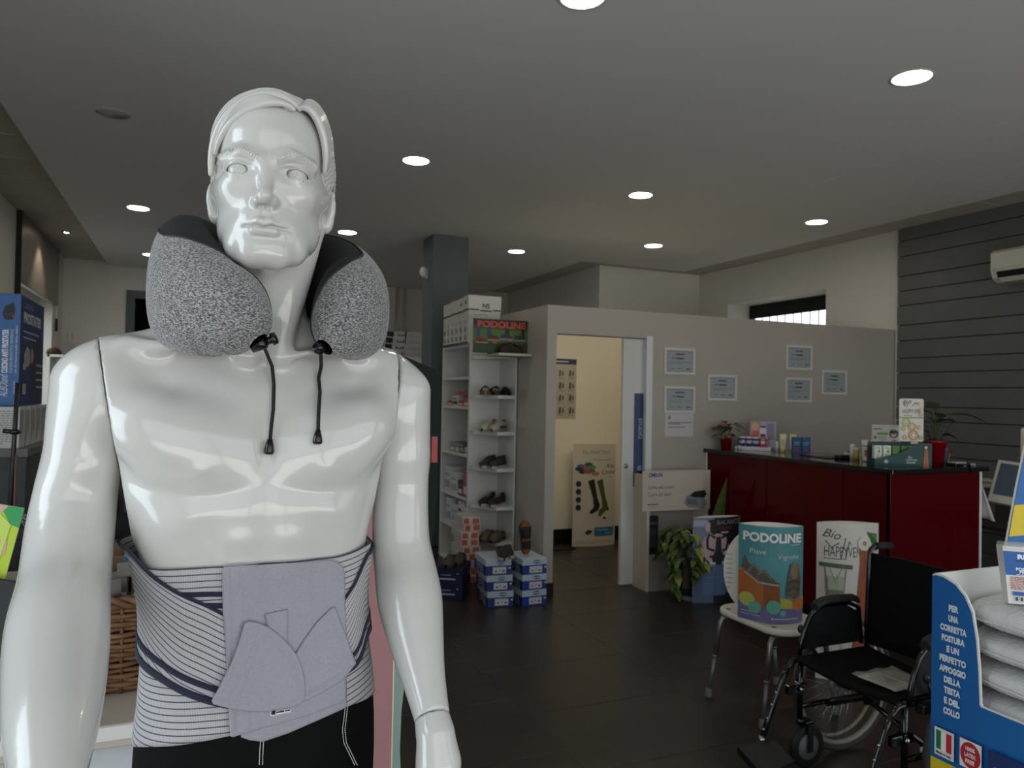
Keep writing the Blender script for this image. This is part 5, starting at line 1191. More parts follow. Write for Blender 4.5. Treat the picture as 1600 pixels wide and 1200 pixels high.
goods(.36, [(.10, .22, .2, 'd6d5d1', '2b2b30', 'white carton with a black edge on the fifth shelf'), (.13, .25, .2, 'd3d2cf', '2b2b30', 'white carton with a black window on the fifth shelf'), (.18, .2, .2, 'c9cacb', 'a5a8aa', 'pale carton on the fifth shelf'), (.15, .24, .2, 'cdd0d4', '9aa0a8', 'pale blue carton at the far end of the fifth shelf')], 'cartons on the fifth shelf')
for k in range(9):
    t = carton('orange_pack', 'orange and white pack, %s of the leaning stack below the shelves' % ['lowest', 'second', 'third', 'fourth', 'fifth', 'sixth', 'seventh', 'eighth', 'topmost'][k], (2.22+.008*(k % 3), 6.13+.012*(k % 2), .002+.062*k), PI/2+.12*((k*37) % 5-2)/2, .26, .16, .060, 'c9c3bd', 'pack', 'orange packs stacked by the shelves', lambda pr, w, h: pr.rect(.0, .0, w*.42, h, 'c1583a').rect(w*.6, 0, w*.9, h, 'c8603f'))
    Print().rect(.01, .005, .06, .05, 'c1583a').rect(.09, .005, .15, .05, 'c8603f').build('end_print', flat((-.13, .08, 0), (0, -1, 0), (0, 0, 1)), t)
# shoe boxes on the floor
def shoebox(label, loc, rz, cb, cl, group, blue=True):
    w, d, h = .205, .32, .118
    t = thing('shoe_box', label, 'shoe box', loc, rz, group)
    MB().box(-w/2+.002, -d/2+.002, 0, w/2-.002, d/2-.002, h-.004).build('box_body', P(cb), t); MB().box(-w/2, -d/2, h-.047, w/2, d/2, h, b=.001).build('lid', P(cl), t)
    pr = Print()
    if blue: pr.ell(w*.58, h-.024, .032, .014, '23408d').rect(w*.44, h-.028, w*.72, h-.020, 'c9d3e0').rect(w*.28, .012, w*.80, .062, 'd5d2cf').rect(w*.36, .026, w*.44, .036, '3a3a3d').rect(w*.52, .03, w*.56, .040, 'a84a4a').rect(w*.64, .026, w*.74, .036, '3a3a3d').ell(w*.93, .052, .010, .007, 'c9d3e0')
    else: pr.rect(w*.15, .062, w*.55, .070, '9aa0b8').rect(w*.10, .030, w*.72, .040, 'd0d3dc').rect(w*.78, .075, w*.84, .083, 'c9c9d0')
    pr.build('end_print', flat((-w/2, -d/2-.0005, 0), (1, 0, 0), (0, 0, 1)), t)
    pr = Print()
    if blue:
        pr.rect(d*.30, 0, d, h-.047, '1e2a60').ell(d*.35, h*.38, .040, .036, 'c6ced9').ell(d*.35, h*.38, .028, .024, '25324f').rect(d*.30, h*.34, d*.40, h*.42, 'c6ced9')
        for k in range(3): pr.line([(d*(.62+.11*k), 0), (d*(.60+.11*k), h*.3), (d*(.54+.11*k), h*.6)], .012, 'c6ced9')
    else: pr.rect(d*.10, .02, d*.35, .06, 'c9c9d0').rect(d*.45, .02, d*.8, .03, 'c9c9d0')
    pr.build('side_print', flat((-w/2-.0005, d/2, 0), (0, -1, 0), (0, 0, 1)), t)
    if not blue: Print().rect(.19, .03, .29, .06, '6d7a2c').build('side_print', flat((w/2+.0005, -d/2, 0), (0, 1, 0), (0, 0, 1)), t)
    return t
for k in range(3):
    shoebox(['bottom', 'middle', 'top'][k]+' blue and white shoe box of the stack nearest the door', (2.455, 5.355, .119*k), 0, '1f3f96', 'c3d0d6', 'blue shoe boxes on the floor')
    shoebox(['bottom', 'middle', 'top'][k]+' blue and white shoe box of the stack below the corner shelf', (2.215-.012*k, 5.40+.006*k, .119*k), -.13+.02*k, '24357a', 'b9c6ce', 'blue shoe boxes on the floor')
for k in range(2): shoebox(['lower', 'upper'][k]+' navy shoe box of the pair at the left of the floor stacks', (1.985, 5.72, .119*k), -.55, '1b2148', '171d40', 'navy shoe boxes on the floor', False)
zt = .119*3+.001
shoe('slipper', 'brown slipper with a white sole on the middle shoe box stack', (2.225, 5.31, zt), 1.35, '2e2019', 'b9b2a8', 'slipper', .25, 'brown slippers on the shoe boxes', '241a15', s=.9)
shoe('slipper', 'second brown slipper with a white sole beside the first', (2.30, 5.36, zt), 1.25, '2b1e18', 'b9b2a8', 'slipper', .25, 'brown slippers on the shoe boxes', '241a15', s=.9)
t = shoe('slipper', 'orange brown slipper standing upright on the stack nearest the door', (2.44, 5.36, zt+.133), 0, '1c1512', '2a1a12', 'sandal', .26, ca='8a5428', s=.95); t.rotation_euler = (0, math.radians(78), math.radians(-98))
shoe('brown_shoe', 'taupe shoe on the navy boxes, the left one', (1.935, 5.685, .239), 1.0, '54463b', '2d2620', 'slipper', .25, 'taupe shoes on the navy boxes', '7d5a50')
shoe('brown_shoe', 'taupe shoe on the navy boxes, the right one', (2.035, 5.73, .239), 1.0, '4f4238', '2d2620', 'slipper', .25, 'taupe shoes on the navy boxes', '7d5a50')
# ------------------------------------------------------------------ card displays, stool, wheelchair
CARDW = P('d9d5cb', .6)
def lens(name, label, loc, rz, w, h, dep_, back=True, edge=None, cat='display', group=None):
    t = thing(name, label, cat, loc, rz, group); n = 14
    top = lambda x: h-(.0 if edge is None else edge*(2*x/w)**2)
    for nm, sg in (('front_panel', -1), ('back_panel', 1)):
        if sg > 0 and not back: continue
        A = [[(x, sg*dep_*(1-(2*x/w)**2), z) for z in (0, top(x))] for x in np.linspace(-w/2, w/2, n)]
        solid(MB().grid(A, 0, True, flip=sg > 0).build(nm, CARDW, t), .003, -1)
    return t, (lambda u, v, k: (u-w/2, -dep_*(1-(2*(u-w/2)/w)**2)-k-.0003, v))
# PODOLINE column on the stool
t, fn = lens('sandal_display', 'teal card column with sandals standing on the white stool', (2.771, 3.018, .4765), math.radians(-34), .318, .485, .078)
W_, H_ = .318, .485
pr = Print(); pr.rect(0, 0, W_, H_, '4f8f93').rect(0, .33, W_, H_, '4d898c').rect(0, 0, W_, .085, '6a6593').poly([(0, .25), (.005, .25), (.115, .225), (.115, .075), (.0, .10)], 'a9622a').poly([(.115, .225), (.195, .205), (.195, .095), (.115, .075)], '8b4c1e').poly([(0, .25), (.06, .27), (.195, .205), (.115, .222)], 'bd7a3e')
pr.ell(.04, .105, .036, .036, 'b5b856', 24).ell(.075, .070, .030, .031, '63a98f', 24).ell(.165, .080, .035, .035, '63aa92', 24).ell(.212, .050, .015, .015, '5db0a0').poly([(.195, .125), (.30, .12), (.318, .135), (.318, .07), (.20, .075)], 'b1a541').ell(.290, .095, .030, .033, 'b8682f', 24)
pr.poly([(.01, .268), (.03, .245), (.09, .20), (.15, .185), (.195, .187), (.192, .20), (.12, .215), (.05, .255), (.02, .29)], '5f5a57').poly([(.02, .30), (.028, .32), (.05, .285), (.09, .262), (.13, .248), (.165, .222), (.185, .20), (.15, .20), (.09, .222), (.05, .25), (.022, .275)], '5a4f43').line([(.03, .328), (.022, .30), (.03, .27)], .010, '6a5c4d').line([(.045, .25), (.07, .29), (.10, .25)], .014, '7a6b5b').line([(.085, .235), (.12, .265), (.15, .225)], .014, '75675a').line([(.028, .245), (.09, .2), (.19, .192)], .008, 'a7a29a')
pr.poly([(.225, .14), (.27, .105), (.30, .14), (.305, .22), (.292, .295), (.27, .31), (.248, .295), (.235, .23)], '5b4d3f').ell(.27, .265, .022, .045, '7d6a52').line([(.232, .20), (.27, .215), (.302, .20)], .016, '43382e').line([(.228, .165), (.265, .18), (.30, .165)], .016, '4a3f35').line([(.235, .13), (.27, .115), (.295, .13)], .010, '83705a')
pr.text('PODOLINE', W_/2+.002, .408, .062, 'e2e3df', fit=.285, bold=.04).text('Piave', .088, .345, .036, 'c3d2cd', fit=.075).text('Vignole', .235, .325, .036, 'b9cbc6', fit=.11).rect(.25, .394, .295, .397, 'c3d2cd').rect(.012, .045, .06, .049, 'b7b3cc').rect(.012, .03, .10, .034, 'b7b3cc').rect(.155, .022, .29, .026, 'c5c1d6').ell(.157, .024, .004, .004, 'd8d5e2')
pr.build('picture_print', fn, t, .02, .0004)
# HAPPYVEN column on the floor behind the wheelchair
t, fn = lens('leg_display', 'white card column with crossed bare feet and a daisy behind the wheelchair', (3.535, 3.225, 0), math.radians(-23), .36, .90, .055)
pr = Print(); pr.rect(0, 0, .36, .90, 'd6d1c8'); y0 = .40
pr.text('Bio', .07, .815, .07, '2f3430', rot=-.2, shear=.3).text('HAPPYVEN', .135, .71, .085, '4d524b', fit=.20).line([(.04, .80), (.07, .76), (.11, .79)], .006, '2f3430').line([(.12, .70), (.145, .82)], .006, '4d524b').line([(.145, .70), (.165, .80), (.18, .78)], .005, '4d524b').rect(.03, .695, .15, .70, '7b7d76').poly([(.01, .675), (.185, .665), (.185, .64), (.01, .65)], '4d6a4c').poly([(.27, .855), (.345, .84), (.345, .74), (.335, .74)], '3c6a38').poly([(.29, .845), (.345, .835), (.345, .80)], '5b8a4a')
pr.poly([(.22, .40), (.33, .40), (.31, .66), (.305, .72), (.285, .80), (.26, .83), (.235, .82), (.225, .76), (.23, .66)], 'a05a35').poly([(.17, .0), (.25, .0), (.275, .40), (.285, .66), (.25, .73), (.23, .70)], '9b5230').poly([(.26, .0), (.33, .0), (.335, .40), (.31, .68), (.275, .66), (.285, .40)], '8a472a').line([(.245, .80), (.258, .70), (.25, .60)], .004, '7a3c22').line([(.275, .66), (.282, .40), (.262, .05)], .006, '6d341d')
for k in range(9): pr.ell(.255+.028*math.cos(k*.7), .79+.028*math.sin(k*.7), .016, .016, 'ddd6cc', 10)
pr.ell(.255, .79, .013, .013, 'b08a4a')
pr.line([(.035, 0.660), (.055, 0.440), (.055, 0.360)], .006, '6b7064').line([(.145, 0.640), (.125, 0.440), (.125, 0.360)], .006, '6b7064').poly([(.05, 0.520), (.132, 0.520), (.124, 0.370), (.058, 0.370)], '7c8a62').poly([(.052, 0.600), (.138, 0.600), (.132, 0.520), (.05, 0.520)], 'b4b8a6').line([(.06, 0.640), (.09, 0.560)], .004, '8a9080').line([(.05, 0.360), (.13, 0.360)], .008, '4d5a44').line([(.09, 0.580), (.13, 0.660)], .004, '6f7a5c')
pr.build('picture_print', fn, t, .025, .0004)
# posture brace poster (curved card) and the white oval card behind the sandals
t, fn = lens('brace_poster', 'curved card poster of a woman seen from behind in a black posture brace', (3.88, 4.83, 0), math.radians(-4), .43, .67, .05)
pr = Print(); pr.rect(0, 0, .43, .67, '17171b').rect(0, 0, .16, .67, '58667e').rect(0, .45, .15, .67, '77839a').rect(.0, .60, .10, .65, 'a9afbc').text('BALANCE', .30, .615, .05, '9a989e', fit=.23).rect(.2, .575, .33, .60, '5a2a38').rect(.22, .545, .29, .56, 'b0a5ad')
pr.poly([(.07, .06), (.27, .06), (.285, .18), (.27, .30), (.09, .30), (.065, .18)], '5a7195').line([(.17, .06), (.172, .24)], .006, '46597a').line([(.08, .20), (.165, .20)], .003, '7f94b4').line([(.18, .20), (.27, .20)], .003, '7f94b4')
pr.poly([(.09, .30), (.27, .30), (.28, .40), (.29, .46), (.27, .52), (.20, .545), (.13, .545), (.08, .515), (.075, .44), (.085, .38)], 'c7a9ac').poly([(.075, .51), (.035, .40), (.03, .28), (.0, .17), (.02, .16), (.06, .26), (.09, .40)], 'c3a4a8').poly([(.28, .50), (.315, .40), (.31, .30), (.29, .25), (.275, .33), (.265, .42)], 'bfa0a5').poly([(.08, .325), (.27, .325), (.27, .30), (.09, .30)], 'cfc6ca')
pr.poly([(.16, .40), (.235, .40), (.25, .34), (.23, .32), (.15, .32), (.14, .35)], '1c2029').poly([(.165, .40), (.225, .40), (.22, .52), (.175, .52)], '1f2530').line([(.165, .51), (.12, .545), (.10, .50), (.105, .43), (.16, .41)], .022, '1c2029').line([(.225, .51), (.27, .53), (.285, .49), (.27, .42), (.23, .41)], .022, '1c2029').rect(.12, .355, .27, .375, '1c2029').rect(.17, .30, .23, .33, '1c2029')
pr.ell(.135, .605, .040, .052, '1c171a', 20).poly([(.135, .56), (.165, .54), (.15, .53), (.115, .545)], 'c7a9ac').poly([(.10, .64), (.085, .605), (.078, .59), (.088, .575), (.095, .56), (.12, .555), (.12, .63)], 'cbaaa9').ell(.15, .565, .022, .03, '1c171a').rect(.29, .07, .33, .13, 'c04a76').ell(.30, .10, .025, .028, 'cf5583').rect(.33, .10, .41, .16, '2b2730').rect(.34, .20, .41, .24, '3a3036')
pr.build('picture_print', fn, t, .025, .0004)
t = thing('oval_card', 'white oval card with small print half hidden behind the teal card column', 'display', (2.775, 3.13, .4765), math.radians(-34))
MB().prism([(.165*math.cos(a), .22+.225*math.sin(a) if math.sin(a) > -.95 else 0) for a in np.linspace(0, 2*PI, 36, endpoint=False)], -.003, .003, M=Matrix.Rotation(PI/2, 4, 'X')).build('card', CARDW, t)
pr = Print(); pr.lines(-.155, -.12, .30, 8, .025, .005, '8d8a88'); pr.build('card_print', flat((0, -.003, 0), (1, 0, 0), (0, 0, 1)), t)
# shower stool
IV = mat('stool_seat_plastic', 'd8d3c6', .4); ALU = mat('anodised_tube', '8f8d88', .35, metal=.85)
stl = thing('shower_stool', 'white plastic stool on four aluminium legs carrying the teal column', 'stool', (2.835, 3.075, 0))
sp_ = rrect(-.185, -.255, .185, .255, .11, 7)
def seat_ring(k, z): return [(x*k, y*k, z) for x, y in sp_]
mb = MB(); R_ = [seat_ring(.93, .442), seat_ring(1.0, .446), seat_ring(1.01, .456), seat_ring(1.0, .470), seat_ring(.975, .4755), seat_ring(.90, .4735), seat_ring(.5, .471), seat_ring(.02, .4705)]
mb.grid(R_, 0, True, cv=True); mb.grid([seat_ring(.02, .443), seat_ring(.93, .442)], 0, False, cv=True); mb.build('seat', IV, stl)
dr_ = MB()
for x, y in ((-.14, .17), (-.14, -.17)): dr_.lathe([(.001, .0003), (.014, .0003)], 10, (x, y, .4745), cap=False)
dr_.build('drain_hole', P('6b655a'), stl)
for sx in (-1, 1):
    for sy in (-1, 1):
        lg_ = MB().tube([(sx*.06, sy*.15, .432), (sx*.14, sy*.175, .432), (sx*.165, sy*.183, .424), (sx*.178, sy*.187, .402), (sx*.205, sy*.196, .22)], .0135, 10).build('leg', ALU, stl)
        MB().tube([(sx*.203, sy*.1955, .235), (sx*.236, sy*.207, .02)], .0105, 10).tube([(sx*.2045, sy*.196, .228), (sx*.206, sy*.1965, .215)], .0155, 10).build('leg_extension', mat('grey_tube', '77767a', .4, metal=.5), lg_); MB().lathe([(.018, 0), (.019, .01), (.0165, .045), (.012, .048)], 14, (sx*.236, sy*.207, .0)).build('rubber_foot', P('6f6e6c', .8), lg_)
# wheelchair
BK = mat('black_frame_enamel', '060607', .15, coat=.3); BF = mat('black_nylon', '060606', .9, spec=.2, bump=.4, bscale=700); CHR = mat('chrome', 'b9b9b9', .15, metal=1); RUB = mat('grey_tyre', '3a3937', .8); RIMW = mat('pale_rim', '8f887a', .4)
wcx, wcy = 2.65, 2.27
wch = thing('wheelchair', 'black folding wheelchair with black nylon seat facing the teal column', 'wheelchair', (wcx, wcy, 0))
Lx = lambda X, Y, Z: (X-wcx, Y-wcy, Z)
A = [[Lx(X, 2.00+.49*q, .495-.018*math.sin(PI*q)+(.0 if i else -.012)) for q in np.linspace(0, 1, 9)] for i, X in enumerate((2.43, 2.44, 2.55, 2.70, 2.86))]
solid(MB().grid(A, 0, True).build('seat', BF, wch), .012)
A = [[Lx(2.868+.03*(z-.5)+.02*math.sin(PI*q), 2.01+.48*q, z) for q in np.linspace(0, 1, 9)] for z in (.50, .56, .7, .84, .905, .912)]
solid(MB().grid(A, 0, True).build('backrest', BF, wch), .02)
for side, Y, so_ in (('a', 2.505, 1), ('b', 1.985, -1)):
    o = MB().tube([Lx(2.872, Y, .22), Lx(2.872, Y, .60), Lx(2.885, Y, .90), Lx(2.892, Y, .925), Lx(2.915, Y, .94), Lx(2.955, Y, .94)], .0115, 8).build('back_tube', BK, wch); MB().tube([Lx(2.925, Y, .94), Lx(3.02, Y, .935)], .017, 10).build('push_handle', P('141415', .7), o)
    MB().tube([Lx(2.86, Y, .475), Lx(2.47, Y, .475), Lx(2.435, Y, .47), Lx(2.405, Y, .445), Lx(2.385, Y, .41)], .0115, 8).build('side_frame', BK, wch)
    MB().tube([Lx(2.475, Y, .49), Lx(2.475, Y, .20)], .013, 8).tube([Lx(2.475, Y, .27), Lx(2.86, Y, .27)], .0115, 8).box(*Lx(2.455, Y-.02, .34), *Lx(2.50, Y+.02, .375), b=.004).build('front_post', BK, wch)
    hg = MB().tube([Lx(2.40, Y, .45), Lx(2.372, Y, .395), Lx(2.30, Y, .24), Lx(2.262, Y, .150)], .0125, 8).box(*Lx(2.40, Y-.012, .33), *Lx(2.47, Y+.012, .37), b=.004).build('leg_hanger', BK, wch)
    ch = MB()
    for q in (.2, .4, .62, .8): ch.ell(Lx(2.372-.11*q-.013, Y-.004, .395-.245*q+.004), (.006, .006, .006), 8, 6)
    ch.ell(Lx(2.465, Y-.02, .352), (.012, .010, .012), 10, 6); ch.tube([Lx(2.270, Y, .172), Lx(2.262, Y, .148)], .0145, 10); ch.build('bolt', CHR, hg)
    fp = MB().box(-.085, -.075, -.008, .085, .075, .008, b=.006, M=Matrix.Translation(Vector(Lx(2.235, Y-so_*.065, .125))) @ Matrix.Rotation(.30*so_, 4, 'X') @ Matrix.Rotation(-.22, 4, 'Y')).box(-.09, -.08, -.02, -.075, .08, .022, b=.004, M=Matrix.Translation(Vector(Lx(2.235, Y-so_*.065, .125))) @ Matrix.Rotation(.30*so_, 4, 'X') @ Matrix.Rotation(-.22, 4, 'Y')).build('footplate', P('141415', .5), wch)
    # armrest with rounded guard
    gp = [(2.50, .51), (2.51, .58), (2.53, .635), (2.56, .668), (2.62, .683), (2.76, .68), (2.82, .65), (2.835, .60), (2.835, .51)]
    MB().prism([(x-wcx, z) for x, z in gp], -.004, .004, M=Matrix.Translation((0, Y+.012*so_-wcy, 0)) @ Matrix.Rotation(PI/2, 4, 'X')).build('skirt_guard', P('111112', .5), wch)
    MB().tube([Lx(2.478, Y+.012*so_, .48), Lx(2.490, Y+.012*so_, .54), Lx(2.508, Y+.012*so_, .59), Lx(2.535, Y+.012*so_, .645), Lx(2.575, Y+.012*so_, .682), Lx(2.62, Y+.012*so_, .693), Lx(2.77, Y+.012*so_, .690), Lx(2.83, Y+.012*so_, .665), Lx(2.85, Y+.012*so_, .5)], .011, 8).build('armrest_tube', BK, wch)
    A = [[Lx(x, Y+.012*so_+.026*math.cos(a), zb+(.024 if math.sin(a) > 0 else .008)*math.sin(a)) for a in np.linspace(0, 2*PI, 12, endpoint=False)] for x, zb in ((2.565, .682), (2.58, .698), (2.62, .707), (2.70, .710), (2.79, .705), (2.815, .695))]
    mb = MB().grid(A, 0, True, cv=True); mb.add(A[0], [tuple(range(12))]); mb.add(A[-1], [tuple(range(11, -1, -1))]); mb.build('armrest_pad', P('131314', .6), wch)
    # rear wheel
    Yw = Y+.062*so_; c = Lx(2.80, Yw, .302); rw = [(c[0]+.288*math.cos(a), c[1], c[2]+.288*math.sin(a)) for a in np.linspace(0, 2*PI, 48, endpoint=False)]
    wh = MB().tube(rw, .0145, 10, closed=True).build('rear_wheel', RUB, wch)
    MB().tube([(c[0]+.266*math.cos(a), c[1], c[2]+.266*math.sin(a)) for a in np.linspace(0, 2*PI, 48, endpoint=False)], .0125, 8, closed=True).build('rim', RIMW, wh)
    MB().tube([(c[0]+.252*math.cos(a), c[1]+.045*so_, c[2]+.252*math.sin(a)) for a in np.linspace(0, 2*PI, 40, endpoint=False)], .0085, 8, closed=True).build('hand_rim', RIMW, wh)
    sp2 = MB()
    for k in range(28):
        a = 2*PI*k/28; b = a+(.5 if k % 2 else -.5); sg = (1 if (k//2) % 2 else -1)
        sp2.tube([(c[0]+.025*math.cos(b), c[1]+.025*sg, c[2]+.025*math.sin(b)), (c[0]+.262*math.cos(a), c[1], c[2]+.262*math.sin(a))], .0012, 4)
    o = sp2.build('spokes', CHR, wh); o['kind'] = 'stuff'
    MB().tube([(c[0], c[1]-.035, c[2]), (c[0], c[1]+.035, c[2])], .020, 12).build('hub', P('19191a', .4), wh)
    # caster
    cc = Lx(2.515, Y+.0, .092)
    cf = MB().tube([Lx(2.475, Y, .22), Lx(2.478, Y, .195)], .018, 10).box(cc[0]-.016, cc[1]-.026, cc[2]-.02, cc[0]+.016, cc[1]-.022, cc[2]+.11, b=.001).box(cc[0]-.016, cc[1]+.022, cc[2]-.02, cc[0]+.016, cc[1]+.026, cc[2]+.11, b=.001).box(cc[0]-.03, cc[1]-.026, cc[2]+.10, cc[0]+.02, cc[1]+.026, cc[2]+.115, b=.003).build('caster_fork', BK, wch)
    MB().lathe([(.03, -.010), (.085, -.014), (.092, -.008), (.092, .008), (.085, .014), (.03, .010)], 28, M=Matrix.Translation(cc) @ Matrix.Rotation(PI/2, 4, 'X')).build('caster_wheel', mat('caster_black', '121212', .6), cf)
    MB().lathe([(.001, -.016), (.055, -.0165), (.055, .0165), (.001, .016)], 20, M=Matrix.Translation(cc) @ Matrix.Rotation(PI/2, 4, 'X')).build('caster_hub', mat('caster_hub_grey', '6d6c6b', .6), cf)
    MB().tube([Lx(2.60, Y+.03*so_, .475), Lx(2.56, Y+.045*so_, .52), Lx(2.53, Y+.05*so_, .575)], .006, 6).ell(Lx(2.525, Y+.05*so_, .585), (.014, .014, .02), 10, 6).box(*Lx(2.53, Y+.015*so_-.02, .44), *Lx(2.60, Y+.015*so_+.02, .475), b=.004).build('brake_lever', P('161617', .4), wch)
MB().tube([Lx(2.62, 2.49, .265), Lx(2.66, 2.27, .375), Lx(2.62, 2.05, .465)], .0115, 8).build('cross_brace', BK, wch); MB().tube([Lx(2.66, 2.03, .265), Lx(2.63, 2.27, .355), Lx(2.66, 2.47, .465)], .0115, 8).box(*Lx(2.615, 2.25, .345), *Lx(2.665, 2.30, .385), b=.006).build('cross_brace', BK, wch)
stk = MB().box(-.036, -.001, -.010, .036, .001, .010, M=Matrix.Translation(Vector(Lx(2.62, 2.005, .285))) @ Matrix.Rotation(-.12, 4, 'Y')).build('sticker', P('bdbab2'), wch, 'white sticker')
pr = Print(); pr.text('AUDERE', 0, -.006, .014, '1d1d1f', fit=.056, bold=.02); pr.build('sticker_print', flat(Vector(Lx(2.62, 2.0035, .285)), (math.cos(.12), 0, math.sin(.12)), (0, 0, 1)), stk)
# plastic pouch on the seat
po = thing('plastic_pouch', 'clear plastic pouch with printed papers lying on the wheelchair seat', 'pouch', (2.60, 2.14, .492))
A = [[(-.115+.23*i/8, -.10+.2*j/6, .006+.004*math.sin(i*1.7+j)+(.006 if i in (0, 8) or j in (0, 6) else .010)) for j in range(7)] for i in range(9)]
PLA = mat('clear_plastic', 'cfcdc6', .12, alpha=.28, spec=.8)
solid(MB().grid(A, 0, True).build('pouch', PLA, po), .0006)
MB().box(-.10, -.085, .005, .02, .085, .0075, M=Matrix.Rotation(.08, 4, 'Z')).build('paper', P('b9b3a2', .7), po); Print().rect(-.09, -.05, .0, .05, '8f8a7c').poly([(-.06, -.02), (.0, -.03), (-.01, .04)], '3a3833').lines(-.09, 0, .065, 2, .01, .004, '55534c').build('paper_print', flat((0, 0, .0078), (1, 0, 0), (0, 1, 0)), po); MB().box(.025, -.08, .005, .10, .08, .007).build('paper', P('5a564c', .7), po, 'grey sheet')
# ------------------------------------------------------------------ blood pressure monitor stand and plants by the doorway
BEI = P('c9beae', .6)
os_ = thing('monitor_stand', 'beige card floor stand with a printed header beside the sliding door', 'display', (3.47, 5.27, 0), math.radians(-3))
MB().box(.03, -.02, .0, .055, .20, .96).build('side_panel', BEI, os_); MB().box(.605, -.02, .0, .63, .20, .96).build('side_panel', BEI, os_); MB().box(.055, .185, .0, .605, .20, .98).build('back_panel', P('151210'), os_)
MB().box(.055, -.02, .0, .605, 0, .30).build('front_panel', P('8f877a'), os_); MB().box(.055, 0, .285, .605, .185, .30).build('shelf', P('1d1916'), os_)
MB().box(-.02, -.03, .665, .64, -.015, 1.0, b=.001, M=Matrix.Translation((0, 0, .0)) @ Matrix.Rotation(0, 4, 'X')).build('header', BEI, os_)
pr = Print(); pr.text('OMRON', .12, .285, .045, '2e5a95', fit=.13, bold=.04).text('Scelte più smart', .175, .185, .045, '6a6259', fit=.25).text('Cuore più sano', .16, .125, .045, '6a6259', fit=.22).rect(.045, .052, .15, .062, '6f675e').rect(.045, .033, .36, .036, '9d9488')
pr.poly([(.42, .115), (.46, .13), (.60, .10), (.63, .045), (.60, .005), (.45, .02), (.40, .055)], '8d8d8c').poly([(.43, .10), (.52, .09), (.54, .035), (.43, .05)], '6a7276').poly([(.45, .12), (.50, .155), (.60, .165), (.625, .13), (.60, .10), (.50, .105)], '191a1c'); pr.build('header_print', flat((-.02, -.03, .665), (1, 0, 0), (0, 0, 1)), os_)
t = thing('device_box', 'dark upright product box inside the beige stand', 'box', (3.57, 5.36, .301), 0); MB().box(0, 0, 0, .12, .08, .30, b=.002).build('carton', P('29272a'), t); Print().rect(.015, .03, .10, .2, '453f42').rect(.02, .23, .1, .25, '6a6568').build('carton_print', flat((0, 0, 0), (1, 0, 0), (0, 0, 1)), t)
pp_ = thing('trailing_pothos', 'trailing pothos in a white pot on a low black stool before the beige stand', 'plant', (3.80, 5.00, .0))
MB().tube([(-.08, -.08, 0), (-.07, -.07, .30)], .012, 8).tube([(.08, -.08, 0), (.07, -.07, .30)], .012, 8).tube([(-.08, .08, 0), (-.07, .07, .30)], .012, 8).tube([(.08, .08, 0), (.07, .07, .30)], .012, 8).box(-.11, -.11, .30, .11, .11, .32, b=.005).build('plant_stool', BLACK, pp_)
pot(pp_, .075, .105, .20, mat('white_pot', 'c9c7c0', .4), .32)
rg = random.Random(5)
for k in range(15):
    a = rg.uniform(2.3, 4.25) if k < 13 else rg.uniform(0, 6.3); r = .11+.09*rg.random()*(k < 13); pts = [(.05*math.cos(a), .05*math.sin(a), .50), (r*math.cos(a), r*math.sin(a), .56)]
    L = rg.uniform(.15, .52); n = int(L/.05)+2; m_ = MB()
    for q in range(1, n): pts.append((1.15*r*math.cos(a)+.06*math.cos(a)*q/n+rg.uniform(-.012, .012), 1.15*r*math.sin(a)+.06*math.sin(a)*q/n+rg.uniform(-.012, .012), .56-L*q/n))
    m_.tube(pts, .003, 5)
    vine = m_.build('vine', STEM, pp_)
    for q, p_ in enumerate(pts[1:]):
        b = a+rg.uniform(-1.3, 1.3); lm_ = MB(); leaf(lm_, p_, (math.cos(b), math.sin(b), rg.uniform(-.5, .2)), rg.uniform(.07, .10), .065, .7, n=4); lm_.build('leaf', [LEAFM, LEAFD, LEAFM, LEAFY][rg.randrange(4)], vine)
for (a, L, wd, m, el) in ((3.5, .30, .05, LEAFM, .9), (2.7, .36, .05, LEAFM, .55), (4.6, .22, .06, LEAFY, .6), (.6, .25, .05, LEAFD, .9)):
    m_ = MB(); leaf(m_, (.02*math.cos(a), .02*math.sin(a), .50), (math.cos(a), math.sin(a), el), L, wd, .5, n=7); m_.build('leaf', m, pp_)
m_ = MB().tube([(-.09, -.06, .0), (-.09, -.06, .02)], .07, 12).build('saucer', P('7e7b74'), pp_)
sv = thing('spear_plant', 'upright spear leaved plant against the red counter', 'plant', (4.065, 5.12, 0)); pot(sv, .07, .09, .30, BLACK)
for (a, L, wd, el, dr) in ((-1.6, .74, .13, 4.2, .03), (-2.4, .42, .05, 1.6, .2), (3.6, .42, .06, 1.7, .25), (2.2, .4, .05, 1.8, .2)):
    m_ = MB(); leaf(m_, (.02*math.cos(a), .02*math.sin(a), .27), (math.cos(a), math.sin(a), el), L, wd, dr, n=9, fold=.4); m_.build('leaf', LEAFM, sv)
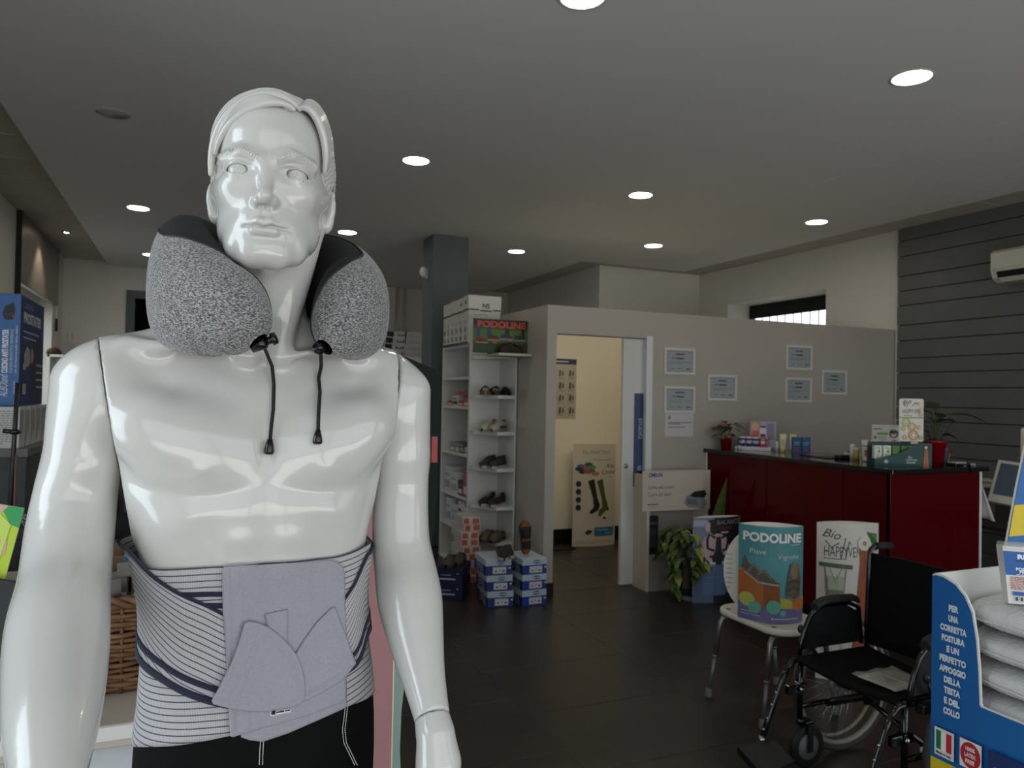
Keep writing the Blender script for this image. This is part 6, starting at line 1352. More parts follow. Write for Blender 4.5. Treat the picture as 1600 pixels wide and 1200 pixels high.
# inside the office
t, fn = lens('stocking_poster', 'oval card column showing a black and a green stocking inside the office', (4.045, 7.09, 0), math.radians(-6), .50, 1.10, .05)
pr = Print(); pr.rect(0, 0, .50, 1.10, 'cfc6b4').text('De MARTINO', .26, .99, .06, '8a8071', fit=.32).rect(.20, .925, .44, .932, '8a8071').text('Alta', .42, .84, .07, '3a3630', shear=.3, fit=.12).text('Linea', .40, .775, .07, '3a3630', shear=.3, fit=.17).rect(.40, .735, .46, .742, '8a8071')
for k, (x, y, c) in enumerate(((.08, .86, '2f6f9a'), (.12, .84, 'c46a2e'), (.16, .88, '2c4a6a'), (.20, .85, '5f9a52'), (.10, .80, '1d2a3a'), (.15, .80, 'b84a2c'), (.19, .81, '3a6f9a'), (.24, .78, 'c47a3e'), (.06, .83, '27303a'))): pr.ell(x, y, .045, .022, c)
for x, c in ((.0, '1f2422'), (.10, '4d5c27')):
    d = x; pr.poly([(.155+d, .70-.0*d), (.225+d, .725), (.265+d, .52), (.300+d, .44), (.275+d, .385), (.20+d, .345-.03*(d > 0)), (.175+d, .36-.03*(d > 0)), (.185+d, .385), (.225+d, .42), (.215+d, .52)], c)
pr.ell(.355, .30, .02, .014, '20261d').ell(.395, .40, .016, .022, '20261d')
for k in range(4): pr.ell(.055, .67-.085*k, .028, .032, '191b1c')
pr.rect(.235, .115, .475, .205, '2f7399').rect(.26, .17, .40, .18, '9cc0d4').rect(.36, .135, .46, .142, '9cc0d4').poly([(.13, .15), (.16, .18), (.21, .17), (.20, .145), (.15, .125)], '2a2826').lines(.03, .45, .05, 2, .02, .007, 'a0988a'); pr.build('picture_print', fn, t, .03, .0004)
t = thing('insole_chart', 'paper chart of small foot drawings with a navy header on the office wall', 'poster', (3.402, 7.279, 1.36)); MB().box(0, -.002, 0, .50, 0, .66).build('sheet', P('bdb5a0'), t)
pr = Print(); pr.rect(0, .60, .50, .66, '2c3a5a').rect(.23, .622, .40, .636, 'c9ccd4').ell(.20, .629, .014, .012, 'c9ccd4')
for i in range(4):
    for j in range(4):
        x, y = .06+.125*j, .50-.135*i; pr.poly([(x-.03, y-.03), (x-.005, y-.035), (x+.0, y+.03), (x-.02, y+.04)], '55514a').poly([(x+.01, y-.03), (x+.035, y-.02), (x+.03, y+.035), (x+.012, y+.02)], '6f6a60').rect(x-.03, y-.055, x+.03, y-.048, '8d8676')
pr.build('chart_print', flat((0, -.002, 0), (1, 0, 0), (0, 0, 1)), t)
t = thing('door_mat', 'thin black mat on the office floor by the back wall', 'mat', (3.35, 6.95, 0)); MB().box(0, 0, .0005, .42, .27, .008, b=.003).build('mat', P('0e0e0e', .9), t); MB().box(.02, .02, .008, .40, .25, .0085).build('pile', P('141414', .95), t)
lt = thing('office_fill_lamp', 'unseen tubular lamp added above the doorway to brighten the office', 'lamp', (3.9, PF+.16, 2.22)); MB().box(-.6, -.03, -.03, .6, .03, .0, b=.004).build('lamp_body', WGLOSS, lt); MB().tube([(-.58, .0, -.045), (.58, 0, -.045)], .014, 8).build('lamp_tube', mat('tube_lit', (1, .93, .76), emit=26), lt)  # hidden lamp added to brighten the office walls
# ------------------------------------------------------------------ pillow display at the right edge
BLU, YEL, WCORE = P('0d5c9e', .4), P('cdb51c', .4), P('dedcd6', .6)
bd = thing('pillow_display', 'blue and yellow cardboard display bin full of wrapped white pillows', 'display', (1.553, 1.178, 0))
prof = [(0, 0), (0, 1.215), (.012, 1.218), (.03, 1.217), (.058, 1.207), (.080, 1.186), (.096, 1.155), (.106, 1.10), (.112, 1.033), (.115, .967), (.118, .963), (.48, .960), (.48, 0)]
MY = Matrix(((0, 0, 1, 0), (-1, 0, 0, 0), (0, 1, 0, 0), (0, 0, 0, 1)))
MB().prism(prof, 0, .005, M=MY).build('side_panel', WCORE, bd); MB().prism(prof, .575, .580, M=MY).build('side_panel', WCORE, bd)
MB().box(.005, -.005, 0, .575, 0, 1.217).build('back_panel', WCORE, bd); MB().box(.005, -.48, 0, .575, -.475, .90).build('front_panel', BLU, bd); MB().box(.005, -.475, .835, .575, -.005, .848).build('tray_floor', WCORE, bd)
MB().prism([(.245, 1.10), (.257, 1.27), (.292, 1.40), (.33, 1.52), (.56, 1.55), (.56, 1.10)], -.0060, -.0010, M=Matrix(((1, 0, 0, 0), (0, 0, -1, 0), (0, 1, 0, 0), (0, 0, 0, 1)))).build('header_board', WCORE, bd)
pr = Print(); pr.poly([(.245, 1.215), (.257, 1.27), (.292, 1.40), (.33, 1.52), (.56, 1.55), (.56, 1.215)], BLU).poly([(.262, 1.285), (.281, 1.36), (.56, 1.36), (.56, 1.285)], YEL); pr.build('header_print', flat((0, -.0, 0), (1, 0, 0), (0, 0, 1)), bd)
pr = Print(); pr.poly([(a+(.003 if 0 < i < 11 and a > 0 else 0)*-1, b-(.003 if b > .9 else 0)) for i, (a, b) in enumerate(prof)], BLU).rect(0.0002, 0, .48, .808, YEL)
for k, s in enumerate(('PER', 'UNA', 'CORRETTA', 'POSTURA', 'E UN', 'PERFETTO', 'APPOGGIO', 'DELLA', 'TESTA', 'E DEL', 'COLLO')):
    pr.text(s, .0525, 1.144-.0226*k, .0182, 'd3dde3', fit=.0077*len(s)-(.002 if ' ' in s else 0), bold=.06)
pr.rect(.0125, .818, .0605, .882, '1c2f63').rect(.0135, .8195, .0595, .8805, 'd8d6d3').rect(.0175, .834, .0295, .875, '12703f').rect(.0295, .834, .042, .875, 'e3e1de').rect(.042, .834, .0545, .875, 'b3242b').text('Made in Italy', .0365, .824, .0085, '2a2a30', fit=.036, bold=.02)
pr.rect(.0735, .821, .124, .8835, '1c2f63').rect(.0745, .8225, .123, .882, 'd8d6d3').ell(.0987, .852, .0225, .0275, 'a81c24', 28).text('100%', .0987, .861, .0115, 'e3dcd8', fit=.021, bold=.03).text('LATEX', .0987, .848, .0115, 'e3dcd8', fit=.025, bold=.03).text('FREE', .0987, .835, .0115, 'e3dcd8', fit=.020, bold=.03)
pr.rect(.138, .775, .45, .884, '14285f').text('DER', .152, .80, .075, 'dfe2e8', 'l', bold=.02)
pr.build('side_print', flat((0, 0, 0), (0, -1, 0), (0, 0, 1)), bd)
def pillow_mat():
    m = bpy.data.materials.new('wrapped_pillow'); m.use_nodes = True; nt = m.node_tree; b = nt.nodes['Principled BSDF']
    b.inputs['Base Color'].default_value = (*hexc('d6d6d6'), 1); b.inputs['Roughness'].default_value = .55; b.inputs['Coat Weight'].default_value = .9; b.inputs['Coat Roughness'].default_value = .04
    tc = nt.nodes.new('ShaderNodeTexCoord'); n = nt.nodes.new('ShaderNodeTexNoise'); n.inputs['Scale'].default_value = 22; n.inputs['Detail'].default_value = 4; n.inputs['Distortion'].default_value = 1.6
    nt.links.new(tc.outputs['Object'], n.inputs['Vector']); bp = nt.nodes.new('ShaderNodeBump'); bp.inputs['Strength'].default_value = 1.0; bp.inputs['Distance'].default_value = .03
    nt.links.new(n.outputs['Fac'], bp.inputs['Height']); nt.links.new(bp.outputs['Normal'], b.inputs['Coat Normal'])
    v = nt.nodes.new('ShaderNodeTexVoronoi'); v.inputs['Scale'].default_value = 95; nt.links.new(tc.outputs['Object'], v.inputs['Vector']); b2 = nt.nodes.new('ShaderNodeBump'); b2.inputs['Strength'].default_value = .25; b2.inputs['Distance'].default_value = .004
    nt.links.new(v.outputs['Distance'], b2.inputs['Height']); nt.links.new(b2.outputs['Normal'], b.inputs['Normal'])
    return m
PILM = pillow_mat()
rg = random.Random(2)
for k in range(5):
    z0 = .8485+.0652*k; t = thing('foam_pillow', ['lowest', 'second lowest', 'middle', 'second from top', 'topmost'][k]+' wrapped white foam pillow in the blue display bin', 'pillow', (1.838, .94, z0), group='wrapped pillows in the blue bin')
    A = []; n1, n2 = 26, 22; ph = rg.uniform(0, 6)
    for i in range(n1):
        a = 2*PI*i/n1; row = []
        for j in range(n2+1):
            q = PI*j/n2-PI/2
            cs = math.copysign(abs(math.cos(q))**.22, math.cos(q)); zz_ = math.copysign(abs(math.sin(q))**.75, math.sin(q))
            sx, sy = math.copysign(abs(math.cos(a))**.45, math.cos(a)), math.copysign(abs(math.sin(a))**.45, math.sin(a))
            x, y = .262*sx*cs, .222*sy*cs
            r = .0025*math.sin(9*a+ph+3*q)*abs(math.cos(q))
            row.append((x+r, y+r, .0325+zz_*(.0315-.004*((x/.27)**4+(y/.23)**4))+.0012*math.sin(22*x+ph)*math.sin(25*y)))
        A.append(row)
    MB().grid(A, 0, True, cu=True).build('pillow_body', PILM, t)
    seamp = [(.2635*math.copysign(abs(math.cos(q))**.45, math.cos(q)), .2235*math.copysign(abs(math.sin(q))**.45, math.sin(q)), .026+.002*math.sin(7*q+ph)) for q in np.linspace(0, 2*PI, 48, endpoint=False)]
    MB().tube(seamp, .0022, 5, closed=True).build('wrap_seam', PILM, t)
lf = thing('leaflet_box', 'blue and white tapered box with small print standing on the topmost pillow', 'box', (1.655, 1.040, 1.1755), math.radians(-42), rot=(-.10, 0, math.radians(-42)))
def trap(z): return -.034-.010*z/.12, .034+.010*z/.12
tb = MB(); (a0, b0), (a1, b1) = trap(0), trap(.12)
tb.add([(a0, -.02, 0), (b0, -.02, 0), (b0, .02, 0), (a0, .02, 0), (a1, -.024, .12), (b1, -.024, .12), (b1, .024, .12), (a1, .024, .12)], [(0, 3, 2, 1), (4, 5, 6, 7), (0, 1, 5, 4), (1, 2, 6, 5), (2, 3, 7, 6), (3, 0, 4, 7)]).build('carton', WCORE, lf)
tb = MB().box(a1+.001, -.0255, .112, b1-.001, .0255, .128, b=.003).build('clear_lid', mat('clear_plastic', 'cfcdc6'), lf)
fnl = lambda u, v, k: (u, -.020-.004*v/.12-k-.0002, v)
pr = Print(); pr.poly([(-.0390, .060), (.0390, .060), (.0432, .110), (-.0432, .110)], '14589c').text('REIO', .002, .095, .013, 'dde4ea', fit=.038, bold=.05).rect(-.02, .089, .03, .0925, '123a78').rect(-.005, .083, .03, .0865, '123a78').text('PER', .004, .0765, .0085, 'dde4ea', fit=.015, bold=.04).text('POSIZIONE', .002, .0705, .0085, 'dde4ea', fit=.045, bold=.04).text('PER CHI', .002, .0645, .0085, 'dde4ea', fit=.032, bold=.04).lines(-.02, .03, .061, 1, .01, .0018, 'c9d6e2')
pr.lines(-.031, .034, .055, 8, .0035, .0016, 'a8453f').rect(-.027, .018, .034, .026, '14589c').rect(-.022, .007, -.018, .015, '2a2a2c').rect(-.013, .007, -.009, .015, '2a2a2c').ring(.004, .011, .0042, .0014, '2a2a2c').ell(.004, .011, .0018, .0018, '2a2a2c').rect(.016, .008, .03, .014, '2a2a2c'); pr.build('carton_print', fnl, lf)
# ------------------------------------------------------------------ two-tone board behind the mannequin
bo = thing('two_tone_board', 'tall board in pink and sage green standing behind the right arm of the mannequin', 'board', (0, 1.86, 0))
MX_ = Matrix(((1, 0, 0, 0), (0, 0, -1, 0), (0, 1, 0, 0), (0, 0, 0, 1)))
right = [(.53, 0), (.53, .35), (.515, .55), (.506, .70), (.508, .80), (.518, .90), (.540, 1.02), (.570, 1.15), (.589, 1.30), (.592, 1.62), (.590, 1.650), (.580, 1.664), (.560, 1.672)]
MB().prism([(.20, 0), (.484, 0), (.484, 1.700), (.20, 1.735)], -.012, .012, M=MX_).build('pink_panel', mat('pink_board', '9c6f70', .6, var=.04, vscale=20), bo, 'dusty pink half')
MB().prism([(.487, 0)]+right[:8]+[(.487, 1.15)], -.012, .012, M=MX_).build('green_panel', mat('sage_board', '7d948a', .5), bo, 'sage green lower half'); MB().prism([(.487, 1.151)]+[(.570, 1.151)]+right[8:]+[(.487, 1.700)], -.010, .010, M=MX_).build('shaded_panel', mat('sage_in_shade', '161c1a', .65, spec=.12), bo, 'sage green upper half with shade in its colour')  # upper half made darker: shade put into the sage board's colour
MB().box(.484, -.013, 0, .487, .013, 1.70).build('edge_trim', P('cfc6b0'), bo); MB().box(.573, -.0125, 1.425, .589, -.010, 1.492).build('red_label', P('8e2f2d'), bo, 'small red label'); MB().box(.18, -.16, 0, .56, .16, .012, b=.003).build('foot', BLACK, bo)
# tall cabinet with boxes behind the pillar
cb_ = thing('tall_cabinet', 'tall white cabinet behind the grey pillar carrying striped boxes', 'cabinet', (2.2, 9.35, 0)); MB().box(0, .02, .06, .75, .45, 2.08, b=.004).box(.02, .04, 0, .73, .43, .06).build('cabinet_body', SHW, cb_)
for x in (.004, .377): dd = MB().box(x, 0, .08, x+.369, .019, 2.06, b=.003).build('cabinet_door', SHW, cb_); MB().box(x+(.33 if x < .1 else .02), -.02, 1.0, x+(.345 if x < .1 else .035), 0, 1.15, b=.003).build('handle', METAL, dd)
for k in range(4):
    for q in range(2):
        t = thing('shoe_carton', ['lowest', 'second', 'third', 'topmost'][k]+' white carton in the '+('left' if q == 0 else 'right')+' stack on the tall cabinet', 'box', (2.235+.28*q+.012*k*(1-q), 9.37, 2.0801+.0815*k), group='white cartons on the tall cabinet')
        MB().box(0, 0, 0, .27, .16, .0805, b=.001).build('carton', P('bdbcb8'), t); pr = Print()
        if q == 0: pr.rect(.01, .008, .10, .075, '111113').poly([(.15, .02), (.26, .02), (.255, .06), (.23, .035), (.17, .035), (.15, .06)], '4a4a4d')
        else: pr.rect(.02, .02, .2, .03, '9b9a97').rect(.05, .045, .15, .052, '9b9a97')
        pr.build('carton_print', flat((0, 0, 0), (1, 0, 0), (0, 0, 1)), t)
# ------------------------------------------------------------------ left side: plinth, boxes, table, basket
pd = thing('display_platform', 'low white platform the mannequin stands on', 'platform', (-.1, 1.0, 0)); MB().box(-.6, -.6, .02, .62, .62, .1395, b=.006).build('platform_top', WGLOSS, pd); MB().box(-.56, -.56, 0, .58, .58, .02).build('plinth_base', BLACK, pd)
slate = mat('dark_slate', '4b5053', .7, bump=.3, bscale=40, var=.25, vscale=9)
pt_ = thing('grey_plinth', 'dark grey slate display block at the left edge below the white boxes', 'plinth', (-.55, 3.235, 0)); MB().box(-.75, 0, 0, 0, 1.30, 1.34, b=.004).build('block', slate, pt_); MB().box(-.755, -.004, 1.34, .004, 1.304, 1.372, b=.003).build('top_slab', mat('slate_top', '6b6c6a', .6), pt_)
for k in range(6):
    x = -.765+.0 if k else -.985
    t = thing('white_carton', ['white printed carton cut by the left edge of the picture', 'nearest white carton of the row under the blue box', 'second white carton of the row under the blue box', 'third white carton of the row under the blue box', 'fourth white carton of the row under the blue box', 'farthest white carton of the row under the blue box'][k], 'box', (x, 3.255+(.112*(k-1) if k else 0), 1.3722), group='white cartons on the slate block')
    MB().box(0, 0, 0, .185, .108, .153, b=.001).build('carton', P('c9c8c4'), t)
    pr = Print(); pr.rect(.0, .0, .006, .153, '1a1a1c').lines(.06 if k else .05, .165, .135, 15, .0085, .0035, '8b8b8e', k); pr.build('front_print', flat((0, 0, 0), (1, 0, 0), (0, 0, 1)), t)
    pr = Print(); pr.rect(.012, .02, .022, .14, '8f8f90').rect(.035, .05, .045, .14, '77777a').rect(.06, .03, .066, .14, 'a09f9c').rect(.098, 0, .104, .153, '7d7c78'); pr.build('side_print', flat((.185, 0, 0), (0, 1, 0), (0, 0, 1)), t)
bb = thing('cushion_box', 'large blue upright cushion carton on the row of white cartons', 'box', (-.60, 3.335, 1.5262)); MB().box(-.32, 0, 0, 0, .48, .425, b=.002).build('carton', mat('blue_carton', '2a5f9e', .35), bb)
pr = Print(); pr.text('CUSCINO ANTI PROSTATER', -.055, .035, .034, 'dfe4ea', 'l', rot=PI/2, fit=.235, bold=.03).text('Alboland', -.060, .012, .050, 'cfd8e4', 'l', rot=PI/2, fit=.0) if False else pr
def vtext(p, s, x, y, h, L, m, bold=.03, shear=0):
    vs, fs, x0, x1 = text2d(s, bold, shear); k = L/(x1-x0); return p.tris([(x-v[1]*h, y+(v[0]-x0)*k) for v in vs], fs, m)
vtext(pr, 'CUSCINO ANTI PROSTATER', -.038, .125, .026, .165, 'dfe4ea', .045); vtext(pr, 'ALBOland', -.036, .035, .040, .085, 'cfd8e4', .0, .3); vtext(pr, 'CUSCINO PROSTATICO UNIVERSALE', -.022, .125, .013, .165, '9fb4cf'); vtext(pr, 'per chi trascorre molto tempo seduto', -.008, .125, .013, .18, '9fb4cf'); vtext(pr, 'www', -.012, .045, .010, .05, '9fb4cf')
pr.poly([(-.055, .335), (-.045, .325), (-.022, .33), (-.018, .365), (-.024, .395), (-.035, .385), (-.050, .378), (-.058, .35)], '22272e').rect(-.026, .335, -.018, .345, 'b0343a').line([(-.052, .345), (-.024, .35)], .003, '3d4652')
pr.build('front_print', flat((0, 0, 0), (1, 0, 0), (0, 0, 1)), bb)
pr = Print(); pr.rect(.002, .002, .478, .423, '1d3560').poly([(.25, .002), (.478, .002), (.478, .25), (.30, .30), (.22, .2)], '2b2f45').text('PROSTATER', .23, .325, .055, 'c9cfda', fit=.36, bold=.04).text('CUSCINO', .14, .38, .03, '8f9fba', fit=.18).rect(.04, .285, .36, .292, '8f9fba').rect(.04, .262, .30, .269, '8f9fba').poly([(.06, .20), (.12, .235), (.18, .22), (.19, .17), (.13, .15), (.07, .16)], 'a09a98').ell(.22, .20, .03, .03, 'a8837a')
for a in ((.04, .14, .10, .165), (.04, .045, .11, .085)): pr.rect(*a, 'a9a7ac')
for j in range(4): pr.rect(.30, .16-.03*j, .44, .168-.03*j, '9aa0b5')
pr.build('side_print', flat((0, 0, 0), (0, 1, 0), (0, 0, 1)), bb)
tt = thing('display_table', 'white display table with a pale wooden top behind the mannequin at the left', 'table', (-.92, 2.01, 0))
MB().box(0, 0, .745, 1.22, 1.06, .80, b=.004).build('table_top', mat('pale_table_top', 'b3aa9c', .45, var=.08, vscale=5), tt); MB().box(.03, .03, .0, 1.19, 1.03, .745, b=.003).build('table_base', P('b9bcbf', .5), tt); MB().box(-.002, -.003, .765, 1.222, .0, .797).build('edge_band', P('d2d1cd', .45), tt)
WK = mat('wicker', '6b4a2e', .7, var=.35, vscale=25, bump=.3, bscale=120)
bk_ = thing('wicker_basket', 'brown wicker basket on the pale table behind the mannequin waist', 'basket', (-.150, 2.345, .8005))
rg = random.Random(8); NW = 20; wv = MB(); rd = lambda z: .135+.035*z/.24
for k in range(17):
    z = .010+.0135*k; pts = []
    for q in range(80):
        a = 2*PI*q/80; pts.append(((rd(z)+.006*math.cos(NW*.5*a+PI*(k % 2)))*math.cos(a)*1.15, (rd(z)+.006*math.cos(NW*.5*a+PI*(k % 2)))*math.sin(a), z+.003*math.sin(3*a+k)))
    wv.tube(pts, .0062+.0012*rg.random(), 6, closed=True)
o = wv.build('woven_rods', WK, bk_); o['kind'] = 'stuff'
for q in range(NW): a = 2*PI*q/NW; MB().tube([(rd(0)*math.cos(a)*1.15, rd(0)*math.sin(a), 0), (rd(.24)*math.cos(a)*1.15, rd(.24)*math.sin(a), .245)], .0045, 6).build('upright_rod', WK, bk_)
for s in range(3): MB().tube([((.17+.010*math.sin(11*a+2.1*s))*math.cos(a)*1.15, (.17+.010*math.sin(11*a+2.1*s))*math.sin(a), .245+.010*math.cos(11*a+2.1*s)) for a in np.linspace(0, 2*PI, 90, endpoint=False)], .0085, 6, closed=True).build('braided_rim', WK, bk_)
MB().lathe([(.001, 0), (.13, 0), (.13, .006), (.001, .006)], 24, sx=1.15).build('base', WK, bk_)
FELT = mat('grey_felt', '6d6860', .95, bump=.4, bscale=300)
t = thing('felt_strap', 'thick grey felt band looped on top of the wicker basket', 'strap', (-.205, 2.255, 1.045)); A = []
for q in np.linspace(-.4, 2*PI-.9, 40): A.append([(.065*math.cos(q)+o_*math.cos(q), .045*math.sin(q)+o_*math.sin(q), z) for o_, z in ((0, .0), (.012, .0), (.014, .025), (.012, .055), (0, .055), (-.002, .025))])
MB().grid(A, 0, True, cv=True).build('band', FELT, t); MB().box(.035, -.012, .05, .075, .002, .09, b=.004).build('loop_end', FELT, t)
t = thing('white_sheet', 'white paper lying across the basket rim', 'paper', (-.16, 2.30, 1.050)); MB().grid([[(-.07+.15*i/5, -.07+.16*j/5, .004*math.sin(i+j)) for j in range(6)] for i in range(6)], 0, True).build('sheet', P('b9b6b0'), t); Print().lines(-.05, .06, .03, 3, .02, .004, '8f8d88').build('sheet_print', flat((0, 0, .006), (1, 0, 0), (0, 1, 0)), t)
t = thing('blue_booklet', 'blue booklet standing in the wicker basket', 'booklet', (-.162, 2.335, 1.00), .05); MB().box(0, 0, 0, .13, .008, .135, b=.001).build('cover', mat('booklet_blue', '2f6c93', .4), t); MB().box(.003, .001, .132, .128, .007, .138).build('pages', P('c9c8c4'), t); Print().rect(.0, .0, .13, .06, '23414f').rect(.06, .07, .12, .078, '8db4c6').rect(.07, .055, .12, .060, '8db4c6').build('cover_print', flat((0, 0, 0), (1, 0, 0), (0, 0, 1)), t)
t = thing('dark_pouch', 'dark brown leather pouch with stitched edge in the basket', 'pouch', (-.245, 2.30, .99), .2); MB().prism(rrect(-.035, 0, .05, .16, .02), -.012, .012, M=Matrix.Rotation(PI/2, 4, 'X')).build('body', P('2a211b', .6), t); MB().tube([(-.033, -.013, .01), (-.033, -.013, .15), (-.015, -.013, .161), (.03, -.013, .161), (.049, -.013, .15), (.049, -.013, .01)], .002, 5).build('stitched_edge', P('8a6f58'), t)
WOODB = mat('beech_wood', '9c7f5f', .55, var=.15, vscale=18)
t = thing('wooden_tray', 'flat wooden tray behind the basket', 'tray', (-.16, 2.68, .8005)); MB().box(-.25, -.10, 0, .25, .12, .012, b=.002).build('tray_base', WOODB, t); MB().box(-.25, -.105, .012, .25, -.095, .285, b=.002).build('tray_front', WOODB, t); MB().box(-.25, .115, .012, .25, .125, .285, b=.002).build('tray_back', WOODB, t); MB().box(-.255, -.105, .0, -.245, .125, .285).build('tray_side', WOODB, t); MB().box(.245, -.105, .0, .255, .125, .285).build('tray_side', WOODB, t)
def dmloc(px, py, D): return Vector(dm(px, py, D))
def rodthing(name, label, cat, a, b, r, parts):
    a, b = Vector(a), Vector(b); t = thing(name, label, cat, a)
    for nm, u0, u1, rr, m in parts: MB().tube([(b-a)*u0, (b-a)*(u0*.5+u1*.5), (b-a)*u1], rr, 10).build(nm, m, t)
    return t
rodthing('wooden_shoe_stretcher', 'beech shoe stretcher sloping over the wooden tray', 'shoe stretcher', dmloc(214, 874, 2.42), dmloc(182, 845, 2.55), .018, [('shaft', 0, .8, .014, WOODB), ('tip', .8, 1, [.014, .011, .005], WOODB)])
rodthing('paint_brush', 'white handled brush lying across the wooden tray', 'brush', dmloc(216, 871, 2.40), dmloc(172, 877, 2.40), .01, [('bristles', 0, .28, .012, P('8d7a62')), ('handle', .28, .95, .0085, P('c9c7c6')), ('ferrule', .95, 1.0, .009, P('a04a3c'))])
t = thing('garment_form', 'grey cloth covered form behind the wooden tray', 'display form', (-.10, 2.875, .8005)); MB().lathe([(.08, 0), (.10, .15), (.085, .30), (.05, .42), (.015, .47), (.001, .475)], 20, sx=.75, sy=.5).build('form_body', FELT, t); MB().tube([(-.062, -.02, .28), (-.066, -.02, .38), (-.040, -.02, .46)], .007, 6).build('trim_edge', P('8d8a84'), t)
t = thing('dark_display', 'dark rack of small goods behind the grey form', 'rack', (-.27, 2.96, .8005)); MB().box(-.10, 0, 0, .12, .02, .62, b=.003).build('rack_back', P('121213'), t)
for k, c in enumerate(('1f4a3c', '5a1c22', '2b2b2e', '6a655c', '1a1a1c', '77706a')): MB().box(-.08+.07*(k % 3), -.03, .36+.11*(k//3), -.025+.07*(k % 3), 0, .44+.11*(k//3), b=.008).build('small_item', P(c), t)
cr = thing('wooden_crate', 'brown wooden crate at the left edge behind the arm', 'crate', (-.60, 2.24, .8005)); BRN = mat('brown_wood', '6b4a34', .55, var=.2, vscale=14)
MB().box(-.25, 0, 0, .22, .20, .22, b=.003).build('crate_body', mat('crate_inside', '2a1c14', .7), cr)
for k in range(2): MB().box(-.255, -.012, .01+.135*k, .225, .0, .12+.135*k, b=.003).build('slat', BRN, cr)
MB().box(-.255, -.012, .272, .23, .21, .288, b=.002).build('lid_board', P('bfb8ac', .5), cr); MB().box(.2205, -.01, .0, .232, .2, .272, b=.002).build('end_board', BRN, cr)
bt = thing('black_tablet', 'black framed panel leaning against the crate', 'panel', (-.40, 2.07, .8005), rot=(-.28, .24, -.1)); MB().box(-.16, 0, 0, .03, .012, .33, b=.003).build('panel', P('141416', .3), bt); MB().box(.026, -.004, 0, .036, .016, .335, b=.002).build('metal_edge', P('8d8f91', .3), bt)
cd_ = thing('arm_poster', 'tilted card with a bare arm and yellow shirt at the left edge', 'card', dm(38, 794, 1.86), rot=(0, math.radians(12), math.radians(-6)))
MB().box(-.22, 0, -.55, 0, .004, 0, b=.001).build('card', P('d9d8d0'), cd_)
pr = Print(); pr.rect(-.22, -.55, 0, 0, 'b7cf3a').poly([(-.055, 0), (0, 0), (0, -.05), (-.02, -.045)], '2f9a56').poly([(-.22, 0), (-.034, 0), (-.060, -.045), (-.11, -.07), (-.22, -.07)], 'cfa894').poly([(-.22, -.07), (-.11, -.06), (-.045, -.058), (-.018, -.075), (-.014, -.115), (-.03, -.135), (-.12, -.135), (-.22, -.13)], 'd0a792').line([(-.22, -.13), (-.12, -.137), (-.05, -.152)], .006, '9d7a66').poly([(-.075, -.055), (-.05, -.02), (-.018, -.045), (-.025, -.16), (-.03, -.085), (-.06, -.062)], 'c4d964').line([(-.11, -.15), (-.09, -.30), (-.10, -.5)], .008, '9db22c').line([(-.06, -.16), (-.05, -.3)], .006, 'd6e66a').line([(-.16, -.15), (-.15, -.4)], .008, 'd0e05c'); pr.build('picture_print', flat((0, 0, 0), (1, 0, 0), (0, 0, 1)), cd_)
st_ = thing('rod_stand', 'thin black rod with a clamp rising before the white cartons', 'stand', dm(15, 800, 2.25)); base = Vector(dm(15, 800, 2.25)); top = Vector(dm(28, 598, 2.25))-base; dn = Vector((base.x, base.y, .815))-base
MB().tube([tuple(dn), (0, 0, 0), tuple(top*.5), tuple(top)], .0065, 8).lathe([(.001, 0), (.07, 0), (.07, .008), (.001, .012)], 20, tuple(dn-Vector((0, 0, .0145)))).build('rod', P('0e0e0f', .35), st_); MB().ell(tuple(top*.62), (.016, .014, .009), 10, 6).tube([tuple(top*.62), tuple(top*.62+Vector((-.03, 0, .003)))], .007, 8).build('clamp', P('0e0e0f', .35), st_)
o = MB().tube([tuple(dn+Vector((.018, 0, .0))), (.012, 0, 0), tuple(top*.45+Vector((.006, 0, 0)))], .004, 6).build('brown_rod', BRN, st_, 'thin brown rod')
# string netting draped over a dark box
nb = thing('dark_box', 'dark box under the string netting at the left', 'box', (-.62, 2.458, .8005)); MB().box(-.2, 0, 0, .24, .095, .40, b=.01).build('box_body', P('1c1c1e', .6), nb); MB().box(-.202, -.002, .37, .242, .097, .405, b=.006).build('lid', P('222225', .6), nb)
rg = random.Random(4); nt_ = thing('string_netting', 'pale string netting draped over the dark box', 'netting', (-.60, 2.475, 1.2106)); nm_ = MB()
from mathutils.geometry import delaunay_2d_cdt as _cdt
pts = [Vector((rg.uniform(-.2, .27), rg.uniform(-.16, .09))) for _ in range(230)]; rr_ = _cdt(pts, [], [], 0, 1e-5)
def net3(p):
    x, y = p
    return (x, .01 if y > 0 else .01-.025-.02*math.sin(x*30), .012+.035*abs(math.sin(x*14+2*y*9))*(1 if y > 0 else .3)+(0 if y > 0 else y*1.2)) if y <= 0 else (x, y, .008+.06*abs(math.sin(x*11+1))*math.exp(-y*6))
seg = set()
for f in rr_[2]:
    c0 = sum((rr_[0][i] for i in f), Vector((0, 0)))/3
    for i in range(3): seg.add(tuple(sorted((f[i], f[(i+1) % 3]))))
for a, b in seg:
    pa_, pb_ = rr_[0][a], rr_[0][b]
    if (pa_-pb_).length > .07 or rg.random() < .28: continue
    nm_.tube([net3(pa_), net3(pb_)], .0011, 4)
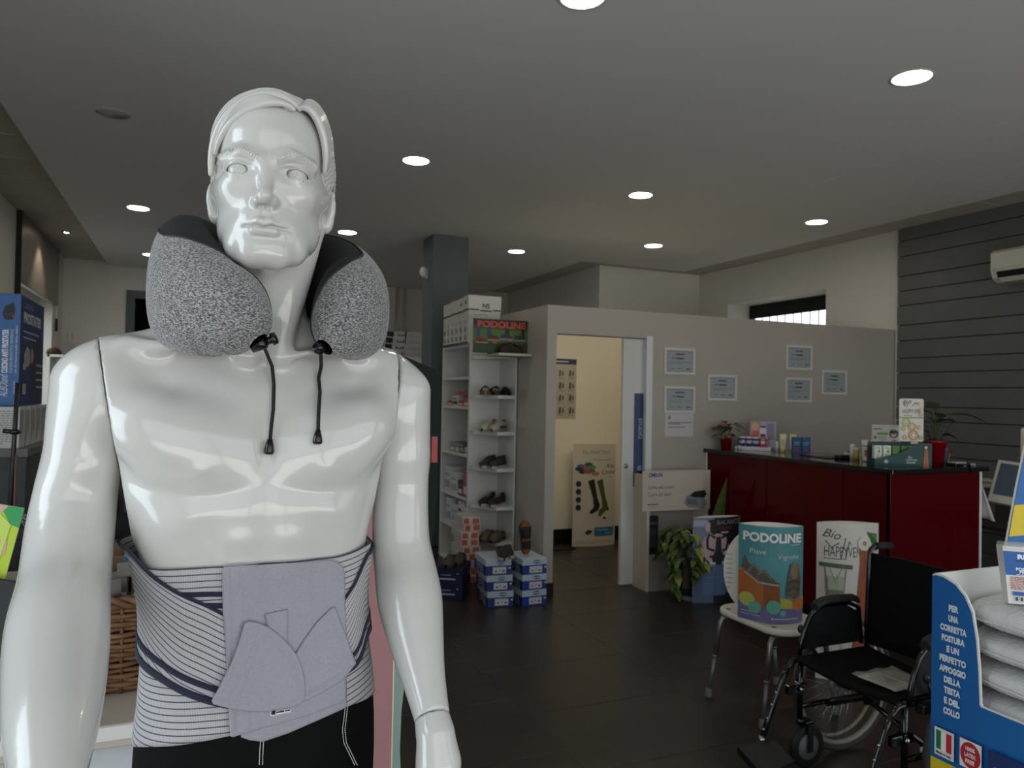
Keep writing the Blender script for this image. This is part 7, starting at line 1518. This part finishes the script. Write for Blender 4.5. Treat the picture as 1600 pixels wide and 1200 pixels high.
o = nm_.build('netting', P('9a9894', .8), nt_); o['kind'] = 'stuff'
# far left corner: shelf with shoes, crank handle, intercom
lsx = thing('shoe_rack', 'low white rack with shoes in the far left corner', 'shelf unit', (-1.60, 10.45, 0))
for x in (0, .72): MB().box(x, 0, 0, x+.03, .32, 2.0, b=.002).build('side_panel', SHW, lsx)
MB().box(.03, .30, 0, .72, .32, 2.0).build('back_panel', SHW, lsx)
for z in (.10, .46, .83, 1.19, 1.57, 2.0): MB().box(.03 if z < 2 else 0, 0, z-.03, .72 if z < 2 else .75, .30, z, b=.002).build('shelf', SHW, lsx)
shoe('flat_shoe', 'black flat shoe with a pale lining on top of the far left rack', (-1.22, 10.58, 2.001), PI, '121112', '1b1715', 'slipper', .30, ca='8a8275')
shoe('flat_shoe', 'brown shoe at the window end of the far left rack top', (-1.545, 10.58, 2.001), 1.2, '4a3c2c', '1b1715', 'slipper', .26)
for k, (x, z, c) in enumerate(((-1.38, 1.571, '5c574c'), (-1.15, 1.571, '3f3d3a'), (-1.42, 1.191, '6d6a66'), (-1.15, 1.191, '4a4540'), (-1.40, .831, '8a8680'), (-1.12, .831, '57504a'))):
    shoe('sneaker', ['olive', 'charcoal', 'light grey', 'brown', 'pale', 'taupe'][k]+' shoe on the '+['upper', 'upper', 'middle', 'middle', 'lower', 'lower'][k]+' shelf of the far left rack', (x, 10.57, z), .35, c, 'a9a59c', 'sneaker', .25)
ck = thing('shutter_crank', 'hanging white crank rod with a dark handle beside the window', 'crank', (-1.60, 11.05, 2.72)); MB().tube([(0, 0, 0), (.0, .0, -.25)], .008, 6).build('rod', WGLOSS, ck); MB().tube([(0, 0, -.24), (0, 0, -.40)], .016, 8).build('handle', P('1b1b1c'), ck)
ic = thing('intercom', 'small white intercom on the back wall above the shoe rack', 'intercom', (-1.50, 11.70, 2.20)); MB().box(-.045, -.03, 0, .045, 0, .17, b=.008).build('housing', WGLOSS, ic); MB().box(-.02, -.034, .02, .02, -.029, .15, b=.003).build('handset', P('c9c7c2'), ic)
